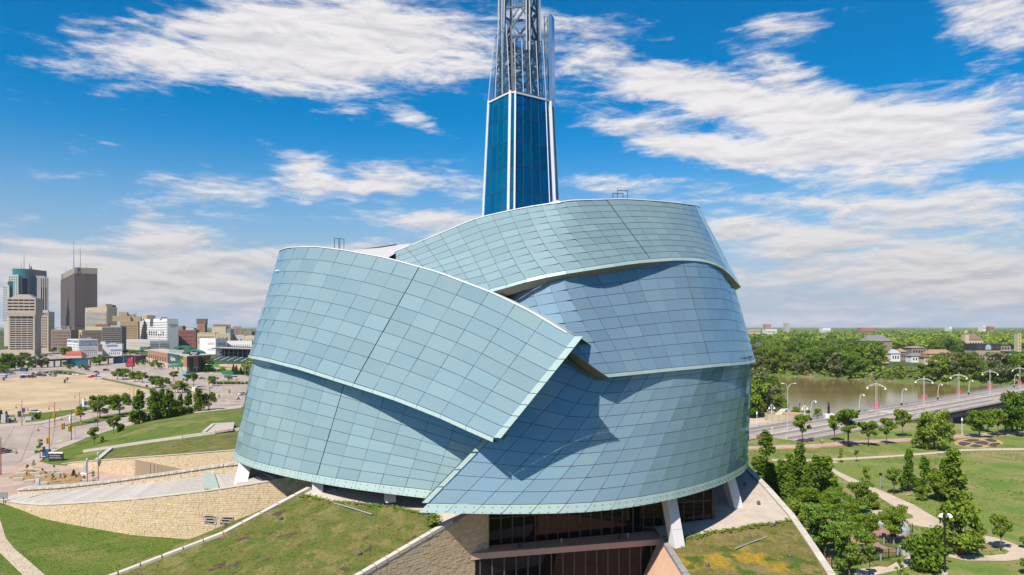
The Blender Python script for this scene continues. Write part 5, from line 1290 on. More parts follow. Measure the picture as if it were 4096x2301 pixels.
# the far wood that reads as one mass
def wood(name, label, n, region, hr, seed, leafs=26):
    rg = random.Random(seed); V_, F_ = [], []
    for _ in range(n):
        p, h = region(rg), rg.uniform(*hr)
        w = h * rg.uniform(.45, .75); q = leafs
        for _ in range(q):
            d = Vector((rg.gauss(0, 1), rg.gauss(0, 1), rg.gauss(0, 1) + .4)).normalized(); c = p + Vector((d.x * w, d.y * w, h * .5 + d.z * h * .48)) * 1.0
            nn = (d + Vector((rg.gauss(0, .5), rg.gauss(0, .5), rg.gauss(0, .5)))).normalized(); a = nn.cross(Vector((.1, .2, 1))).normalized(); b = nn.cross(a); s = w * rg.uniform(.28, .5)
            o = len(V_); V_.extend([tuple(c - a * s), tuple(c + b * s * .8), tuple(c + a * s), tuple(c - b * s * .8)]); F_.append((o, o + 1, o + 2, o + 3))
    me = bpy.data.meshes.new(name); me.from_pydata(V_, [], F_); me.materials.append(M_LEAF); me.update(); o = bpy.data.objects.new(name, me); COL.objects.link(o)
    return tag(o, label, 'wood', kind='stuff')
def reg_r(rg):
    u = rg.uniform(735, 1060); v = 327 + rg.uniform(3.2, 22) if rg.random() < .75 else 327 + rg.uniform(1.2, 4); return W(u, v)
wood('forest', 'green mass of distant treetops reaching to the horizon beyond the river', 5200, reg_r, (11, 18), 21)
def reg_l(rg): return W(rg.uniform(-40, 260), 327 + rg.uniform(1.3, 9))
wood('forest', 'dark green line of treetops on the horizon behind the city', 2600, reg_l, (8, 13), 22, 20)

def reg_b(rg):
    d = rg.uniform(60, Lf[-1] - 300); q, t_ = along(d); nn = Vector((t_.y, -t_.x, 0)); k = rg.uniform(-2, 9); return q + nn * k * 1.0 + Vector((0, 0, -.75 * max(0, k) - .6))
wood('undergrowth', 'low green scrub along the slope of the far river bank', 1500, reg_b, (2.2, 5.0), 23, 14)
# tufts that break up the mown and planted ground nearby
def tufts(name, label, n, fn, size, m, seed):
    rg = random.Random(seed); V_, F_ = [], []; k = 0
    while k < n:
        p = fn(rg)
        if p is None: continue
        k += 1
        for _ in range(4):
            a = rg.uniform(0, 6.28); s = size * rg.uniform(.5, 1.5); d = Vector((math.cos(a), math.sin(a), 0)); w = Vector((-d.y, d.x, 0)) * s * .5; o = len(V_)
            V_.extend([tuple(p - w), tuple(p + w), tuple(p + d * s * 1.1 + w * .6 + Vector((0, 0, s * .4))), tuple(p + d * s * 1.1 - w * .6 + Vector((0, 0, s * .4)))]); F_.append((o, o + 1, o + 2, o + 3))
    me = bpy.data.meshes.new(name); me.from_pydata(V_, [], F_); me.materials.append(m); me.update(); o = bpy.data.objects.new(name, me); COL.objects.link(o); return tag(o, label, 'grass', kind='stuff')
M_TUFT = leaf_mat('tuft_olive', (.22, .22, .055), (.22, .22, .055)); M_TUFTG = leaf_mat('tuft_green', (.15, .215, .036), (.15, .215, .036)); M_TUFTY = leaf_mat('tuft_yellow', (.32, .25, .07), (.32, .25, .07))
def inside(p, poly):
    c = False
    for i in range(len(poly)):
        a, b = poly[i - 1], poly[i]
        if (a.y > p.y) != (b.y > p.y) and p.x < (b.x - a.x) * (p.y - a.y) / (b.y - a.y) + a.x: c = not c
    return c
polyM = [midL[3], midR[3], midR[2], midR[1]] + veg_edge[::-1] + [midL[0].lerp(midL[1], .13), midL[1]]; polyR = [kL[1], kL[2], kL[3], kR[6], kR[5], kR[4]] + veg_r[::-1]
def onM(rg):
    p = Vector((rg.uniform(-52, -6), rg.uniform(78, 106), 0)); 
    if not inside(p, polyM) or mnoise.noise(Vector((p.x * .3, p.y * .3, 7))) < -.15 + rg.uniform(-.3, .3): return None
    p.z = zM(p.x, p.y) + .12; return p
def onR(rg):
    p = Vector((rg.uniform(20, 43), rg.uniform(78, 108), 0))
    if not inside(p, polyR): return None
    p.z = zT(p.y) + .12; return p
def edgeM(rg):
    k = rg.randrange(len(veg_edge) - 1); p = veg_edge[k].lerp(veg_edge[k + 1], rg.random()) + Vector((rg.gauss(0, .35), rg.gauss(0, .35), .15)); return p
def edgeR(rg):
    k = rg.randrange(len(veg_r) - 1); p = veg_r[k].lerp(veg_r[k + 1], rg.random()) + Vector((rg.gauss(0, .35), rg.gauss(-.2, .4), .15)); return p
tufts('roof_grass', 'olive tufts over the wide planted roof', 6500, onM, .12, M_TUFT, 31); tufts('roof_grass', 'dry yellow tufts over the planted roof by the park', 3000, onR, .12, M_TUFTY, 32); tufts('roof_grass', 'bright green fringe along the gravel of the wide planted roof', 420, edgeM, .17, M_TUFTG, 33); tufts('roof_grass', 'green fringe along the gravel of the park side roof', 380, edgeR, .2, M_TUFTG, 34)
lawnp = [W(*r3(0,760)), W(*r3(220,815)), W(*r3(480,890)), W(*r3(700,960)), W(*r3(1000,1020)), W(*r3(1300,1070)), W(*r3(1900,1110)), Vector((-40,96,0)), Vector((-60,80,0)), Vector((-75,92,0))]
def onL(rg):
    p = Vector((rg.uniform(-112, -38), rg.uniform(82, 138), 0)); return p + Vector((0, 0, .03)) if inside(p, lawnp) and mnoise.noise(Vector((p.x * .15, p.y * .15, 2))) > -.25 + rg.uniform(-.2, .2) else None
tufts('lawn_grass', 'green tufts over the lawn below the slit wall', 7000, onL, .12, M_TUFTG, 35)
def onP(rg):
    p = Vector((rg.uniform(45, 150), rg.uniform(100, 225), 0)); return p + Vector((0, 0, .03)) if mnoise.noise(Vector((p.x * .09, p.y * .09, 4))) > .08 + rg.uniform(-.2, .2) and not any(inside(p, q) for q in PATHS) else None
PATHS = []
for o in list(COL.objects):
    if o.name.split('.')[0] in ('footpath', 'brick_plaza', 'mulch_bed', 'rust_edging', 'garden_path') and o.type == 'MESH':
        n_ = len(o.data.vertices); PATHS.append([Vector(o.data.vertices[i].co) for i in range(n_)])
tufts('park_grass', 'long pale grass over the park lawn', 6000, onP, .18, M_TUFT, 36)
# ------------------------------------------------------------------ the city on the left
UQ = {}
def unit_quad(m):
    """1 x 1 window plate standing in the XZ plane, facing -Y"""
    if m.name not in UQ:
        g = MB(); g.add([(-.5,-.04,0),(.5,-.04,0),(.5,-.04,1),(-.5,-.04,1),(-.5,.02,0),(.5,.02,0),(.5,.02,1),(-.5,.02,1)], ((0,1,2,3),(4,0,3,7),(1,5,6,2),(3,2,6,7),(4,5,1,0)))
        UQ[m.name] = g.mesh('window', m)
    return UQ[m.name]
M_WIN = mat('window_dark', (.022, .025, .03), .12, obj_var=.5); M_WIN2 = mat('window_grey', (.07, .075, .08), .2, obj_var=.5)
class Face:
    def __init__(s, a, b, z0, z1):
        s.a = Vector((a[0], a[1], 0)); s.b = Vector((b[0], b[1], 0)); s.w = (s.b - s.a).length; s.d = (s.b - s.a) / s.w; s.rz = math.atan2(s.d.y, s.d.x); s.z0, s.z1 = z0, z1; s.n = Vector((s.d.y, -s.d.x, 0))
    def p(s, x, z, out=0.0): q = s.a + s.d * x + s.n * out; return Vector((q.x, q.y, z))
def windows(par, f, x0, x1, z0, z1, cols, rows, wf=.6, hf=.6, m=None, budget=300, name='window', skip=None, out=.05):
    """a regular grid of windows on one face; single objects while the budget lasts, the rest joined"""
    m = m or M_WIN; W_, H_ = (x1 - x0) / cols, (z1 - z0) / rows; base = wloc(par); rest = MB(); me = unit_quad(m); k = 0
    for r in range(rows):
        for c in range(cols):
            if skip and skip(c, r): continue
            p = f.p(x0 + (c + .5) * W_, z0 + r * H_ + (1 - hf) * H_ * .5, out)
            if k < budget:
                inst(name, me, par, p - base, f.rz, (W_ * wf, 1, H_ * hf)); k += 1
            else:
                q = [p - f.d * W_ * wf / 2, p + f.d * W_ * wf / 2]; rest.quad(q[0], q[1], q[1] + Vector((0, 0, H_ * hf)), q[0] + Vector((0, 0, H_ * hf)))
    if rest.v: tag(rest.build('window_rows', m, par), kind='stuff')
def bands(par, f, zs, h, m, x0=0, x1=None, out=.12, name='band'):
    for z in zs:
        g = MB(); a, b = f.p(x0, z, out), f.p(x1 if x1 is not None else f.w, z, out); g.bar(a, b, .3, h); g.build(name, m, par)
def block(name, label, xl, xc, xr, ytop, Y, th, m, fn=r1, cat='building', zb=0.0, par=None, part='wall', depth=None, top=None, roof=M_ROOF):
    """block seen on its corner: xl, xc, xr are where its left end, near corner and right end show"""
    ul, vt = fn(xl, ytop); uc, _ = fn(xc, ytop); ur, _ = fn(xr, ytop); z1 = top if top is not None else HC + (V0 - vt) / F * Y
    C = Vector(((uc - U0) / F * Y, Y, 0)); c, s = math.cos(R(th)), math.sin(R(th)); dr = Vector((c, s, 0)); dl = Vector((-s, c, 0))
    def ln(d, u, dflt):
        k = (u - U0) / F; q = d.x - k * d.y
        if abs(q) < 1e-5: return dflt
        L = (k * C.y - C.x) / q; return L if 1 < L < 400 else dflt
    Lr = ln(dr, ur, 20.0) if xr != xc else (depth or 25.0); Ll = ln(dl, ul, 20.0) if xl != xc else (depth or 25.0)
    if depth: 
        Ll = min(Ll, depth) if xl != xc else depth
    P = [C, C + dr * Lr, C + dr * Lr + dl * Ll, C + dl * Ll]
    b = par or thing(name, label, cat, (C.x, C.y, zb))
    g = MB(); g.prism([(p.x, p.y) for p in P], zb, z1); g.build(part, m, b)
    if roof:
        g = MB(); cx = sum((p for p in P), Vector()) / 4; g.prism([(p.x + (cx.x - p.x) * .06, p.y + (cx.y - p.y) * .06) for p in P], z1, z1 + .25); g.build('roof', roof, b)
    f_r = Face(P[0], P[1], zb, z1); f_l = Face(P[3], P[0], zb, z1); return b, f_l, f_r, P, z1
def sign_text(par, txt, p, rz, size, m, name='lettering', slant=0, ex=.03, wide=1.0):
    cu = bpy.data.curves.new(name, 'FONT'); cu.body = txt; cu.size = size; cu.extrude = ex; cu.shear = slant; cu.align_x = 'CENTER'; cu.align_y = 'CENTER'; cu.resolution_u = 2; cu.materials.append(m)
    tmp = bpy.data.objects.new(name, cu); me = bpy.data.meshes.new_from_object(tmp); bpy.data.objects.remove(tmp)
    if not me.materials: me.materials.append(m)
    o = bpy.data.objects.new(name, me); COL.objects.link(o); o.rotation_euler = (R(90), 0, rz); o.scale = (wide, 1, 1)
    if par is not None: o.parent = par; o.location = Vector(p) - wloc(par)
    else: o.location = p
    return o
def rooftop(par, P, z, items):
    for fx, fy, sx, sy, h, m in items:
        c = P[0].lerp(P[1], fx) + (P[3] - P[0]) * fy; g = MB(); g.box((c.x, c.y, z + h / 2), (sx, sy, h), math.atan2(P[1].y - P[0].y, P[1].x - P[0].x)); g.build('roof_unit', m, par)
def masts(par, pts):
    for p, h, w in pts:
        g = MB(); g.tube([p, p + Vector((0, 0, h * .5)), p + Vector((0, 0, h))], [w, w * .7, w * .3], 5); g.build('mast', M_STEEL, par)
C_BEIGE = mat('beige_concrete', (.46, .38, .30), .85, var=.05, vscale=.05); C_TAN = mat('tan_stone', (.42, .34, .23), .85, var=.06, vscale=.1); C_CONC = mat('pale_concrete', (.47, .43, .40), .85, var=.05, vscale=.05)
C_BROWN = mat('brown_granite', (.135, .098, .09), .6, var=.05, vscale=.05); C_BRICKB = mat('brown_brick', (.25, .185, .14), .9, var=.1, vscale=.1); C_GREY = mat('grey_brick', (.20, .175, .165), .9, var=.06, vscale=.1)
C_WHITE = mat('white_painted_wall', (.68, .66, .65), .8, var=.06, vscale=.15); C_RED = mat('red_brick', (.24, .095, .065), .9, var=.1, vscale=.2); C_GOLD = mat('golden_brick', (.40, .29, .16), .9, var=.08, vscale=.1)
C_BLUE = mat('sign_blue', (.03, .08, .25), .5); C_CREAM = mat('cream_stucco', (.52, .43, .27), .85, var=.05, vscale=.1); C_BR2 = mat('brick_orange', (.34, .17, .10), .9, var=.08, vscale=.15)
M_TEALG = mat('teal_glass', (.02, .19, .22), .1, spec=.8, var=.12, vscale=.03)

# stepped teal glass tower
b = thing('teal_tower', 'tall rounded teal glass tower with stepped pale shoulders', 'building', tuple(DP(20, 356, 1300)[:2]) + (0,))
def pxX(x, Y): return (x * .10194 - U0) / F * Y
def pxZ(y, Y): return HC + (V0 - 250 - y * .10194) / F * Y
def slab(par, name, x0, x1, ytop, Y, dep, m, zb=0):
    g = MB(); a, c = pxX(x0, Y), pxX(x1, Y); g.prism([(a, Y), (c, Y), (c, Y + dep), (a, Y + dep)], zb, pxZ(ytop, Y)); return g.build(name, m, par)
Y = 1300; cx, rr = pxX(203, Y), (pxX(300, Y) - pxX(105, Y)) / 2
pts = [(cx + rr * math.cos(a), Y + 12 + 22 * math.sin(a)) for a in [math.pi + math.pi * k / 14 for k in range(15)]] + [(cx + rr, Y + 45), (cx - rr, Y + 45)]
g = MB(); g.prism(pts, 0, pxZ(187, Y)); g.build('glass_drum', M_TEALG, b)
for z in np.arange(20, pxZ(187, Y), 4.2):
    g = MB(); g.tube([(q[0] + (q[0] - cx) * .004, q[1] - .2, z) for q in pts[:15]], .22, 4, False); g.build('floor_line', mat('teal_line', (.015, .10, .12), .4), b)
for x0, x1, yt in ((40,90,345),(60,130,305),(80,180,243)):
    s_ = slab(b, 'shoulder', x0, x1, yt, Y - 14 - (x1 < 100) * 4, 40, C_CONC); f = Face((pxX(x0, Y - 14), Y - 14 - (x1 < 100) * 4), (pxX(x1, Y - 14), Y - 14 - (x1 < 100) * 4), 0, pxZ(yt, Y - 14)); nr = max(4, int((f.z1 - 45) / 4.5)); windows(b, f, 1, f.w - 1, 45, f.z1 - 2, max(3, int(f.w / 4)), nr, .6, .55, M_TEALG, 80)
slab(b, 'window_column', 200, 218, 275, Y - 24.2, 14, mat('navy_glass', (.01, .03, .06), .1))
slab(b, 'rear_shoulder', 290, 322, 245, Y + 20, 25, C_CONC)
top = pxZ(187, Y)
masts(b, [(Vector((cx - 6, Y + 10, top)), 14, .5), (Vector((cx + 2, Y + 6, top)), 30, .6), (Vector((cx + 8, Y + 12, top)), 12, .9), (Vector((cx + 9, Y + 15, top)), 8, 1.6)])
sign_text(b, 'H', (pxX(128, Y) + 4, Y - 3.5, pxZ(215, Y)), R(-38), 9, C_BLUE)
# concrete tower with vertical strips
b, fl, fr, P, z1 = block('concrete_tower', 'pale concrete office tower with blue lettering and dark vertical window strips', 268, 365, 475, 268, 1150, 35, C_CONC)
for i, (x0, x1) in enumerate(((.34,.47),(.53,.66),(.72,.85))):
    for k in range(24):
        h = (z1 - 62) / 24; g = unit_quad(M_WIN); p = fr.p((x0 + x1) / 2 * fr.w, 46 + k * h, .06); inst('window', g, b, p - wloc(b), fr.rz, ((x1 - x0) * fr.w, 1, h * .9))
for x in (.30, .50, .69, .9):
    g = MB(); a = fr.p(x * fr.w, 40, .2); g.bar(a, Vector((a.x, a.y, z1)), 1.4, .8); g.build('pier', C_CONC, b)
M_BELL = mat('bell_blue', (.015, .10, .42), .5); M_MTS = mat('mts_navy', (.05, .05, .16), .5)
sign_text(b, 'Bell', fl.p(fl.w * .28, pxZ(316, 1160), .3), fl.rz, 8.5, M_BELL, ex=.1); sign_text(b, 'MTS', fl.p(fl.w * .52, pxZ(316, 1160), .3), fl.rz, 7.5, M_MTS, ex=.1)
rooftop(b, P, z1, [(.3, .4, 12, 8, 3, C_CONC), (.7, .6, 6, 6, 2, M_ROOF)])
b, fl, fr, P, z1 = block('window_grid_block', 'lower pale office block with a regular window grid and blue lettering', 325, 332, 475, 605, 985, 12, C_BEIGE)
windows(b, fr, 2.5, fr.w - 1.5, 5, z1 - 6.5, 6, 12, .66, .5)
sign_text(b, 'Bell', fr.p(fr.w * .46, z1 - 3.4, .3), fr.rz, 4.6, M_BELL, ex=.1); sign_text(b, 'MTS', fr.p(fr.w * .74, z1 - 3.4, .3), fr.rz, 4.2, M_MTS, ex=.1)
rooftop(b, P, z1, [(.7, .3, 7, 4, 2.2, M_LSTEEL), (.45, .3, 3, 3, 3.2, M_LSTEEL)])
# beige office with flared top
b, fl, fr, P, z1 = block('beige_office', 'broad beige office block with ribbon windows and a flared top storey', -60, 80, 340, 640, 875, 14, C_BEIGE, roof=None)
zt = pxZ(470, 875)
for i in range(14):
    z = 6 + (z1 - 11) / 14 * i; h = (z1 - 11) / 14
    for k in range(4):
        w = (fr.w - 3) / 4; p = fr.p(1.5 + w * (k + .5), z + h * .32, .06); inst('window', unit_quad(M_WIN), b, p - wloc(b), fr.rz, (w * .92, 1, h * .55))
    for k in range(4):
        w = (fl.w - 2) / 4; p = fl.p(1 + w * (k + .5), z + h * .32, .06); inst('window', unit_quad(M_WIN), b, p - wloc(b), fl.rz, (w * .8, 1, h * .5))
cen = (P[0] + P[2]) / 2
up = [cen + (p - cen) * 1.10 for p in P]
g = MB(); g.add([Vector((p.x, p.y, z1 - 4)) for p in P] + [Vector((p.x, p.y, z1 + 4)) for p in up], ((0,1,5,4),(1,2,6,5),(2,3,7,6),(3,0,4,7))); g.build('flared_storey', C_BEIGE, b)
g = MB(); g.prism([(p.x, p.y) for p in up], z1 + 4, zt); g.build('upper_storeys', C_BEIGE, b)
fr2, fl2 = Face(up[0], up[1], z1, zt), Face(up[3], up[0], z1, zt)
for i in range(4):
    h = (zt - z1 - 6) / 4
    for f, n in ((fr2, 5), (fl2, 5)):
        for k in range(n):
            w = (f.w - 2) / n; p = f.p(1 + w * (k + .5), z1 + 5 + h * i + h * .3, .06); inst('window', unit_quad(M_WIN), b, p - wloc(b), f.rz, (w * .9, 1, h * .5))
for k in range(4):
    w = (fr.w - 3) / 4; p = fr.p(1.5 + w * (k + .5), z1 - 3.6, .5); inst('window', unit_quad(M_WIN), b, p - wloc(b), fr.rz, (w * .9, 1, 2.4))
hip = [cen + (p - cen) * .9 for p in P]; hi2 = [cen + (p - cen) * .45 for p in P]; zr = pxZ(436, 885)
g = MB(); g.add([Vector((p.x, p.y, zt)) for p in hip] + [Vector((p.x, p.y, zr)) for p in hi2], ((0,1,5,4),(1,2,6,5),(2,3,7,6),(3,0,4,7),(4,5,6,7))); g.build('roof', mat('roof_brown', (.27, .21, .18), .8), b)
# dark brown tower
b, fl, fr, P, z1 = block('brown_tower', 'tall dark brown office tower with a fine window grid and pale crown band', 598, 730, 955, 172, 1300, 38, C_BROWN)
zc = pxZ(228, 1300)
windows(b, fl, 1, fl.w - 1, 40, zc - 6, 14, 27, .5, .55, M_WIN, 120); windows(b, fr, 1, fr.w - 1, 40, zc - 6, 20, 27, .5, .55, M_WIN, 170)
windows(b, fr, 1, fr.w - 1, zc - 5.5, zc - 1, 20, 1, .7, .9, M_WIN); windows(b, fl, 1, fl.w - 1, zc - 5.5, zc - 1, 14, 1, .7, .9, M_WIN)
g = MB(); c4 = (P[0] + P[2]) / 2; g.prism([((c4 + (p - c4) * 1.006).x, (c4 + (p - c4) * 1.006).y) for p in P], zc, z1 + .5); g.build('crown_band', mat('taupe_panel', (.34, .27, .22), .7), b)
pier = MB()
for f, n in ((fl, 14), (fr, 20)):
    for i in range(n + 1):
        a = f.p(1 + (f.w - 2) * i / n, 38, .25); pier.bar(a, Vector((a.x, a.y, zc)), .8, .7)
tag(pier.build('pier_row', C_BROWN, b), kind='stuff')
for f, x in ((fl, .14), (fr, .2)): sign_text(b, 'R', f.p(f.w * x, (zc + z1) / 2, .9), f.rz, 16, M_MTS, ex=.2, wide=.7)
masts(b, [(P[0].lerp(P[2], .45) + Vector((-8, 0, z1)), 62, .7), (P[0].lerp(P[2], .3) + Vector((7, 0, z1)), 46, .6), (P[0].lerp(P[3], .6) + Vector((0, 0, z1)), 14, .4), (P[0].lerp(P[1], .4) + Vector((0, 9, z1)), 9, .4)])
rooftop(b, P, z1, [(.55, .4, 9, 6, 3, mat('green_unit', (.12, .30, .2), .7)), (.2, .5, 9, 9, 2.5, M_ROOF)])
# hotel with small balconies
b, fl, fr, P, z1 = block('beige_hotel', 'beige slab hotel with rows of small pale balconies and a blank end wall', 835, 1050, 1148, 558, 1200, 50, C_TAN)
zl = 38; rows = 11; windows(b, fl, 2, fl.w - 1, zl, z1 - 8, 15, rows, .8, .62, M_WIN2, 200)
for i in range(rows):
    z = zl + (z1 - 8 - zl) / rows * i + .4; g = MB(); g.bar(fl.p(2, z, .5), fl.p(fl.w - 1, z, .5), .8, 1.2); g.build('balcony_rail', C_CONC, b)
sign_text(b, 'Fairmont', fl.p(fl.w * .2, z1 - 4.2, .3), fl.rz, 7, C_WHITE, slant=.3, ex=.1)
rooftop(b, P, z1, [(.3, .1, 10, 12, 5, C_TAN), (.8, .2, 14, 10, 4, M_STEEL)])
# mid-rise blocks
b, fl, fr, P, z1 = block('brown_brick_block', 'brown brick warehouse block in shade between the beige offices and the white warehouse', 480, 500, 695, 782, 960, 10, C_BRICKB)
windows(b, fr, 1, fr.w - 1, 4, z1 - 2, 9, 6, .5, .55, M_WIN2); rooftop(b, P, z1, [(.8, .3, 4, 4, 5, C_BRICKB), (.3, .4, 7, 5, 2, M_ROOF)])
b, fl, fr, P, z1 = block('narrow_block', 'narrow cream fronted block with a yellow pipe and a plain brown side', 722, 805, 1005, 788, 985, 40, C_BRICKB)
g = MB(); f = fl; g.add([f.p(0, 0, .1), f.p(f.w, 0, .1), f.p(f.w, z1, .1), f.p(0, z1, .1)], ((0,1,2,3),)); g.build('cream_front', C_CREAM, b)
windows(b, fl, 1, fl.w - 1, 4, z1 - 2, 6, 7, .5, .6, M_WIN, out=.16); windows(b, fr, 4, fr.w - 3, 14, z1 - 3, 5, 3, .28, .3, M_WIN)
g = MB(); a = fl.p(fl.w * .62, z1 - 20, .6); g.bar(a, Vector((a.x, a.y, z1 + 1.5)), 2.2, .8); g.build('yellow_chute', mat('yellow', (.55, .36, .02), .6), b)
b, fl, fr, P, z1 = block('scaffold_stack', 'slim dark green scaffold shaft between the brown block and the cream fronted one', 690, 692, 722, 780, 980, 5, mat('green_net', (.05, .14, .11), .9), cat='scaffold', depth=12)
b, fl, fr, P, z1 = block('grey_office', 'grey office block with close ribbon windows and a dark red roof cabin', 985, 1002, 1192, 752, 960, 12, C_GREY)
for i in range(11):
    h = (z1 - 4) / 11
    for k in range(10):
        w = (fr.w - 1) / 10; p = fr.p(.5 + w * (k + .5), 2 + h * i + h * .35, .06); inst('window', unit_quad(M_WIN), b, p - wloc(b), fr.rz, (w * .86, 1, h * .5))
rooftop(b, P, z1, [(-.05, .4, 16, 10, 3.6, C_RED), (.5, .5, 18, 10, 1.6, M_ROOF)])
b, fl, fr, P, z1 = block('golden_hotel', 'tall golden brown brick hotel wing with stepped roof blocks', 1150, 1180, 1352, 700, 1130, 20, C_GOLD)
windows(b, fr, 1.5, fr.w - 1, 6, z1 - 7, 14, 11, .42, .5, M_WIN, 160); windows(b, fl, 1, fl.w - 1, 6, z1 - 7, 4, 11, .42, .5, M_WIN, 44); bands(b, fr, [z1 - 1.5, z1 - 6], 1.0, C_GOLD)
rooftop(b, P, z1, [(.05, .5, 26, 16, 9, C_GOLD), (.12, .5, 12, 12, 15, C_GOLD), (.55, .6, 30, 14, 8, C_GOLD), (.5, .7, 12, 10, 12, C_GOLD)])
masts(b, [(P[0].lerp(P[1], .6) + Vector((0, 15, z1 + 8)), 9, .3)])
b, fl, fr, P, z1 = block('white_hotel', 'long white painted hotel with rows of small windows and a blank white end', 1350, 1640, 1748, 674, 1100, 48, C_WHITE)
windows(b, fl, 1, fl.w - 1, 5, z1 - 4, 26, 10, .42, .52, M_WIN, 260); windows(b, fr, fr.w * .3, fr.w * .75, z1 - 16, z1 - 10, 2, 1, .2, .5, M_WIN)
for i in range(7):
    g = MB(); x = fl.w * (.42 + .075 * i); g.poly([fl.p(x + 1.6 * math.cos(a), 27 + 2.2 * math.sin(a), .12) for a in [math.pi * k / 8 for k in range(9)]] + [fl.p(x - 1.6, 21, .12), fl.p(x + 1.6, 21, .12)]); g.build('arched_window', M_WIN, b)
bands(b, fr, [z1 - 5], .8, C_WHITE, -1, fr.w + 1.5, .8); rooftop(b, P, z1, [(-.2, .5, 13, 12, 6, C_GOLD), (.2, .2, 10, 8, 3, M_ROOF), (.1, .8, 7, 7, 3, C_WHITE)])
masts(b, [(P[0].lerp(P[3], .3) + Vector((0, 4, z1)), 8, .3), (P[0].lerp(P[3], .7) + Vector((0, 4, z1)), 6, .3)])
g = MB(); f = fl
for i in range(10):
    z = 6 + (z1 - 8) / 10 * i; g.bar(f.p(f.w * .23, z, 1), f.p(f.w * .27, z, 1), 1.2, .2); g.bar(f.p(f.w * .23, z, 1), f.p(f.w * .27, z + 4, 1), .3, .3)
tag(g.build('fire_escape', M_STEEL, b), kind='stuff')
# painted warehouse
b, fl, fr, P, z1 = block('painted_warehouse', 'white painted corner warehouse with blue lettering bands', 658, 770, 962, 880, 812, 42, C_WHITE)
windows(b, fl, 1, fl.w - 1, 1, z1 - 5, 8, 5, .4, .55, M_WIN); windows(b, fr, 1.5, fr.w - 1, 1, z1 - 8.5, 9, 4, .3, .45, M_WIN)
for f, t0, t1, z in ((fl, .03, .97, z1 - 2.2), (fr, .03, .97, z1 - 2.0), (fr, .03, .97, z1 - 5.6)):
    g = MB(); g.bar(f.p(f.w * t0, z, .1), f.p(f.w * t1, z, .1), .2, 2.6); g.build('sign_band', mat('faded_blue', (.12, .18, .33), .8), b)
sign_text(b, 'NUTTY CLUB', fl.p(fl.w * .5, z1 - 2.2, .25), fl.rz, 2.6, C_WHITE, ex=.02); sign_text(b, 'NUTTY CLUB', fr.p(fr.w * .5, z1 - 2.0, .25), fr.rz, 3.0, C_WHITE, ex=.02); sign_text(b, 'CANDIES - NUTS', fr.p(fr.w * .5, z1 - 5.6, .25), fr.rz, 3.0, C_WHITE, ex=.02); sign_text(b, 'CAN-D-MAN', fr.p(fr.w * .55, 7.6, .2), fr.rz, 2.4, mat('sign_pink', (.5, .15, .18), .7), ex=.02)
rooftop(b, P, z1, [(.4, .3, 5, 3, 1.6, M_LSTEEL), (.7, .3, 6, 3, 1.8, M_LSTEEL), (.85, .5, 3, 3, 2.2, M_LSTEEL)])
for x in (.15, .35):
    g = MB(); c = fr.p(fr.w * x, 2.6, .5); g.box(c, (1.6, .6, 2.6), fr.rz); g.build('yellow_sign', mat('yellow', (.55, .36, .02), .6), b)
b, fl, fr, P, z1 = block('painted_annex', 'low white stepped warehouse annex with blue lettering', 962, 1005, 1198, 925, 845, 24, C_WHITE)
windows(b, fr, fr.w * .3, fr.w - 2, 1, 5, 6, 1, .35, .6, M_WIN)
for z, t, x0, x1 in ((z1 - 1.6, 'NUTTY CLUB', .2, .75), (z1 - 7.2, 'FOOD CLUB', .42, .98)):
    g = MB(); g.bar(fr.p(fr.w * x0, z, .1), fr.p(fr.w * x1, z, .1), .2, 2.2); g.build('sign_band', mat('faded_blue', (.12, .18, .33), .8), b); sign_text(b, t, fr.p(fr.w * (x0 + x1) / 2, z, .25), fr.rz, 2.4, C_WHITE, ex=.02)
rooftop(b, P, z1, [(.0, .4, 5, 8, 3, C_WHITE), (.5, .4, 7, 4, 1.5, M_ROOF)])
b, fl, fr, P, z1 = block('concrete_arena', 'low long pale concrete hall with a flat pale roof', 1190, 1470, 1662, 892, 1010, 42, C_CONC)
bands(b, fl, [z1 * .45, z1 * .72], .5, C_BEIGE); bands(b, fr, [z1 * .3, z1 * .5, z1 * .7], .4, C_BRICKB)
b, fl, fr, P, z1 = block('red_brick_block', 'dark red brick block with rows of windows behind the white hotel', 1742, 1752, 1922, 786, 1160, 10, C_RED); windows(b, fr, 1, fr.w - 1, 4, z1 - 2, 11, 4, .45, .5, M_WIN2); bands(b, fr, [z1 - .8], 1.2, C_RED)
b, fl, fr, P, z1 = block('brick_tower_block', 'short red-brown brick tower with a small dark cap', 1925, 1935, 2010, 728, 1500, 10, C_BR2, depth=40); windows(b, fr, 4, fr.w - 3, 20, z1 - 3, 5, 6, .3, .4, M_WIN2); rooftop(b, P, z1, [(.5, .4, 20, 12, 12, C_BROWN)])
b, fl, fr, P, z1 = block('cream_block', 'long cream block with arched upper windows', 1925, 1935, 2110, 812, 1080, 8, C_CREAM, depth=40); windows(b, fr, 1, fr.w - 1, 8, z1 - 4, 10, 2, .5, .55, M_WIN2); bands(b, fr, [z1 - .5], 1.2, C_CREAM)
b, fl, fr, P, z1 = block('cream_hall', 'cream hall with a brown sloping stage tower', 2068, 2078, 2215, 752, 1300, 8, C_CREAM, depth=50)
b, fl, fr, P, z1 = block('brown_hall', 'brown stage house standing behind the cream hall', 2010, 2090, 2260, 730, 1420, 20, C_BRICKB, depth=50)
b, fl, fr, P, z1 = block('mixed_block', 'pinkish block with pale side wall at the end of the skyline', 2255, 2290, 2370, 748, 1350, 25, mat('pink_brick', (.42, .28, .24), .9, var=.08), depth=40); windows(b, fr, 2, fr.w - 2, 10, z1 - 4, 5, 5, .4, .5, M_WIN2)
b, fl, fr, P, z1 = block('glass_atrium', 'small blue glass atrium beside the cream hall', 2217, 2222, 2262, 775, 1250, 5, mat('atrium_glass', (.16, .22, .26), .15), depth=25)
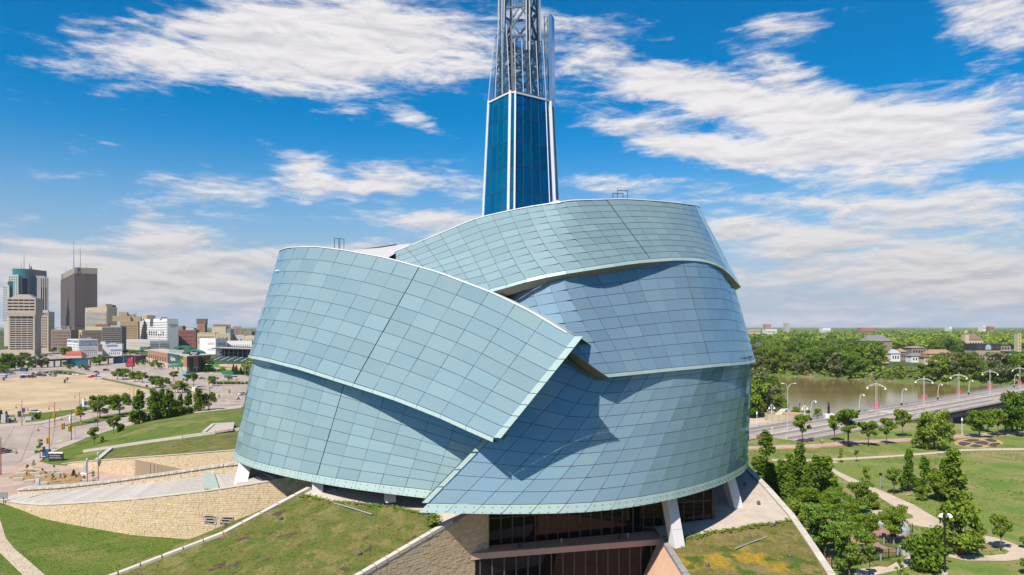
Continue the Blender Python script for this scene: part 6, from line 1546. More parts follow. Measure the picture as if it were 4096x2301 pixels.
b, fl, fr, P, z1 = block('white_block', 'white flat block with two rows of small dark windows', 1958, 2115, 2225, 868, 900, 55, C_WHITE); windows(b, fl, fl.w * .5, fl.w - 2, 2, z1 - 3, 6, 2, .3, .35, M_WIN); windows(b, fr, 2, fr.w - 2, 2, z1 - 3, 5, 2, .35, .4, M_WIN)
b, fl, fr, P, z1 = block('white_annex', 'second white flat block touching the glass shell', 2218, 2228, 2470, 893, 920, 6, C_WHITE, depth=40); windows(b, fr, 1, fr.w - 2, 1, z1 - 3, 12, 2, .3, .45, M_WIN)
for i, (x0, x1, yt, Yd, m, l) in enumerate(((2105,2260,818,1000,C_TAN,'tan block behind the white flat block'),(2255,2395,835,1020,C_CONC,'grey low block above the white annex'),(2375,2470,800,1200,C_BRICKB,'brown block at the end of the skyline'),(2390,2500,842,980,C_CREAM,'pale low block touching the glass shell'),(1742,1790,745,1500,C_BRICKB,'small brown block behind the white hotel'),(1792,1900,765,1600,C_CONC,'pale distant block behind the red brick one'),(1600,1700,815,1300,C_TAN,'hidden tan block behind the white hotel'))):
    b, fl, fr, P, z1 = block('low_block', l + ' on the skyline', x0, x0 + 8, x1, yt, Yd, 6, m, depth=40); windows(b, fr, 2, fr.w - 2, 3, z1 - 3, max(3, int(fr.w / 6)), 2, .4, .45, M_WIN2)
# ballpark
bp = thing('ballpark', 'brick ballpark building with dark green banners, canopy and a stand of teal seats', 'stadium', tuple(W(*r1(1830, 1205))))
C, Lf_, Rt = W(*r1(1832, 1208)), W(*r1(1448, 1102)), W(*r1(2068, 1188)); Bk = Lf_ + (Rt - C) * .8
g = MB(); g.prism([(p.x, p.y) for p in (C, Rt, Rt + (Lf_ - C) * .45, Bk, Lf_)], 4.2, 12.6); g.build('brick_wall', C_BR2, bp)
cc = (C + Bk) / 2
g = MB(); g.prism([((cc + (p - cc) * 1.006).x, (cc + (p - cc) * 1.006).y) for p in (C, Rt, Rt + (Lf_ - C) * .45, Bk, Lf_)], 0, 4.3); g.build('stone_base', C_BEIGE, bp)
g = MB(); g.prism([((cc + (p - cc) * 1.01).x, (cc + (p - cc) * 1.01).y) for p in (C, Rt, Rt + (Lf_ - C) * .45, Bk, Lf_)], 12.2, 13.1); g.build('roof', mat('roof_gravel', (.42, .36, .30), .9, var=.1), bp)
fl, fr = Face(Lf_, C, 0, 13), Face(C, Rt, 0, 13)
M_DKG = mat('dark_green_panel', (.012, .07, .05), .5)
g = MB(); g.add([fl.p(fl.w * .60, 4.5, .8), fl.p(fl.w * .86, 4.5, .8), fl.p(fl.w * .86, 12.8, .8), fl.p(fl.w * .60, 12.8, .8), fl.p(fl.w * .60, 4.5, 0), fl.p(fl.w * .86, 4.5, 0), fl.p(fl.w * .86, 12.8, 0), fl.p(fl.w * .60, 12.8, 0)], ((0,1,2,3),(4,0,3,7),(1,5,6,2),(3,2,6,7),(4,5,1,0))); g.build('banner', M_DKG, bp)
g = MB(); g.add([fl.p(fl.w * .88, 4.5, 1.2), fr.p(1.5, 4.5, 1.2), fr.p(1.5, 12.4, 1.2), fl.p(fl.w * .88, 12.4, 1.2)], ((0,1,2,3),)); g.build('banner', M_DKG, bp)
M_YEL = mat('sign_yellow', (.75, .6, .1), .6); M_SW = mat('sign_white', (.8, .8, .8), .6)
sign_text(bp, 'Clay Oven', fl.p(fl.w * .73, 8.8, .95), fl.rz, 5.0, M_SW, ex=.05); q0, q1 = fl.p(fl.w * .88, 8, 1.35), fr.p(1.5, 8, 1.35); sign_text(bp, 'Clay Oven', (q0 + q1) / 2 + Vector((0, -.3, .6)), math.atan2((q1 - q0).y, (q1 - q0).x), 3.6, M_YEL, ex=.05)
for i in range(8):
    p = fl.p(fl.w * (.06 + .065 * i), 4.8, .06); inst('window', unit_quad(M_WIN), bp, p - wloc(bp), fl.rz, (3.2, 1, 3.6)); p = fl.p(fl.w * (.06 + .11 * i), .3, .45); inst('doorway', unit_quad(M_WIN), bp, p - wloc(bp), fl.rz, (3.0, 1, 2.8))
for x in (.16, .55):
    p = fr.p(fr.w * x, 1, .5); inst('dark_glazing', unit_quad(mat('green_glass', (.015, .06, .045), .2)), bp, p - wloc(bp), fr.rz, (fr.w * .16, 1, 11))
for i in range(5):
    p = fr.p(fr.w * (.30 + .15 * i), .2, .5); inst('doorway', unit_quad(M_WIN), bp, p - wloc(bp), fr.rz, (2.4, 1, 3))
arc = MB(); c0 = W(*r1(1885, 1030), 12); 
arc.grid([[c0 + Vector((7.5 * math.cos(a), dy, 3.4 * math.sin(a) + .6)) for a in [math.pi * k / 12 for k in range(13)]] for dy in (-3, 9)]); arc.grid([[c0 + Vector((7.5 * s_ * math.cos(a), -3, 3.4 * s_ * math.sin(a) + .6)) for a in [math.pi * k / 12 for k in range(13)]] for s_ in (.55, 1)])
M_CANOPY = mat('green_canopy', (.02, .14, .08), .4); arc.build('arched_canopy', M_CANOPY, bp)
ov = MB(); oc = W(*r1(1928, 1012), 14.5) + Vector((0, -4, 0)); ov.prism([(4.6 * math.cos(a), 1.9 * math.sin(a)) for a in [2 * math.pi * k / 20 for k in range(20)]], 0, .5); ov.v = [(x + oc.x, oc.y - z, y + oc.z) for x, y, z in ov.v]; ov.build('oval_sign', mat('black_sign', (.01, .01, .012), .4), bp)
sign_text(bp, 'Shaw)', oc + Vector((0, -.7, .45)), 0, 2.2, M_SW); sign_text(bp, 'Park', oc + Vector((0, -.7, -1.0)), 0, 1.3, M_SW)
for fx, fy, sx, sy, h, m in ((.35,.25,9,5,2.2,M_LSTEEL),(.42,.45,6,4,1.8,M_LSTEEL),(.28,.5,4,4,1.6,C_BRICKB),(.5,.25,5,3,2.4,M_LSTEEL),(.2,.3,3,3,1.5,M_STEEL),(.6,.4,5,3,1.2,M_LSTEEL),(.45,.7,4,3,1.5,M_STEEL)):
    c_ = C.lerp(Lf_, fx * .9) + (Rt - C) * fy; g = MB(); g.box((c_.x, c_.y, 13.1 + h / 2), (sx, sy, h), .4); g.build('roof_unit', m, bp)
# second canopy and small green hut behind
c0 = W(*r1(1775, 985), 9); arc = MB(); arc.grid([[c0 + Vector((9 * math.cos(a), dy, 4.2 * math.sin(a) + 1)) for a in [math.pi * k / 12 for k in range(13)]] for dy in (0, 10)]); arc.grid([[c0 + Vector((9 * s_ * math.cos(a), 0, 4.2 * s_ * math.sin(a) + 1)) for a in [math.pi * k / 12 for k in range(13)]] for s_ in (.5, 1)]); arc.build('arched_canopy', M_CANOPY, bp)
# grandstand
S0, S1 = W(*r1(1880, 1108), 0), W(*r1(2560, 1122), 0); S0.y += 40; S1.y += 10; d = (S1 - S0).normalized(); nn = Vector((d.y, -d.x, 0)); L = (S1 - S0).length
def sp(x, o, z): q = S0 + d * x - nn * o; return Vector((q.x, q.y, z))
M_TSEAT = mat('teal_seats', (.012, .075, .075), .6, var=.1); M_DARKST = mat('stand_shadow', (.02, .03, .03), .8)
for i in range(9):
    g = MB(); g.prism([(sp(0, 1.6 * i, 0)[0], sp(0, 1.6 * i, 0)[1]), (sp(L, 1.6 * i, 0)[0], sp(L, 1.6 * i, 0)[1]), (sp(L, 1.6 * i + 1.6, 0)[0], sp(L, 1.6 * i + 1.6, 0)[1]), (sp(0, 1.6 * i + 1.6, 0)[0], sp(0, 1.6 * i + 1.6, 0)[1])], 0, 1.0 + .62 * i); g.build('seat_tier', M_TSEAT, bp)
for k in range(8):
    g = MB(); x = L * (.08 + .125 * k); g.add([sp(x, -.1, 1.1), sp(x + 1.6, -.1, 1.1), sp(x + 1.6, 14.6, 6.9), sp(x, 14.6, 6.9)], ((0,1,2,3),)); g.build('aisle', M_WALK, bp)
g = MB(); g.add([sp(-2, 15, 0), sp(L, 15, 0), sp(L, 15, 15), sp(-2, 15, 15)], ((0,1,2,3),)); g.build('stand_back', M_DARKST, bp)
g = MB(); g.add([sp(-2, 4, 13.4), sp(L, 4, 13.4), sp(L, 24, 14.6), sp(-2, 24, 14.6)], ((0,1,2,3),)); g.build('stand_roof', mat('roof_gravel', (.42, .36, .30), .9), bp)
g = MB(); g.bar(sp(-2, 4, 13.0), sp(L, 4, 13.0), .5, 1.0); g.build('roof_fascia', mat('dark_fascia', (.03, .05, .045), .6), bp)
g = MB(); g.bar(sp(0, 12, 8.4), sp(L, 12, 8.4), 2.0, 2.0); g.build('press_box', mat('dark_fascia', (.03, .05, .045), .6), bp)
for k in range(12):
    g = MB(); x = L * (.04 + .083 * k); g.bar(sp(x, 5, 3), sp(x, 5, 13.2), .4); g.build('stand_column', M_STEEL, bp)
sheet('ballfield', G(r1, [(1990,1112),(2560,1122),(2560,1200),(2000,1205)]), .02, ground_mat('infield_grass', [(.10,.16,.04),(.08,.14,.03)], [(.1,.45,.55)]))
sheet('ballfield_dirt', G(r1, [(2150,1122),(2560,1114),(2560,1155),(2330,1162),(2150,1140)]), .06, M_SAND)
sheet('ballfield_dirt', G(r1, [(2010,1150),(2300,1160),(2430,1172),(2300,1178),(2020,1168)]), .05, M_SAND)
fe = thing('ballpark_fence', 'green padded fence round the ballfield', 'fence', tuple(W(*r1(2230, 1215)))); 
for a, b_ in (((2180,1205),(2290,1210)),((2290,1210),(2430,1200)),((2200,1245),(2280,1245))):
    g = MB(); g.bar(W(*r1(*a), 1.2), W(*r1(*b_), 1.2), .3, 2.4); g.build('fence_panel', mat('fence_green', (.02, .12, .07), .7), fe)
# viaduct with murals
vd = thing('railway_viaduct', 'low dark railway viaduct with bright blue painted wall panels', 'bridge', tuple(W(*r1(760, 1135))))
VP = [W(*r1(300,1160)), W(*r1(480,1150)), W(*r1(660,1138)), W(*r1(870,1132)), W(*r1(1115,1112)), W(*r1(1450,1098))]
for a, b_ in zip(VP, VP[1:]):
    g = MB(); g.bar(a + Vector((0, 4, 6.0)), b_ + Vector((0, 4, 6.0)), 8, 1.4); g.build('deck_beam', mat('viaduct_dark', (.06, .055, .05), .9, var=.1), vd)
for i in range(14):
    t = (i + .5) / 14 * 5; k = min(4, int(t)); p = VP[k].lerp(VP[k + 1], t - k); g = MB(); g.box((p.x, p.y + 1, 2.7), (1.0, 1.0, 5.4)); g.build('pier', M_KERB, vd)
for a, b_, m in ((2, 3, mat('mural_blue', (.02, .20, .33), .8, var=.25, vscale=.12)), (4, 4.5, mat('mural_blue2', (.03, .20, .36), .8, col2=(.4, .45, .5), c2scale=.2, c2lo=.58, c2hi=.66)), (4.55, 4.95, mat('mural_violet', (.08, .06, .20), .8, col2=(.45, .08, .10), c2scale=.15, c2lo=.5, c2hi=.56))):
    pa = VP[int(a)].lerp(VP[min(5, int(a) + 1)], a - int(a)); k = min(4, int(b_)); pb = VP[k].lerp(VP[k + 1], b_ - k) if b_ > int(b_) or b_ < 5 else VP[5]
    g = MB(); g.bar(pa + Vector((0, -.6, 2.6)), pb + Vector((0, -.6, 2.6)), .3, 5.2); g.build('painted_wall', m, vd)
rl = MB()
for a, b_ in zip(VP, VP[1:]): rl.bar(a + Vector((0, .1, 7.7)), b_ + Vector((0, .1, 7.7)), .12); 
rl.build('railing', M_STEEL, vd)
hut = thing('red_roof_hut', 'small hut with a red hipped roof behind the viaduct', 'building', tuple(W(*r1(565, 1085)) + Vector((0, 30, 0))))
g = MB(); g.box((0, 0, 2.5), (18, 8, 5)); inst('wall', g.mesh('wall', C_BEIGE), hut); g = MB(); g.add([(-9.6,-4.6,5),(9.6,-4.6,5),(9.6,4.6,5),(-9.6,4.6,5),(-6,0,9),(6,0,9)], ((0,1,5,4),(1,2,5),(2,3,4,5),(3,0,4))); inst('roof', g.mesh('roof', mat('red_roof', (.34, .06, .04), .8)), hut)
sb = thing('green_roof_shelter', 'small shelter with a green canopy roof on dark posts by the arena', 'shelter', tuple(W(*r1(1425, 1060))))
g = MB(); g.box((0, 0, 11), (9, 6, 3)); inst('roof', g.mesh('roof', M_CANOPY), sb)
for x in (-3.5, 3.5): g = MB(); g.bar((x, 0, 0), (x, 0, 9.6), .6); inst('post', g.mesh('post', M_STEEL), sb)
ww = thing('white_wall', 'low white wall at the roadside below the tree clump', 'wall', tuple(W(*r2(100, 210)))); g = MB(); g.bar(W(*r2(-60, 225), .8), W(*r2(180, 195), .8), .4, 1.6); g.build('wall_run', C_WHITE, ww)
bc = thing('blue_container', 'blue waste container beside the roadside trees', 'container', tuple(W(*r2(235, 210)))); g = MB(); g.box((0, 0, 1.2), (5, 2.4, 2.4)); inst('bin', g.mesh('bin', mat('bin_blue', (.02, .05, .14), .6)), bc); g = MB(); g.box((0, 0, 2.5), (5.2, 2.6, .2)); inst('lid', g.mesh('lid', mat('bin_lid', (.015, .03, .07), .6)), bc)
# red illuminated sign on the corner
sg = thing('red_sign', 'red and black electronic sign board on posts at the road corner', 'sign', tuple(W(*r1(1278, 1195))))
for dx in (-1.8, 1.8): g = MB(); g.bar((dx, 0, 0), (dx, 0, 5), .4); inst('post', g.mesh('post', M_STEEL), sg)
g = MB(); g.box((0, 0, 5.8), (6.6, .8, 3.6)); inst('board', g.mesh('board', mat('sign_black', (.02, .015, .02), .5)), sg); g = MB(); g.box((0, -.45, 5.9), (5.2, .1, 2.6)); inst('screen', g.mesh('screen', mat('sign_red', (.42, .02, .04), .5)), sg); g = MB(); g.prism([(-2, 0), (2, 0), (1.6, .6), (-1.6, .6)], 7.6, 10.6); inst('crest', g.mesh('crest', mat('sign_red', (.42, .02, .04), .5)), sg)

# ------------------------------------------------------------------ buildings beyond the river
def house(name, label, x0, x1, yb, yt, Y, m, roof, rm, dep=12, wins=(4, 2), fn=r8, wm=None):
    u0, vb = fn(x0, yb); u1, _ = fn(x1, yb); _, vt = fn(x1, yt); a, c = (u0 - U0) / F * Y, (u1 - U0) / F * Y; zt = HC + (V0 - vt) / F * Y; cx = (a + c) / 2
    h = thing(name, label, 'building', (cx, Y, 0)); g = MB(); g.prism([(a, Y), (c, Y), (c, Y + dep), (a, Y + dep)], 0, zt); g.build('wall', m, h); f = Face((a, Y), (c, Y), 0, zt)
    g = MB(); o = .8
    if roof > 0: g.add([(a - o, Y - o, zt), (c + o, Y - o, zt), (c + o, Y + dep + o, zt), (a - o, Y + dep + o, zt), (a + dep * .3, Y + dep / 2, zt + roof), (c - dep * .3, Y + dep / 2, zt + roof)], ((0,1,5,4),(1,2,5),(2,3,4,5),(3,0,4)))
    else: g.prism([(a - .2, Y - .2), (c + .2, Y - .2), (c + .2, Y + dep), (a - .2, Y + dep)], zt, zt + .6)
    g.build('roof', rm, h)
    if wins: windows(h, f, 1, f.w - 1, 1, zt - .6, wins[0], wins[1], .5, .5, wm or M_WIN)
    return h, f, zt
M_SHNG = mat('roof_shingle', (.17, .165, .17), .9, var=.1); M_TANR = mat('roof_tan', (.30, .19, .11), .9, var=.1); M_DARKR = mat('mansard_dark', (.03, .03, .04), .7)
h, f, zt = house('apartment_block', 'four storey apartment block of tan stone with a dark mansard top', 2160, 2370, 400, 322, 640, mat('apt_stone', (.36, .28, .19), .9), 0, M_DARKR, 16, None)
g = MB(); g.prism([(f.a.x - .4, 639.6), (f.b.x + .4, 639.6), (f.b.x + .4, 656), (f.a.x - .4, 656)], zt, zt + 5.6); g.build('mansard', M_DARKR, h)
for z0, n in ((1.2, 6), (4.4, 6), (7.4, 6)): windows(h, f, 1, f.w * .38, z0, z0 + 2.8, 3, 1, .7, .75, M_WIN2); windows(h, f, f.w * .62, f.w - 1, z0, z0 + 2.8, 3, 1, .7, .75, M_WIN2); windows(h, f, f.w * .44, f.w * .56, z0, z0 + 2.8, 1, 1, .8, .85, M_WIN2)
windows(h, f, 1, f.w * .4, zt + .8, zt + 3.6, 3, 1, .5, .8, M_WIN2, out=.5); windows(h, f, f.w * .62, f.w - 1, zt + .8, zt + 3.6, 3, 1, .5, .8, M_WIN2, out=.5)
g = MB(); g.poly([f.p(f.w * .5 + 2.6 * math.cos(a), zt + 2.4 + 2.6 * math.sin(a), .6) for a in [math.pi * k / 10 for k in range(11)]] + [f.p(f.w * .5 - 2.6, zt + .2, .6), f.p(f.w * .5 + 2.6, zt + .2, .6)]); g.build('arched_window', mat('pale_window', (.35, .42, .45), .3), h)
h, f, zt = house('balcony_block', 'apartment wing with stacked pale balconies joined to the dark mansard block', 2372, 2462, 405, 285, 655, mat('apt_taupe', (.25, .21, .18), .9), 0, M_DARKR, 18, (3, 4), wm=M_WIN)
for i in range(4): g = MB(); g.bar(f.p(.3, 2.6 + 3.4 * i, .9), f.p(f.w - .3, 2.6 + 3.4 * i, .9), 1.6, .5); g.build('balcony', C_CONC, h)
house('shopfront', 'dark low shop with white trim beside the mansard block', 2440, 2490, 440, 405, 610, M_DARKR, 0, C_WHITE, 8, (3, 1), wm=M_WIN2)
house('tan_roof_house', 'long low house with a tan orange roof among the far trees', 1758, 1965, 390, 356, 690, mat('house_tan', (.48, .36, .20), .9), 4.2, M_TANR, 12, (6, 1))
house('grey_house', 'grey gabled house nearest the far bank green', 1340, 1415, 405, 358, 680, C_CREAM, 4, M_SHNG, 10, (3, 1)); house('grey_house', 'pale grey gabled house between the cream one and the tan roof', 1430, 1510, 400, 352, 710, C_WHITE, 4, mat('roof_pale', (.36, .37, .4), .9), 10, (3, 1)); house('grey_house', 'brown roofed house behind the pale grey ones', 1500, 1560, 385, 338, 740, C_BRICKB, 3.5, M_TANR, 10, (3, 1))
house('white_house', 'white trimmed house right of the grey gabled ones', 1605, 1720, 405, 375, 690, C_WHITE, 3, M_SHNG, 10, (4, 1)); house('red_roof_house', 'small house with a dark red roof by the tan roofed one', 1715, 1765, 430, 385, 650, C_CREAM, 4, mat('roof_red', (.18, .08, .065), .9), 9, (2, 1))
house('long_grey_roof', 'large hall with a broad dark grey roof deep in the far trees', 1225, 1440, 262, 246, 900, C_BRICKB, 7.5, M_SHNG, 22, None); house('flat_brown_hall', 'flat brown roofed building above the far houses', 1610, 1735, 330, 305, 820, C_BRICKB, 2, mat('roof_brown', (.27, .21, .18), .8), 20, (5, 1))
ch, f, zt = house('church', 'cream brick church with a red roof and a short square tower', 2100, 2225, 262, 235, 1080, C_CREAM, 9, mat('roof_church', (.20, .11, .09), .9), 22, (5, 1))
g = MB(); x0, x1 = (r8(2070, 0)[0] - U0) / F * 1070, (r8(2102, 0)[0] - U0) / F * 1070; g.prism([(x0, 1070), (x1, 1070), (x1, 1078), (x0, 1078)], 0, HC + (V0 - r8(0, 190)[1]) / F * 1070); g.build('tower', C_CREAM, ch); g = MB(); g.prism([(x0 - .3, 1069.6), (x0 + 3, 1069.6), (x0 + 3, 1073), (x0 - .3, 1073)], 30, HC + (V0 - r8(0, 178)[1]) / F * 1070); g.build('pinnacle', C_CREAM, ch)
ct, f, zt = house('clock_tower', 'tall pale stone tower at the picture edge beyond the river', 2525, 2552, 280, 182, 1000, C_CREAM, 0, C_CREAM, 8, (1, 5))
house('blue_apartments', 'blue grey apartment block just right of the glass corner', 238, 320, 340, 268, 830, mat('blue_siding', (.14, .18, .26), .9), 0, M_SHNG, 16, (6, 4), wm=M_WIN2)
far = [('tan_hospital','long tan hospital block on the far skyline',203,305,172,148,1900,C_BEIGE,(12,3)),('white_plant','white plant building with a pink tower on the far skyline',352,448,178,146,2000,C_WHITE,(8,2)),('pink_tower','pinkish tower block above the white plant',358,398,150,102,2100,mat('pink_brick', (.42, .28, .24), .9),(5,6)),('grey_tower','lone grey tower block on the far skyline',530,558,130,92,2600,C_CONC,(4,7)),('low_mall','low red-brown building on the far treetops',1175,1300,147,135,2300,C_BR2,(10,1)),('white_shed','long white shed in the far treetops',845,910,142,134,2400,C_WHITE,(6,1)),('white_silo','white elevator building near the far horizon',2220,2245,138,114,3000,C_WHITE,(3,2)),('orange_plant','orange plant building near the far horizon',2290,2318,137,121,3000,C_BR2,(3,2)),('white_barn','small white building on the far horizon trees',1930,1955,133,123,3000,C_WHITE,(3,1))]
for nm, l, x0, x1, yb, yt, Yd, m, w in far: house(nm, l, x0, x1, yb, yt, Yd, m, 0, m, 30, w, wm=M_WIN2)
# ------------------------------------------------------------------ bridge
V = Vector
br = thing('road_bridge', 'long concrete road bridge with pale barriers crossing the brown river', 'bridge', (140, 269, 0))
bd = V((.783, .622, 0)); bn_ = V((-.622, .783, 0)); B0 = V((140, 269, 0))
def bp_(t, o, z): q = B0 + bd * t + bn_ * o; return V((q.x, q.y, z))
def bz(t): return float(np.interp(t, [-75, -20, 30, 120, 400], [.05, .12, .3, .4, .4]))
ts = [-75 + 12 * i for i in range(42)]
M_DECK = ground_mat('bridge_deck', [(.37,.31,.27),(.31,.265,.235)], [(.08,.4,.6)], fine=.08)
g = MB(); g.grid([[bp_(t, o, bz(t)) for t in ts] for o in (-12, 12)]); g.build('deck', M_DECK, br)
M_BARR = mat('barrier_concrete', (.48, .44, .40), .85, var=.08, vscale=.4)
for o, w, h, nm in ((-12, .4, .75, 'near_parapet'), (-6.4, .5, .8, 'barrier'), (.0, .9, .8, 'median_barrier'), (8.2, .4, .75, 'barrier'), (12, .4, .9, 'far_parapet')):
    g = MB()
    for a, b in zip(ts, ts[1:]):
        if o == -6.4 and a > 100: continue
        g.bar(bp_(a, o, bz(a) + h / 2), bp_(b, o, bz(b) + h / 2), w, h)
    g.build(nm, M_BARR, br)
g = MB()
for a, b in zip(ts[8:], ts[9:]): g.bar(bp_(a, -11.6, bz(a) - 1.2), bp_(b, -11.6, bz(b) - 1.2), .6, 2.3)
g.build('girder', mat('girder_dark', (.035, .035, .04), .8), br)
for i, t in enumerate((42, 100, 160, 220)):
    g = MB(); c = bp_(t, 0, -4.6); g.box(c, (3.2, 22, 7.6), math.atan2(bn_.y, bn_.x) - math.pi / 2); g.build('pier', M_BARR, br)
g = MB(); c = bp_(22, 0, -2.4); g.box(c, (5, 24, 5.6), math.atan2(bn_.y, bn_.x) - math.pi / 2); g.build('abutment', M_BARR, br)
for h in (1.25, 1.7):
    g = MB()
    for a, b in zip(ts, ts[1:]): g.bar(bp_(a, 12, bz(a) + h), bp_(b, 12, bz(b) + h), .09)
    g.build('rail', M_LSTEEL, br)
g = MB()
for k in range(130): t = -70 + 3.6 * k; g.bar(bp_(t, 12, bz(t) + .85), bp_(t, 12, bz(t) + 1.7), .1)
tag(g.build('rail_posts', M_LSTEEL, br), kind='stuff')
M_PAINT = mat('road_paint', (.75, .74, .70), .7)
g = MB()
for o in (-3.2, 4.0):
    for k in range(40): t = -60 + 9 * k; g.add([bp_(t, o - .08, bz(t) + .02), bp_(t + 3, o - .08, bz(t + 3) + .02), bp_(t + 3, o + .08, bz(t + 3) + .02), bp_(t, o + .08, bz(t) + .02)], ((0, 1, 2, 3),))
tag(g.build('lane_dashes', M_PAINT, br), kind='stuff')
# ------------------------------------------------------------------ lamps
M_PALEM = mat('pale_galvanised', (.55, .55, .54), .5, .2); M_RUSTM = mat('rust_paint', (.27, .085, .04), .6, var=.15); M_BLACKM = mat('black_metal', (.015, .014, .014), .5); M_LAMPW = mat('lamp_white', (.75, .74, .72), .5); M_PINK = mat('banner_pink', (.62, .03, .12), .7); M_SIGY = mat('signal_yellow', (.62, .33, .01), .5)
def arc3(a, b, rise, n=7): return [a.lerp(b, k / n) + V((0, 0, rise * math.sin(math.pi * k / n))) for k in range(n + 1)]
bl = thing('bridge_lamp', 'x', 'street lamp'); H = 14
g = MB(); g.tube([(-.25, 0, 0), (-.2, 0, H)], [.09, .07], 6); inst('post', g.mesh('post', M_PALEM), bl); g = MB(); g.tube([(.25, 0, 0), (.2, 0, H)], [.09, .07], 6); inst('post', g.mesh('post', M_PALEM), bl)
g = MB(); g.tube(arc3(V((-3.1, 0, H - 2.3)), V((3.1, 0, H - 2.3)), 1.3, 12), .09, 5); g.tube(arc3(V((-3.1, 0, H - 2.3)), V((3.1, 0, H - 2.3)), .8, 12), .06, 5); inst('arch_arm', g.mesh('arch_arm', M_PALEM), bl)
for s_ in (-1, 1): g = MB(); g.tube([(3.1 * s_, 0, H - 2.2), (3.1 * s_, 0, H - 2.6), (3.1 * s_, 0, H - 3.0)], [.1, .22, .46], 8); inst('lamp_head', g.mesh('lamp_head', M_LAMPW), bl)
for s_ in (-1, 1): g = MB(); g.box((.62 * s_, 0, 4.9), (.5, .08, 2.0)); inst('banner', g.mesh('banner', M_PINK), bl)
spots = [(1305,910),(1730,835),(2057,790),(2327,740),(2540,690)]
for i, (x, y) in enumerate(spots):
    t = [0, 44, 82, 122, 166][i]; p = bp_(t, 0, bz(t)); l = f'{ORD[i]} tall double-arm bridge lamp with pink banners, counted from the museum'
    o = bl if i == 0 else copy_tree(bl, p, 0, 1.0); o.location = p; o.rotation_euler = (0, 0, R(-35)); o['label'] = l; o['group'] = 'tall bridge lamps'
sl = thing('small_bridge_lamp', 'x', 'street lamp'); g = MB(); g.tube([(0,0,0),(0,0,.9)], .28, 8); inst('base', g.mesh('base', M_BLACKM), sl); g = MB(); g.tube([(0,0,.9),(.05,0,3.5),(.3,0,5.4),(.9,0,6.2),(1.3,0,6.0)], [.13,.12,.1,.08,.06], 6); inst('curved_post', g.mesh('curved_post', M_PALEM), sl); g = MB(); g.tube([(1.3,0,6.05),(1.35,0,5.8),(1.35,0,5.55)], [.08,.2,.32], 7); inst('lamp_head', g.mesh('lamp_head', M_LAMPW), sl)
sm = [(740,925,810),(1155,880,765),(1522,830,725),(1835,780,675),(2100,732,633),(2492,645,560)]
for i, (x, y, yt) in enumerate(sm):
    u, v = r8(x, y); k = (u - U0) / F; t = min(np.arange(-80, 260, .5), key=lambda q: abs(bp_(q, 11.2, 0).x / bp_(q, 11.2, 0).y - k)); p = bp_(t, 11.2, bz(t))
    o = sl if i == 0 else copy_tree(sl, p, 0, 1.0); o.location = p; o.rotation_euler = (0, 0, R(-20)); o.scale = (1.25,) * 3; o['label'] = f'{ORD[i]} small hooked lamp along the river side of the bridge, counted from the museum'; o['group'] = 'small hooked bridge lamps'
pl = thing('park_lamp', 'x', 'street lamp'); g = MB(); g.tube([(0,0,0),(0,0,.5),(0,0,5.2)], [.2,.11,.08], 6); inst('post', g.mesh('post', M_LAMPW), pl); g = MB(); g.tube([(0,0,5.1),(0,0,5.5),(0,0,6.0),(0,0,6.3)], [.34,.3,.18,.05], 8); inst('lamp_head', g.mesh('lamp_head', M_LAMPW), pl)
for i, (x, y, yt, l) in enumerate(((2042,1047,905,'white park lamp standing beside the footpath and round trees'),(405,1075,985,'white park lamp behind the red car'),(275,985,850,'white lamp on the riverside plaza nearest the glass'))):
    p = W(*r8(x, y)); o = pl if i == 0 else copy_tree(pl, p, 0, 1.0); o.location = p; o['label'] = l; o['group'] = 'white park lamps'; s_ = (y - yt) * .11607 * p.y / F / 6.3; o.scale = (s_,) * 3
tl = thing('twin_globe_lamp', 'x', 'street lamp'); g = MB(); g.tube([(0,0,0),(0,0,5)], .1, 6); g.tube(arc3(V((-.8,0,4.4)), V((.8,0,4.4)), .9), .06, 5); inst('post', g.mesh('post', M_LAMPW), tl)
for s_ in (-1, 1): g = MB(); g.tube([(.8*s_,0,4.5),(.8*s_,0,4.2),(.8*s_,0,3.9)], [.1,.3,.34], 8); inst('lamp_head', g.mesh('lamp_head', M_LAMPW), tl)
for i, (x, y, l) in enumerate(((403,935,'twin headed white lamp on the riverside plaza by the concrete ramp'),(688,940,'twin headed white lamp by the river railing'))):
    p = W(*r8(x, y)); o = tl if i == 0 else copy_tree(tl, p, 0, 1.0); o.location = p; o.scale = (1.15,) * 3; o['label'] = l; o['group'] = 'twin headed plaza lamps'
def cobra(name, label, p, h, arms, m=M_PALEM, group='grey street lamps'):
    c = thing(name, label, 'street lamp', tuple(p), group=group); g = MB(); g.tube([(0,0,-.1),(0,0,h*.5),(0,0,h*.88)], [.14,.11,.08], 6); inst('post', g.mesh('post', m), c)
    for a, l in arms:
        d = V((math.cos(R(a)), math.sin(R(a)), 0)); e = d * l + V((0,0,h)); g = MB(); g.tube([V((0,0,h*.86)), V((0,0,h*.93)) + d*l*.15, V((0,0,h*.985)) + d*l*.5, e], [.08,.07,.06,.05], 5); inst('arm', g.mesh('arm', m), c)
        g = MB(); g.box((e.x + d.x*.4, e.y + d.y*.4, e.z - .05), (.95, .38, .22), R(a)); inst('lamp_head', g.mesh('lamp_head', M_LAMPW), c)
    return c
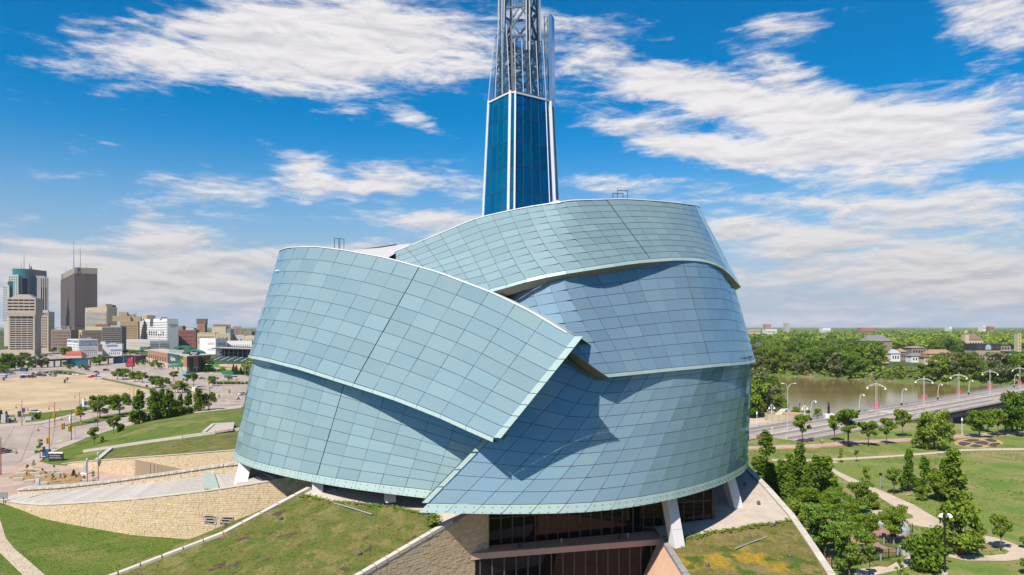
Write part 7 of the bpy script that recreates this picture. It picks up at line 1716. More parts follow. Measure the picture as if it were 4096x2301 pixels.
for x, y, yt, arms, l in ((1758,212,100,((0,5),(180,5)),'double arm grey street lamp before the ballpark corner'),(2122,402,140,((0,5),(180,5)),'double arm grey street lamp on the crossing median'),(2193,560,222,((180,5),),'tall grey street lamp at the mound edge near the glass'),(2405,378,110,((0,4),),'grey street lamp half way to the ballfield, by the glass edge'),(1110,150,60,((0,3),),'grey street lamp before the blue mural'),(1213,130,20,((180,3),),'grey lamp beside the mural wall'),(1322,150,22,((0,4),),'grey lamp by the red sign board'),(1438,240,80,((0,3),),'grey lamp on the ballpark side of the avenue'),(1523,235,80,((180,3),),'grey lamp under the ballpark wall'),(1573,290,140,((0,3),),'grey lamp on the avenue median'),(1463,355,200,((180,3),),'grey lamp between the lot trees'),(2358,382,318,((0,2),),'short grey post by the hedge')):
    p = W(*r2(x, y)); cobra('street_lamp', l, p, max(4, (y - yt) * .10194 * p.y / F), arms)
p = W(*r8(540, 1020)); cobra('street_lamp', 'tall grey hooked street lamp between the red car and the river', p, (1020 - 610) * .11607 * p.y / F, ((170,1.2),(10,2.2)))
# tall floodlight masts behind the city blocks
for x, yb, yt, l in ((1565,1000,800,'tall floodlight mast before the white hotel'),(570,1010,935,'street lamp by the brown brick block')):
    p = W(*r1(x, yb)); c = thing('light_mast', l, 'mast', tuple(p)); h = (yb - yt) * .10194 * p.y / F; g = MB(); g.tube([(0,0,0),(0,0,h)], [.5,.25], 6); inst('pole', g.mesh('pole', M_PALEM), c); g = MB(); g.box((0,-.3,h-1.5), (4 if h > 20 else 1.6,.6,3 if h > 20 else .3)); inst('lamp_bank', g.mesh('lamp_bank', M_LAMPW), c)
# rust lamps with drooping shades
def rust_lamp(label, p, h, ang, arms=2, arm=2.1, drop=.55, signal=None):
    c = thing('rust_lamp', label, 'street lamp', tuple(p), R(ang), 'rust coloured street lamps'); g = MB(); g.tube([(0,0,0),(0,0,.6),(0,0,h)], [.24,.14,.09], 6); inst('post', g.mesh('post', M_RUSTM), c)
    for s_ in ((-1, 1) if arms == 2 else (1,)):
        z = h * (.80 if s_ < 0 else .70); g = MB(); g.tube([V((0,0,z - .5)), V((s_*arm*.6,0,z + .1)), V((s_*arm,0,z)), V((s_*arm,0,z - drop))], .06, 5); inst('arm', g.mesh('arm', M_RUSTM), c)
        g = MB(); g.tube([(s_*arm,0,z-drop),(s_*arm,0,z-drop-.35),(s_*arm,0,z-drop-.7)], [.1,.2,.48], 8); inst('lamp_shade', g.mesh('lamp_shade', M_RUSTM), c)
    return c
def signal(par, x, z, y=-.15):
    g = MB(); g.box((x, y, z), (.75, .5, 1.9)); s_ = inst('signal_head', g.mesh('signal_head', M_SIGY), par)
    for k, cl in enumerate(((.25,.02,.01),(.25,.14,.01),(.02,.14,.05))):
        g = MB(); g.tube([(x, y-.25, z+.55-.55*k),(x, y-.42, z+.55-.55*k)], .2, 8); inst('signal_lens', g.mesh('signal_lens', mat('lens%d' % k, cl, .4)), s_)
RL = [(215,742,485,0,'rust lamp with two drooping shades at the pavement ramp of the sand lot'),(535,700,512,0,'rust lamp with two drooping shades beside the silver parked car'),(782,572,410,0,'rust lamp with two drooping shades behind the blue pay panels'),(1312,440,348,0,'rust lamp with two drooping shades at the narrow tip of the sand lot'),(1718,480,292,10,'rust lamp with two drooping shades before the trees of the avenue')]
for x, y, yt, a, l in RL: p = W(*r2(x, y)); rust_lamp(l, p, (y - yt) * .10194 * p.y / F, a)
p = W(*r2(483, 978)); c = rust_lamp('rust signal post with a long mast arm reaching over the junction', p, 322 * .10194 * p.y / F, 0, 1, -3.2); h = 322 * .10194 * p.y / F
g = MB(); g.tube([(0,0,h*.66),(4.2,0,h*.72)], .09, 5); inst('mast_arm', g.mesh('mast_arm', M_RUSTM), c); signal(c, 4.0, h*.72); signal(c, -.3, h*.28)
p = W(*r2(700, 885)); h = 295 * .10194 * p.y / F; c = rust_lamp('rust lamp post with a yellow signal and drooping shades at the median tip', p, h, 0, 2, 3.0); signal(c, -.5, h*.39); g = MB(); g.tube([(-.4,0,h*.62),(-.4,0,h*.72),(-.4,0,h*.8)], [.3,.36,.1], 8); inst('signal_cap', g.mesh('signal_cap', M_LAMPW), c)
p = W(*r2(957, 797)); h = 270 * .10194 * p.y / F; c = rust_lamp('rust mast with a long arm carrying a yellow signal before the rounded tree', p, h, 0, 1, 3.2); g = MB(); g.tube([(1.6,0,h*.7),(-7.0,0,h*.72)], .09, 5); inst('mast_arm', g.mesh('mast_arm', M_RUSTM), c); signal(c, -7.0, h*.67)
p = W(*r2(8, 1224)); h = 370 * .10194 * p.y / F; c = rust_lamp('tall rust lamp post at the picture edge over a parked car', p, h, 0, 1, 3.6)
p = W(*r2(535, 745)); c = thing('traffic_signal', 'yellow traffic signal on a short post across the junction', 'traffic light', tuple(p)); g = MB(); g.tube([(0,0,0),(0,0,4)], .1, 6); inst('post', g.mesh('post', M_RUSTM), c); signal(c, 0, 3.6)
for x, y, yt, l in ((2250,512,378,'grey signal mast with black heads on the traffic island'),(2048,362,328,'yellow signal head before the ballfield hedge'),(2318,388,272,'yellow signal head by the hedge near the glass'),(2150,500,478,'small yellow signal box on the traffic island')):
    p = W(*r2(x, y)); h = max(3, (y - yt) * .10194 * p.y / F); c = thing('traffic_signal', l, 'traffic light', tuple(p)); g = MB(); g.tube([(0,0,0),(0,0,h),(1.5,0,h+.3)], .09, 5); inst('post', g.mesh('post', M_PALEM), c); signal(c, 0, h * .8)
p = W(*r2(2058, 612), 1.2); c = thing('black_lamp_post', 'slim black lamp post on the grass mound', 'street lamp', tuple(p)); g = MB(); g.tube([(0,0,-.3),(0,0,240*.10194*p.y/F)], .12, 6); inst('post', g.mesh('post', M_BLACKM), c); g = MB(); g.box((.3,0,240*.10194*p.y/F), (1.2,.5,.25)); inst('lamp_head', g.mesh('lamp_head', M_BLACKM), c)
p = W(*r7(1798, 1442)); hb = 590 * .10194 * p.y / F; c = thing('black_lamp_pole', 'tall black pole with two white floodlights beside the leafy bush', 'street lamp', tuple(p)); g = MB(); g.tube([(0,0,0),(0,0,hb)], [.16,.13], 8); inst('pole', g.mesh('pole', M_BLACKM), c); g = MB(); g.tube([(0,0,-.05),(0,0,.35)], .4, 10); inst('footing', g.mesh('footing', M_KERB), c); g = MB(); g.bar((-.5,0,hb-.05), (.5,0,hb-.05), .1); inst('cross_arm', g.mesh('cross_arm', M_BLACKM), c)
for s_ in (-1, 1): g = MB(); g.tube([(.35*s_,0,hb+.1),(.6*s_,-.1,hb),(.75*s_,-.2,hb-.35)], [.12,.22,.3], 8); inst('floodlight', g.mesh('floodlight', M_LAMPW), c)
for x, y, yt, l in ((855,1318,1062,'slim grey lamp pole at the edge of the gravel bed'),(963,1300,1000,'taller slim grey lamp pole beside the entrance wall')):
    p = W(*r2(x, y)); h = (y - yt) * .10194 * p.y / F; c = thing('slim_lamp_pole', l, 'street lamp', tuple(p)); g = MB(); g.tube([(0,0,0),(0,0,h)], [.12,.09], 6); inst('pole', g.mesh('pole', mat('pole_grey', (.2,.21,.23), .5)), c); g = MB(); g.tube([(0,0,h-.9),(0,0,h-.2),(0,0,h)], [.2,.28,.12], 8); inst('lamp_head', g.mesh('lamp_head', M_LSTEEL), c)
# overhead green road signs
p0, p1 = W(*r2(1665, 222)), W(*r2(1820, 212)); gs = thing('road_sign_gantry', 'green overhead road signs on a thin gantry before the ballpark', 'road sign', tuple(p0))
g = MB(); g.bar(p1, p1 + V((0,0,7.5)), .35); g.bar(p0 + V((0,0,5.6)), p1 + V((0,0,5.6)), .2); g.build('gantry', M_PALEM, gs)
for a, b in ((.02,.26),(.32,.55),(.62,.98)):
    q, w_ = p0.lerp(p1, (a+b)/2) + V((0,-.3,5.6)), (p1 - p0).length * (b - a); g = MB(); g.box(q, (w_, .12, 3.4)); g.build('sign_panel', mat('road_green', (.0, .16, .09), .5), gs)
    for k, tx in enumerate(('ROUTE', '57 →' if a > .5 else '42 ↑')): sign_text(gs, tx if k == 0 else tx[:2], q + V((0, -.1, .7 - 1.3 * k)), 0, 1.0, M_SW, ex=.01)
# ------------------------------------------------------------------ vehicles
PAINT = {}
def paint(n, c): 
    if n not in PAINT: PAINT[n] = mat('paint_' + n, c, .28, .0, spec=.6)
    return PAINT[n]
M_CGLASS = mat('car_glass', (.012, .014, .017), .08); M_TYRE = mat('tyre', (.02, .02, .02), .9); M_RIM = mat('wheel_rim', (.35, .35, .36), .4, .5); M_TAIL = mat('tail_light', (.35, .01, .01), .4); M_HEAD = mat('head_light', (.7, .7, .68), .2)
def loft(st):
    mb = MB(); rows = []
    for x, hw, z0, z1, top in st:
        rows.append([V((x, -hw*.9, z0)), V((x, -hw, z0 + .18)), V((x, -hw, z1 - .12)), V((x, -hw*top, z1)), V((x, hw*top, z1)), V((x, hw, z1 - .12)), V((x, hw, z0 + .18)), V((x, hw*.9, z0))])
    n = len(rows); k = 8; vs = [p for r in rows for p in r]; fs = [(i*k+j, (i+1)*k+j, (i+1)*k+(j+1)%k, i*k+(j+1)%k) for i in range(n-1) for j in range(k)]
    fs += [tuple(range(k)), tuple((n-1)*k + j for j in range(k-1, -1, -1))]; mb.add(vs, fs); return mb
def car_parts(kind):
    L = dict(sedan=4.7, suv=4.7, pickup=5.7, van=5.4, ambulance=6.4, truck=6.5)[kind]; h = L / 2; z = .32; ps = []
    if kind == 'sedan':
        body = loft([(-h,.78,z+.1,.78,.9),(-h+.2,.88,z,.92,.93),(-h+1.1,.92,z,.98,.94),(.9,.92,z,.96,.94),(h-.35,.88,z,.82,.92),(h,.74,z+.1,.66,.9)]); roof = [(-h+.9,.80,.95),(-1.0,.66,1.42),(.35,.66,1.44),(1.25,.80,.96)]
    elif kind == 'suv':
        body = loft([(-h,.84,z+.1,.98,.92),(-h+.2,.92,z,1.08,.95),(-h+1.1,.95,z,1.1,.95),(.9,.95,z,1.1,.95),(h-.3,.9,z,.98,.93),(h,.78,z+.1,.8,.9)]); roof = [(-h+.15,.84,1.06),(-h+.6,.72,1.68),(.5,.72,1.70),(1.35,.84,1.09)]
    elif kind == 'pickup':
        body = loft([(-h,.92,z+.2,1.05,.97),(-h+.2,.96,z+.1,1.08,.97),(-.3,.96,z+.1,1.08,.97),(1.3,.96,z,1.1,.96),(h-.3,.94,z,1.05,.95),(h,.85,z+.1,.9,.92)]); roof = [(-.9,.86,1.06),(-.6,.74,1.76),(.75,.74,1.78),(1.55,.86,1.09)]
    elif kind == 'van':
        body = loft([(-h,.92,z,1.1,.97),(-h+.15,.98,z,1.15,.98),(1.2,.98,z,1.15,.98),(h-.5,.95,z,1.05,.95),(h,.82,z+.1,.85,.92)]); roof = [(-h+.05,.92,1.1),(-h+.2,.88,2.1),(1.3,.86,2.1),(2.1,.86,1.1)]
    else:
        body = loft([(-h,1.1,z+.1,2.75,.97),(-h+.1,1.15,z,2.8,.98),(.9,1.15,z,2.8,.97),(1.0,1.1,z,2.6,.95)]); roof = [(.85,.95,1.1),(1.0,.92,2.1),(1.9,.84,2.1),(2.5,.86,1.15)]
        cab = loft([(.9,1.0,z,1.15,.97),(h-.4,.98,z,1.1,.95),(h,.86,z+.1,.95,.92)])
    ps.append(('body', body, 'paint'))
    if kind in ('ambulance', 'truck'): ps.append(('cab', cab, 'paint'))
    x = roof; g = MB(); lo = [(x[0][0], x[0][1], x[0][2]), (x[3][0], x[3][1], x[3][2])]
    P8 = [V((x[0][0], -x[0][1], x[0][2])), V((x[3][0], -x[3][1], x[3][2])), V((x[3][0], x[3][1], x[3][2])), V((x[0][0], x[0][1], x[0][2])), V((x[1][0], -x[1][1], x[1][2])), V((x[2][0], -x[2][1], x[2][2])), V((x[2][0], x[2][1], x[2][2])), V((x[1][0], x[1][1], x[1][2]))]
    g.add(P8, ((0,1,5,4),(1,2,6,5),(2,3,7,6),(3,0,4,7))); ps.append(('cabin_glass', g, M_CGLASS))
    g = MB(); g.prism([(x[1][0]-.06, -x[1][1]-.03), (x[2][0]+.06, -x[2][1]-.03), (x[2][0]+.06, x[2][1]+.03), (x[1][0]-.06, x[1][1]+.03)], x[1][2]-.02, x[1][2]+.07); ps.append(('roof', g, 'paint'))
    if kind == 'pickup': g = MB(); g.box((-h+1.15, 0, 1.095), (1.9, 1.5, .03)); ps.append(('load_bed', g, M_TYRE))
    for sx in (-1, 1):
        for sy in (-1, 1):
            wx = sx * (L * .305); r_ = .36 if kind in ('suv', 'pickup', 'van') else .33; g = MB(); g.tube([(wx, sy*.72, r_), (wx, sy*.95, r_)], r_, 12); ps.append(('wheel', g, M_TYRE)); g2 = MB(); g2.tube([(wx, sy*.94, r_), (wx, sy*.97, r_)], r_*.62, 10); ps.append(('rim', g2, M_RIM))
    zl = .72 if kind == 'sedan' else .86
    for sy in (-1, 1): g = MB(); g.box((h-.12, sy*.6, zl-.06), (.22, .34, .16)); ps.append(('headlight', g, M_HEAD)); g = MB(); g.box((-h+.06, sy*.66, zl+.06), (.16, .24, .2)); ps.append(('tail_light', g, M_TAIL))
    return ps
CARM = {}
def car(kind, col, p, ang, label, group=None, name=None):
    if kind not in CARM: CARM[kind] = [(n, g.mesh(n, paint('white', (.62,.62,.62)) if m == 'paint' else m), m == 'paint') for n, g, m in car_parts(kind)]
    c = thing(name or dict(sedan='parked_car', suv='parked_car', pickup='pickup_truck', van='van', ambulance='ambulance', truck='truck')[kind], label, dict(sedan='car', suv='car', pickup='pickup', van='van', ambulance='ambulance', truck='truck')[kind], tuple(p), R(ang), group); wh = None
    for n, me, pt in CARM[kind]:
        if n == 'rim': inst('rim', me, wh); continue
        o = inst(n, me, c, mat=paint(*col) if pt else None)
        if n == 'wheel': wh = o
    return c
WHT, BLK, SIL, RED, BLU, GRY, MAR = ('white', (.62,.62,.62)), ('black', (.012,.012,.014)), ('silver', (.42,.41,.40)), ('red', (.32,.012,.02)), ('navy', (.02,.035,.10)), ('grey', (.14,.145,.15)), ('maroon', (.13,.015,.02))
lot = [('suv',WHT,40,248,0,'white car at the picture edge in the lot row'),('sedan',SIL,78,245,0,'silver car second in the lot row'),('sedan',BLK,118,238,0,'dark car third in the lot row by the white wall'),('suv',BLK,222,275,-80,'black car nearest the sand in the front lot row'),('sedan',WHT,252,250,0,'white car behind the black one in the lot'),('sedan',BLU,280,270,-85,'blue car second in the front lot row'),('pickup',MAR,320,272,-85,'dark red pickup in the front lot row'),('suv',RED,325,245,-60,'red car behind the dark red pickup'),('sedan',GRY,355,250,-80,'grey car between the red car and the dark ones'),('suv',BLK,390,255,-80,'black car in the middle of the lot'),('sedan',GRY,400,228,0,'dark grey car at the back of the lot'),('sedan',MAR,430,258,-85,'maroon car in the front middle of the lot'),('sedan',BLK,470,230,0,'dark car by the grass verge of the lot'),('suv',WHT,485,255,-80,'white car at the right front of the lot'),('sedan',SIL,530,260,-75,'silver car at the right end of the front lot row'),('sedan',GRY,540,248,-70,'grey car behind the silver one'),('sedan',BLK,565,230,0,'dark car at the verge right of the lot'),('suv',BLK,600,232,0,'second dark car at the verge right of the lot'),('sedan',BLK,650,236,0,'small black car along the verge'),('sedan',MAR,695,242,0,'maroon car along the verge by the white one'),('sedan',WHT,745,248,0,'white car at the end of the verge row')]
for k, col, x, y, a, l in lot: car(k, col, W(*r2(x, y), .05), a, l, 'cars parked at the sand lot')
for k, col, x, y, a, l in (('pickup',RED,908,272,0,'bright red pickup beside the white one on the lot edge'),('pickup',WHT,965,284,0,'white pickup beside the red one on the lot edge'),('sedan',BLU,945,222,-30,'dark blue car driving past the lot corner'),('suv',BLK,1042,205,0,'black car on the crossing by the viaduct'),('sedan',SIL,342,622,5,'silver car parked alone at the near edge of the sand lot'),('sedan',SIL,1840,410,-35,'silver car on the avenue behind the trees'),('sedan',WHT,2378,440,65,'white car on the crossing beside the glass'),('truck',('lightblue',(.12,.38,.55)),1828,245,-20,'light blue box truck below the ballpark'),('van',WHT,2300,285,0,'white van parked by the ballfield hedge'),('sedan',BLK,1985,285,0,'dark car parked near the blue truck'),('sedan',WHT,2215,295,0,'white car parked near the spruces'),('sedan',GRY,18,1012,60,'grey car waiting at the picture edge under the rust lamp')):
    car(k, col, W(*r2(x, y), .05), a, l)
am = car('ambulance', WHT, W(*r2(1935, 415), .05), -32, 'white and yellow ambulance on the avenue behind the slender tree'); g = MB(); g.box((-1.1, 0, .95), (4.2, 2.36, .5)); inst('yellow_stripe', g.mesh('yellow_stripe', mat('stripe_yellow', (.75,.5,.03), .4)), am); g = MB(); g.box((.7, 0, 2.88), (.4, 1.6, .2)); inst('light_bar', g.mesh('light_bar', M_TAIL), am)
car('suv', ('crimson', (.30,.012,.03)), W(*r8(338, 1088), .06), 186, 'crimson car on the road just right of the glass shells')
for k, col, t, o, l in (('sedan',GRY,-27,-3.5,'grey car driving onto the bridge'),('suv',BLK,-2,-9.2,'black car on the near lane of the bridge')):
    p = bp_(t, o, bz(t)); car(k, col, p, math.degrees(math.atan2(bd.y, bd.x)) + 180, l)
p = W(*r8(1445, 932)); 
car('suv', WHT, W(*r8(2478, 458)), 0, 'white car parked beyond the river near the shop')
mrow = [(960,1062),(925,1070),(520,1048),(405,1040),(450,1045),(1500,985),(1460,975),(1560,990)]
for i, (x, y) in enumerate(((420,1030),(455,1034),(500,1040),(545,1046),(1360,985),(1400,990))):
    car('suv' if i % 2 else 'sedan', (WHT, BLK, GRY, WHT, SIL, BLK)[i], W(*r1(x, y)), 10, f'{ORD[i]} distant parked car before the city blocks, from the beige offices', 'distant parked cars')
# motorcycle with rider, seen from behind at the crossing
def person(label, p, ang, shirt, trousers, h=1.72, skin=(.45,.27,.19), hair=(.05,.035,.025), stride=.22, sit=False, shorts=True, name='person'):
    t = thing(name, label, 'person', tuple(p), R(ang)); s = h / 1.72
    nm, J = BODY[sit]; nm = nm.copy(); o = bpy.data.objects.new('body', nm); COL.objects.link(o); o.scale = (s, s, s)
    o.parent = t; nm.materials.clear()
    for m in (mat('skin_%d' % int(skin[0]*100), skin, .6), mat('cloth_%.2f%.2f%.2f' % shirt, shirt, .9), mat('cloth_%.2f%.2f%.2f' % trousers, trousers, .9), mat('shoe', (.08,.08,.085), .8)): nm.materials.append(m)
    for f in nm.polygons:
        c = f.center; z = c.z; arm = abs(c.y) > .215 and z > .8
        f.material_index = 0 if z > 1.44 else (0 if arm and z < 1.2 and not sit else (1 if z > .98 or arm else (2 if z > (.5 if shorts else .12) else (3 if z < .12 else 0)))); f.use_smooth = True
    g = MB(); hd = V(J['head']) * s; g.tube([hd + V((-.015, 0, .02)), hd + V((-.02, 0, .09)), hd + V((-.01, 0, .14))], [.105*s, .1*s, .04*s], 8); inst('hair', g.mesh('hair', mat('hair_%d' % int(hair[0]*1000), hair, .8), True), t); return t
pA = W(*r7(575, 153)); pB = W(*r7(597, 160)); pC = W(*r7(806, 155))
person('walker in a bright turquoise top on the park footpath', pA, 185, (.02,.30,.42), (.03,.035,.05)); person('walker in a pale yellow top pushing ahead on the park footpath', pB, 185, (.55,.55,.18), (.04,.04,.045), hair=(.2,.13,.05)); person('walker in dark clothes alone on the park footpath', pC, 170, (.05,.05,.10), (.02,.02,.03), shorts=False)
person('dark dressed walker far along the footpath by the garden', W(*r8(2392, 1045)), 0, (.04,.04,.05), (.02,.02,.02), shorts=False)
mp = W(*r2(2337, 488)); mc = thing('motorcycle', 'dark motorcycle riding away on the crossing beside the glass', 'motorcycle', tuple(mp), R(75))
for x in (-.7, .7): g = MB(); g.tube([(x,-.09,.33),(x,.09,.33)], .33, 12); inst('wheel', g.mesh('wheel', M_TYRE), mc)
g = MB(); g.tube([(-.75,0,.75),(-.2,0,.8),(.3,0,.9),(.6,0,.85)], [.14,.2,.24,.12], 7); inst('tank_and_seat', g.mesh('tank_and_seat', paint(*BLK)), mc); g = MB(); g.tube([(.45,-.35,1.1),(.55,0,1.02),(.45,.35,1.1)], .03, 5); g.tube([(.55,0,1.0),(.72,0,.33)], .05, 5); inst('fork', g.mesh('fork', M_STEEL), mc)
person('rider in a dark jacket on the motorcycle', mp, 75, (.03,.03,.035), (.02,.02,.025), sit=True, shorts=False, hair=(.35,.05,.05))
# ------------------------------------------------------------------ small plaza furniture
bench0 = thing('concrete_bench', 'x', 'bench', (0,0,0)); g = MB(); g.box((0,0,.34), (2.0,.9,.55)); inst('seat_block', g.mesh('seat_block', M_COPE), bench0); g = MB(); g.box((0,0,.04), (1.7,.7,.1)); inst('plinth', g.mesh('plinth', M_BACK), bench0)
bs = [(208,450,'top left'),(342,450,''),(392,480,''),(486,432,''),(572,454,''),(178,503,''),(286,525,''),(414,550,''),(858,518,'')]
bl_ = ['bench at the upper left corner of the gravel bed','second bench in the upper row of the gravel bed','bench in the heart of the gravel bed','upper bench nearest the museum sign','upper bench nearest the white pillar sign','leftmost bench of the lower row in the gravel bed','middle bench of the lower row in the gravel bed','lower bench beside the white pillar at the stair foot','lone bench beside the lamp pole']
for i, ((x, y, _), l) in enumerate(zip(bs, bl_)):
    p = W(*r3(x, y + 12)); o = bench0 if i == 0 else copy_tree(bench0, p); o.location = p; o.rotation_euler = (0,0,R(28)); o['label'] = 'pale block ' + l; o['group'] = 'concrete block benches'
_sap = sorted((262,270,330,415,518,530,595,640,745,775,825,915))
for x, y, yt, w_ in ((262,475,430,1),(270,430,360,1),(330,395,320,1),(415,455,395,1),(518,540,450,1),(530,420,365,1),(595,500,450,1),(640,530,465,1),(722,470,405,1),(745,530,455,1),(775,500,440,1),(825,530,470,1),(915,500,425,1)):
    u, v = r3(x, y); plant_px('conifer' if x == 722 else 'sapling', u, v, r3(x, yt)[1], f'thin sapling {len([1])} in the gravel bed' if False else ('small cone shaped shrub in the gravel bed' if x == 722 else f'{ORD[_sap.index(x)]} thin wispy sapling from the road side in the gravel bed'), None if x == 722 else 'saplings in the gravel bed', 1.3)
def pillar_sign(label, p, h, w): 
    t = thing('pillar_sign', label, 'sign', tuple(p)); g = MB(); g.box((0,0,h/2), (w,.35,h)); inst('panel', g.mesh('panel', mat('sign_pale', (.5,.5,.5), .6)), t); g = MB(); g.box((0,-.19,h*.45), (w*.7,.03,h*.6)); inst('notice', g.mesh('notice', M_LSTEEL), t)
    g = MB(); g.box((0,0,.12), (w*2.4,1.2,.24)); inst('weights', g.mesh('weights', M_LAMPW), t)
pillar_sign('white pillar sign on the plaza before the entrance wall', W(*r3(832, 452)), 2.7, .75); pillar_sign('grey white pillar sign at the foot of the stair parapet', W(*r3(370, 612)), 2.5, .85)
ms = thing('museum_sign', 'black ground sign with white top lettered Group Entrance on the grass', 'sign', tuple(W(*r3(550, 338)))); g = MB(); g.box((0,0,1.25), (3.7,.35,2.1)); inst('panel', g.mesh('panel', mat('sign_black2', (.02,.019,.018), .5)), ms); g = MB(); g.box((0,0,2.45), (3.7,.4,.35)); inst('top_strip', g.mesh('top_strip', M_LAMPW), ms); g = MB(); g.box((0,0,.12), (3.2,.25,.3)); inst('plinth', g.mesh('plinth', M_STEEL), ms)
q = wloc(ms); sign_text(ms, 'Group Entrance', q + V((-.2,-.22,1.75)), 0, .42, M_SW, ex=.01); sign_text(ms, 'Entrée des groupes', q + V((-.05,-.22,1.2)), 0, .38, M_SW, ex=.01)
mb_ = thing('blue_bins', 'pair of bright blue newspaper boxes at the kerb by the sapling', 'box', tuple(W(*r3(457, 280)))); 
for dx in (-.5,.5): g = MB(); g.box((dx,0,.95), (.85,.8,1.9)); inst('box_body', g.mesh('box_body', mat('mail_blue', (.01,.10,.32), .4)), mb_); g = MB(); g.box((dx,-.42,1.2), (.6,.04,.6)); inst('door', g.mesh('door', M_STEEL), mb_)
hy = thing('fire_hydrant', 'small red hydrant at the edge of the lawn', 'hydrant', tuple(W(*r3(426, 320)))); g = MB(); g.tube([(0,0,0),(0,0,.7),(0,0,.9)], [.2,.18,.08], 8); g.bar((-.3,0,.55),(.3,0,.55),.16); inst('barrel', g.mesh('barrel', paint(*RED)), hy)
is_ = thing('notice_board', 'small dark notice board on a post at the lawn tip', 'sign', tuple(W(*r3(35, 760)))); g = MB(); g.bar((0,0,0),(0,0,1.6),.1); inst('post', g.mesh('post', M_STEEL), is_); g = MB(); g.box((0,0,1.9), (1.6,.1,1.3)); inst('board', g.mesh('board', M_KERBD), is_)
for x, y, w_, h_, l, cl in ((42,712,1.6,3.0,'tall grey utility cabinet beside the little spruces',(.40,.40,.40)),(115,702,2.4,1.3,'low grey transformer box on the verge',(.42,.43,.42)),(285,690,2.4,1.3,'low round topped utility box beyond the ramp',(.42,.43,.42)),(88,715,.7,1.5,'small dark post box beside the grey cabinet',(.06,.07,.07)),(945,710,.8,1.1,'black litter bin on the median edge',(.02,.02,.02)),(1440,362,.8,1.1,'black litter bin by the lot trees',(.02,.02,.02))):
    t = thing('utility_box', l, 'box', tuple(W(*r2(x, y)))); m_ = mat('cab_%.2f' % (cl[0] + w_ * .001), cl, .6); g = MB(); g.box((0,0,h_/2), (w_,1.1,h_)); inst('cabinet', g.mesh('cabinet', m_), t); g = MB(); g.box((0,0,h_+.05), (w_*1.06,1.2,.1)); inst('lid', g.mesh('lid', m_), t)
for x, y, l in ((650,322,'pay station with a blue panel alone on the sand lot'),(50,300,'pay station with a blue panel at the lot entrance'),(825,580,'pay station with blue panels at the near edge of the sand lot'),(957,262,'blue pay panel beside the pickups'),(212,655,'blue parking sign on the ramp post')):
    t = thing('pay_station', l, 'pay station', tuple(W(*r2(x, y)))); g = MB(); g.box((-.9,0,1.1), (.9,.7,2.2)); inst('machine', g.mesh('machine', mat('machine_dark', (.05,.055,.05), .6)), t); g = MB(); g.bar((.7,0,0),(.7,0,3.2),.12); inst('post', g.mesh('post', M_STEEL), t); g = MB(); g.box((.7,0,2.5), (1.3,.15,1.7)); inst('panel', g.mesh('panel', mat('panel_blue', (.04,.05,.22), .5)), t)
t = thing('banner_stand', 'white feather banner beside the blue pay panels', 'banner', tuple(W(*r2(804, 585)))); g = MB(); g.bar((0,0,0),(0,0,4.6),.08); inst('pole', g.mesh('pole', M_STEEL), t); g = MB(); g.box((.35,0,2.9), (.8,.06,3.2)); inst('cloth', g.mesh('cloth', M_LAMPW), t)
# riverside plaza furniture, fence and stones in the park
rp = thing('concrete_planter', 'round pale concrete planter wall on the riverside plaza', 'planter', tuple(W(*r8(535, 935)))); c0 = W(*r8(535, 930)); g = MB()
ring = [(c0.x + 8*math.cos(a), c0.y + 5*math.sin(a)) for a in [2*math.pi*k/20 for k in range(20)]]
for a, b in zip(ring, ring[1:] + ring[:1]): g.bar((a[0],a[1],1.3), (b[0],b[1],1.3), .5, 2.6)
g.build('ring_wall', C_TAN, rp); g = MB(); g.poly([(x, y, 1.9) for x, y in ring]); g.build('soil', M_MULCH, rp)
rw = thing('river_railing', 'pale railing with stone piers along the river edge', 'railing', tuple(W(*r8(300, 880)))); pa = W(*r8(190, 880)); pb = W(*r8(740, 905))
for i in range(7): p = pa.lerp(pb, i/6); g = MB(); g.box((p.x, p.y, .8), (1.0,1.0,1.6)); g.build('pier', C_TAN, rw)
for h_ in (.5, 1.2): g = MB(); g.bar(pa + V((0,0,h_)), pb + V((0,0,h_)), .12); g.build('rail', M_LSTEEL, rw)
rmp = thing('concrete_ramp', 'stepped concrete ramp wall on the riverside plaza', 'ramp', tuple(W(*r8(435, 925)))); a, b = W(*r8(400, 935)), W(*r8(480, 905)); g = MB(); g.add([a, b, b + V((0,0,3.4)), a + V((0,0,1.2)), a + V((3,1,0)), b + V((3,1,0)), b + V((3,1,3.4)), a + V((3,1,1.2))], ((0,1,2,3),(3,2,6,7),(7,6,5,4),(0,3,7,4),(1,5,6,2))); g.build('ramp_wall', M_BARR, rmp)
mo = thing('monument_pole', 'black monument pole on a white plinth at the bridge end', 'monument', tuple(W(*r8(893, 912)))); p = W(*r8(893, 912)); h_ = 135*.11607*p.y/F; g = MB(); g.tube([(0,0,1.8),(0,0,h_*.75),(0,0,h_*.75),(0,0,h_)], [.45,.45,.3,.25], 8); inst('shaft', g.mesh('shaft', M_BLACKM), mo); g = MB(); g.box((0,0,.9), (3.4,2.6,1.8)); inst('plinth', g.mesh('plinth', M_LAMPW), mo)
for x, y, yt, l in ((643,862,782,'red lamp post on the river bank'),(1293,862,785,'red lamp post behind the first bridge lamp')):
    p = W(*r8(x, y)); h_ = (y-yt)*.11607*p.y/F; t = thing('red_lamp_post', l, 'street lamp', tuple(p)); g = MB(); g.tube([(0,0,-3),(0,0,h_)], .16, 6); inst('post', g.mesh('post', M_RUSTM), t); g = MB(); g.tube([(0,0,h_-.6),(0,0,h_)], [.5,.3], 7); inst('lamp_head', g.mesh('lamp_head', paint(*RED)), t)
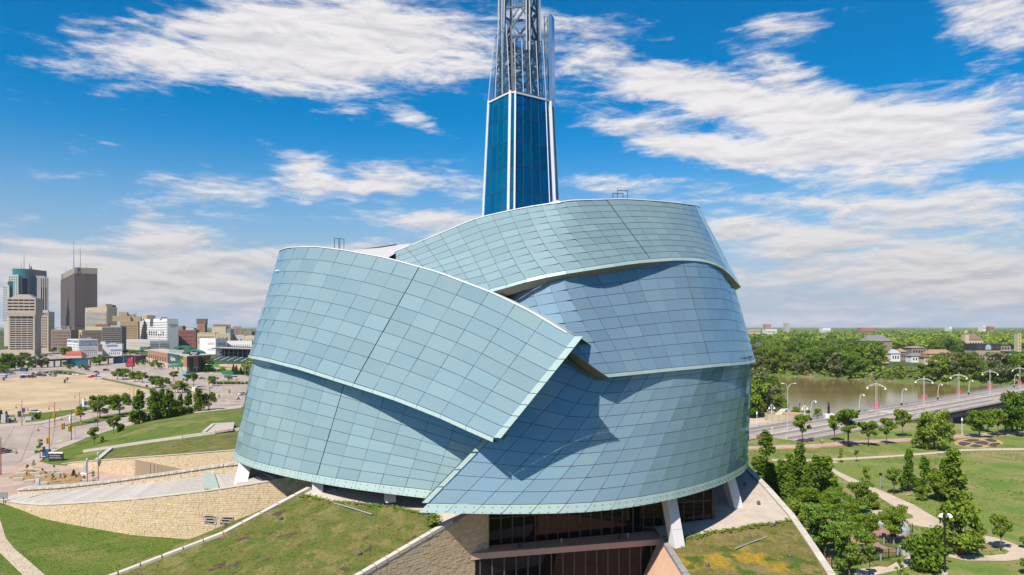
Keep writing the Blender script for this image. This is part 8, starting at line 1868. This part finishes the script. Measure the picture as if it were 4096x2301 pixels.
def fence(label, pts, h=1.5, n=None):
    f = thing('park_fence', label, 'fence', tuple(pts[0])); pk = MB()
    for a, b in zip(pts, pts[1:]):
        L = (b - a).length; n = max(2, int(L / 2.4))
        for i in range(n + 1): p = a.lerp(b, i/n); g = MB(); g.bar(p, p + V((0,0,h+.1)), .09); g.build('post', M_BLACKM, f)
        for hh in (.2, h - .05): g = MB(); g.bar(a + V((0,0,hh)), b + V((0,0,hh)), .05); g.build('rail', M_BLACKM, f)
        for i in range(int(L / .28)): p = a.lerp(b, i*.28/L); pk.bar(p + V((0,0,.15)), p + V((0,0,h)), .03)
    tag(pk.build('pickets', M_BLACKM, f), kind='stuff')
fence('black metal picket fence along the grass by the brick paving', G(r7, [(640,1400),(740,1385),(1015,1335),(1170,1300),(1320,1280),(1395,1255)])); fence('black picket fence behind the brick paving', G(r7, [(1150,905),(1220,925),(1380,975),(1480,1030)]))
for x, y, s_, l in ((1420,1250,(3.0,.9,1.7),'pale grey framed bench end at the fence gate'),(1385,1045,(2.4,1.2,1.9),'grey boulder on the brick paving'),(1155,960,(2.8,1.3,1.0),'pale flat rock at the small path')):
    p = W(*r7(x, y)); rg2 = random.Random(x); g = MB(); n = 7
    rows = [[(s_[0]/2*k*math.cos(a)*rg2.uniform(.85,1.1), s_[1]/2*k*math.sin(a)*rg2.uniform(.85,1.1), z*s_[2]) for a in [2*math.pi*j/9 for j in range(9)]] for z, k in ((-.05,1.0),(.45,1.05),(.85,.75),(1.0,.3))]
    for r_ in rows: r_.append(r_[0])
    g.grid(rows); t = thing('boulder', l, 'rock', tuple(p)); inst('stone', g.mesh('stone', M_LSTEEL if 'bench' in l else mat('boulder_grey', (.34,.35,.37), .9, var=.15, vscale=1)), t)
for x, y, l in ((1168,605,'small dark post light beside the diagonal path'),(1297,1150,'short bollard light on the round grass island'),(1200,1148,'short bollard light at the edge of the grass island'),(1040,1265,'short bollard light on the mulch bed'),(1170,1312,'short bollard light before the picket fence')):
    t = thing('bollard_light', l, 'light', tuple(W(*r7(x, y)))); h_ = 3.2 if x == 1168 else 1.5; g = MB(); g.tube([(0,0,0),(0,0,h_)], .14, 7); inst('post', g.mesh('post', M_KERBD), t); g = MB(); g.box((0,0,h_ + .1), (.5,.4,.5)); inst('lamp_head', g.mesh('lamp_head', M_BLACKM), t)
lp = thing('log', 'bleached log lying below the lawn clump', 'log', tuple(W(*r7(1450, 658)))); a, b = W(*r7(1420, 662), .12), W(*r7(1485, 652), .12); g = MB(); g.tube([a, a.lerp(b, .5) + V((0,0,.08)), b], [.16,.2,.12], 7); g.build('stem', mat('bleached', (.34,.30,.25), .95), lp)
hg = thing('clipped_hedge', 'dark clipped hedge between the crossing and the ballfield', 'hedge', tuple(W(*r2(2330, 335)))); me_ = crown_mesh('hedge_leaves', [((x, 0, .8), (2.0, 1.2, .9)) for x in np.arange(-14, 15, 1.8)], 2600, .28, M_LEAFD, random.Random(4)); inst('foliage', me_, hg)
# lane paint on the left roads
def dashes(fn, pts, w=.16, dash=3, gap=6, name='lane_marking'):
    g = MB(); P_ = [W(*fn(x, y), .025) for x, y in pts]
    for a, b in zip(P_, P_[1:]):
        d = (b - a); L = d.length; d.normalize(); n = V((-d.y, d.x, 0)) * w; s = 0
        while s < L - dash: g.quad(a + d*s - n, a + d*(s+dash) - n, a + d*(s+dash) + n, a + d*s + n); s += dash + gap
    tag(g.build(name, M_PAINT), 'white painted lane marks on the road', 'road marking', kind='stuff')
dashes(r2, [(300,790),(700,700),(1100,600),(1480,540)]); dashes(r2, [(560,900),(900,790),(1300,680)]); dashes(r2, [(1100,200),(1500,300),(1900,395),(2350,470)]); dashes(r2, [(1250,190),(1700,270),(2200,370)])
dashes(r2, [(2110,440),(2180,420),(2300,440)], .3, 2.2, 1.2)
# ------------------------------------------------------------------ thin summer haze
hz = MB(); hz.add([(-9000,-60,-10),(9000,-60,-10),(9000,14000,-10),(-9000,14000,-10),(-9000,-60,230),(9000,-60,230),(9000,14000,230),(-9000,14000,230)], ((3,2,1,0),(4,5,6,7),(0,1,5,4),(1,2,6,5),(2,3,7,6),(3,0,4,7)))
hm = bpy.data.materials.new('haze_air'); hm.use_nodes = True; ht = NT(hm.node_tree); ht.n.clear(); ho = ht.node('ShaderNodeOutputMaterial'); hv = ht.node('ShaderNodeVolumePrincipled')
hv.inputs['Color'].default_value = (.78, .87, 1.0, 1); hv.inputs['Density'].default_value = 3.2e-5; ht.l.new(hv.outputs[0], ho.inputs['Volume'])
tag(hz.build('haze', hm), 'thin bluish haze over the distant city and woods', 'haze', kind='stuff')
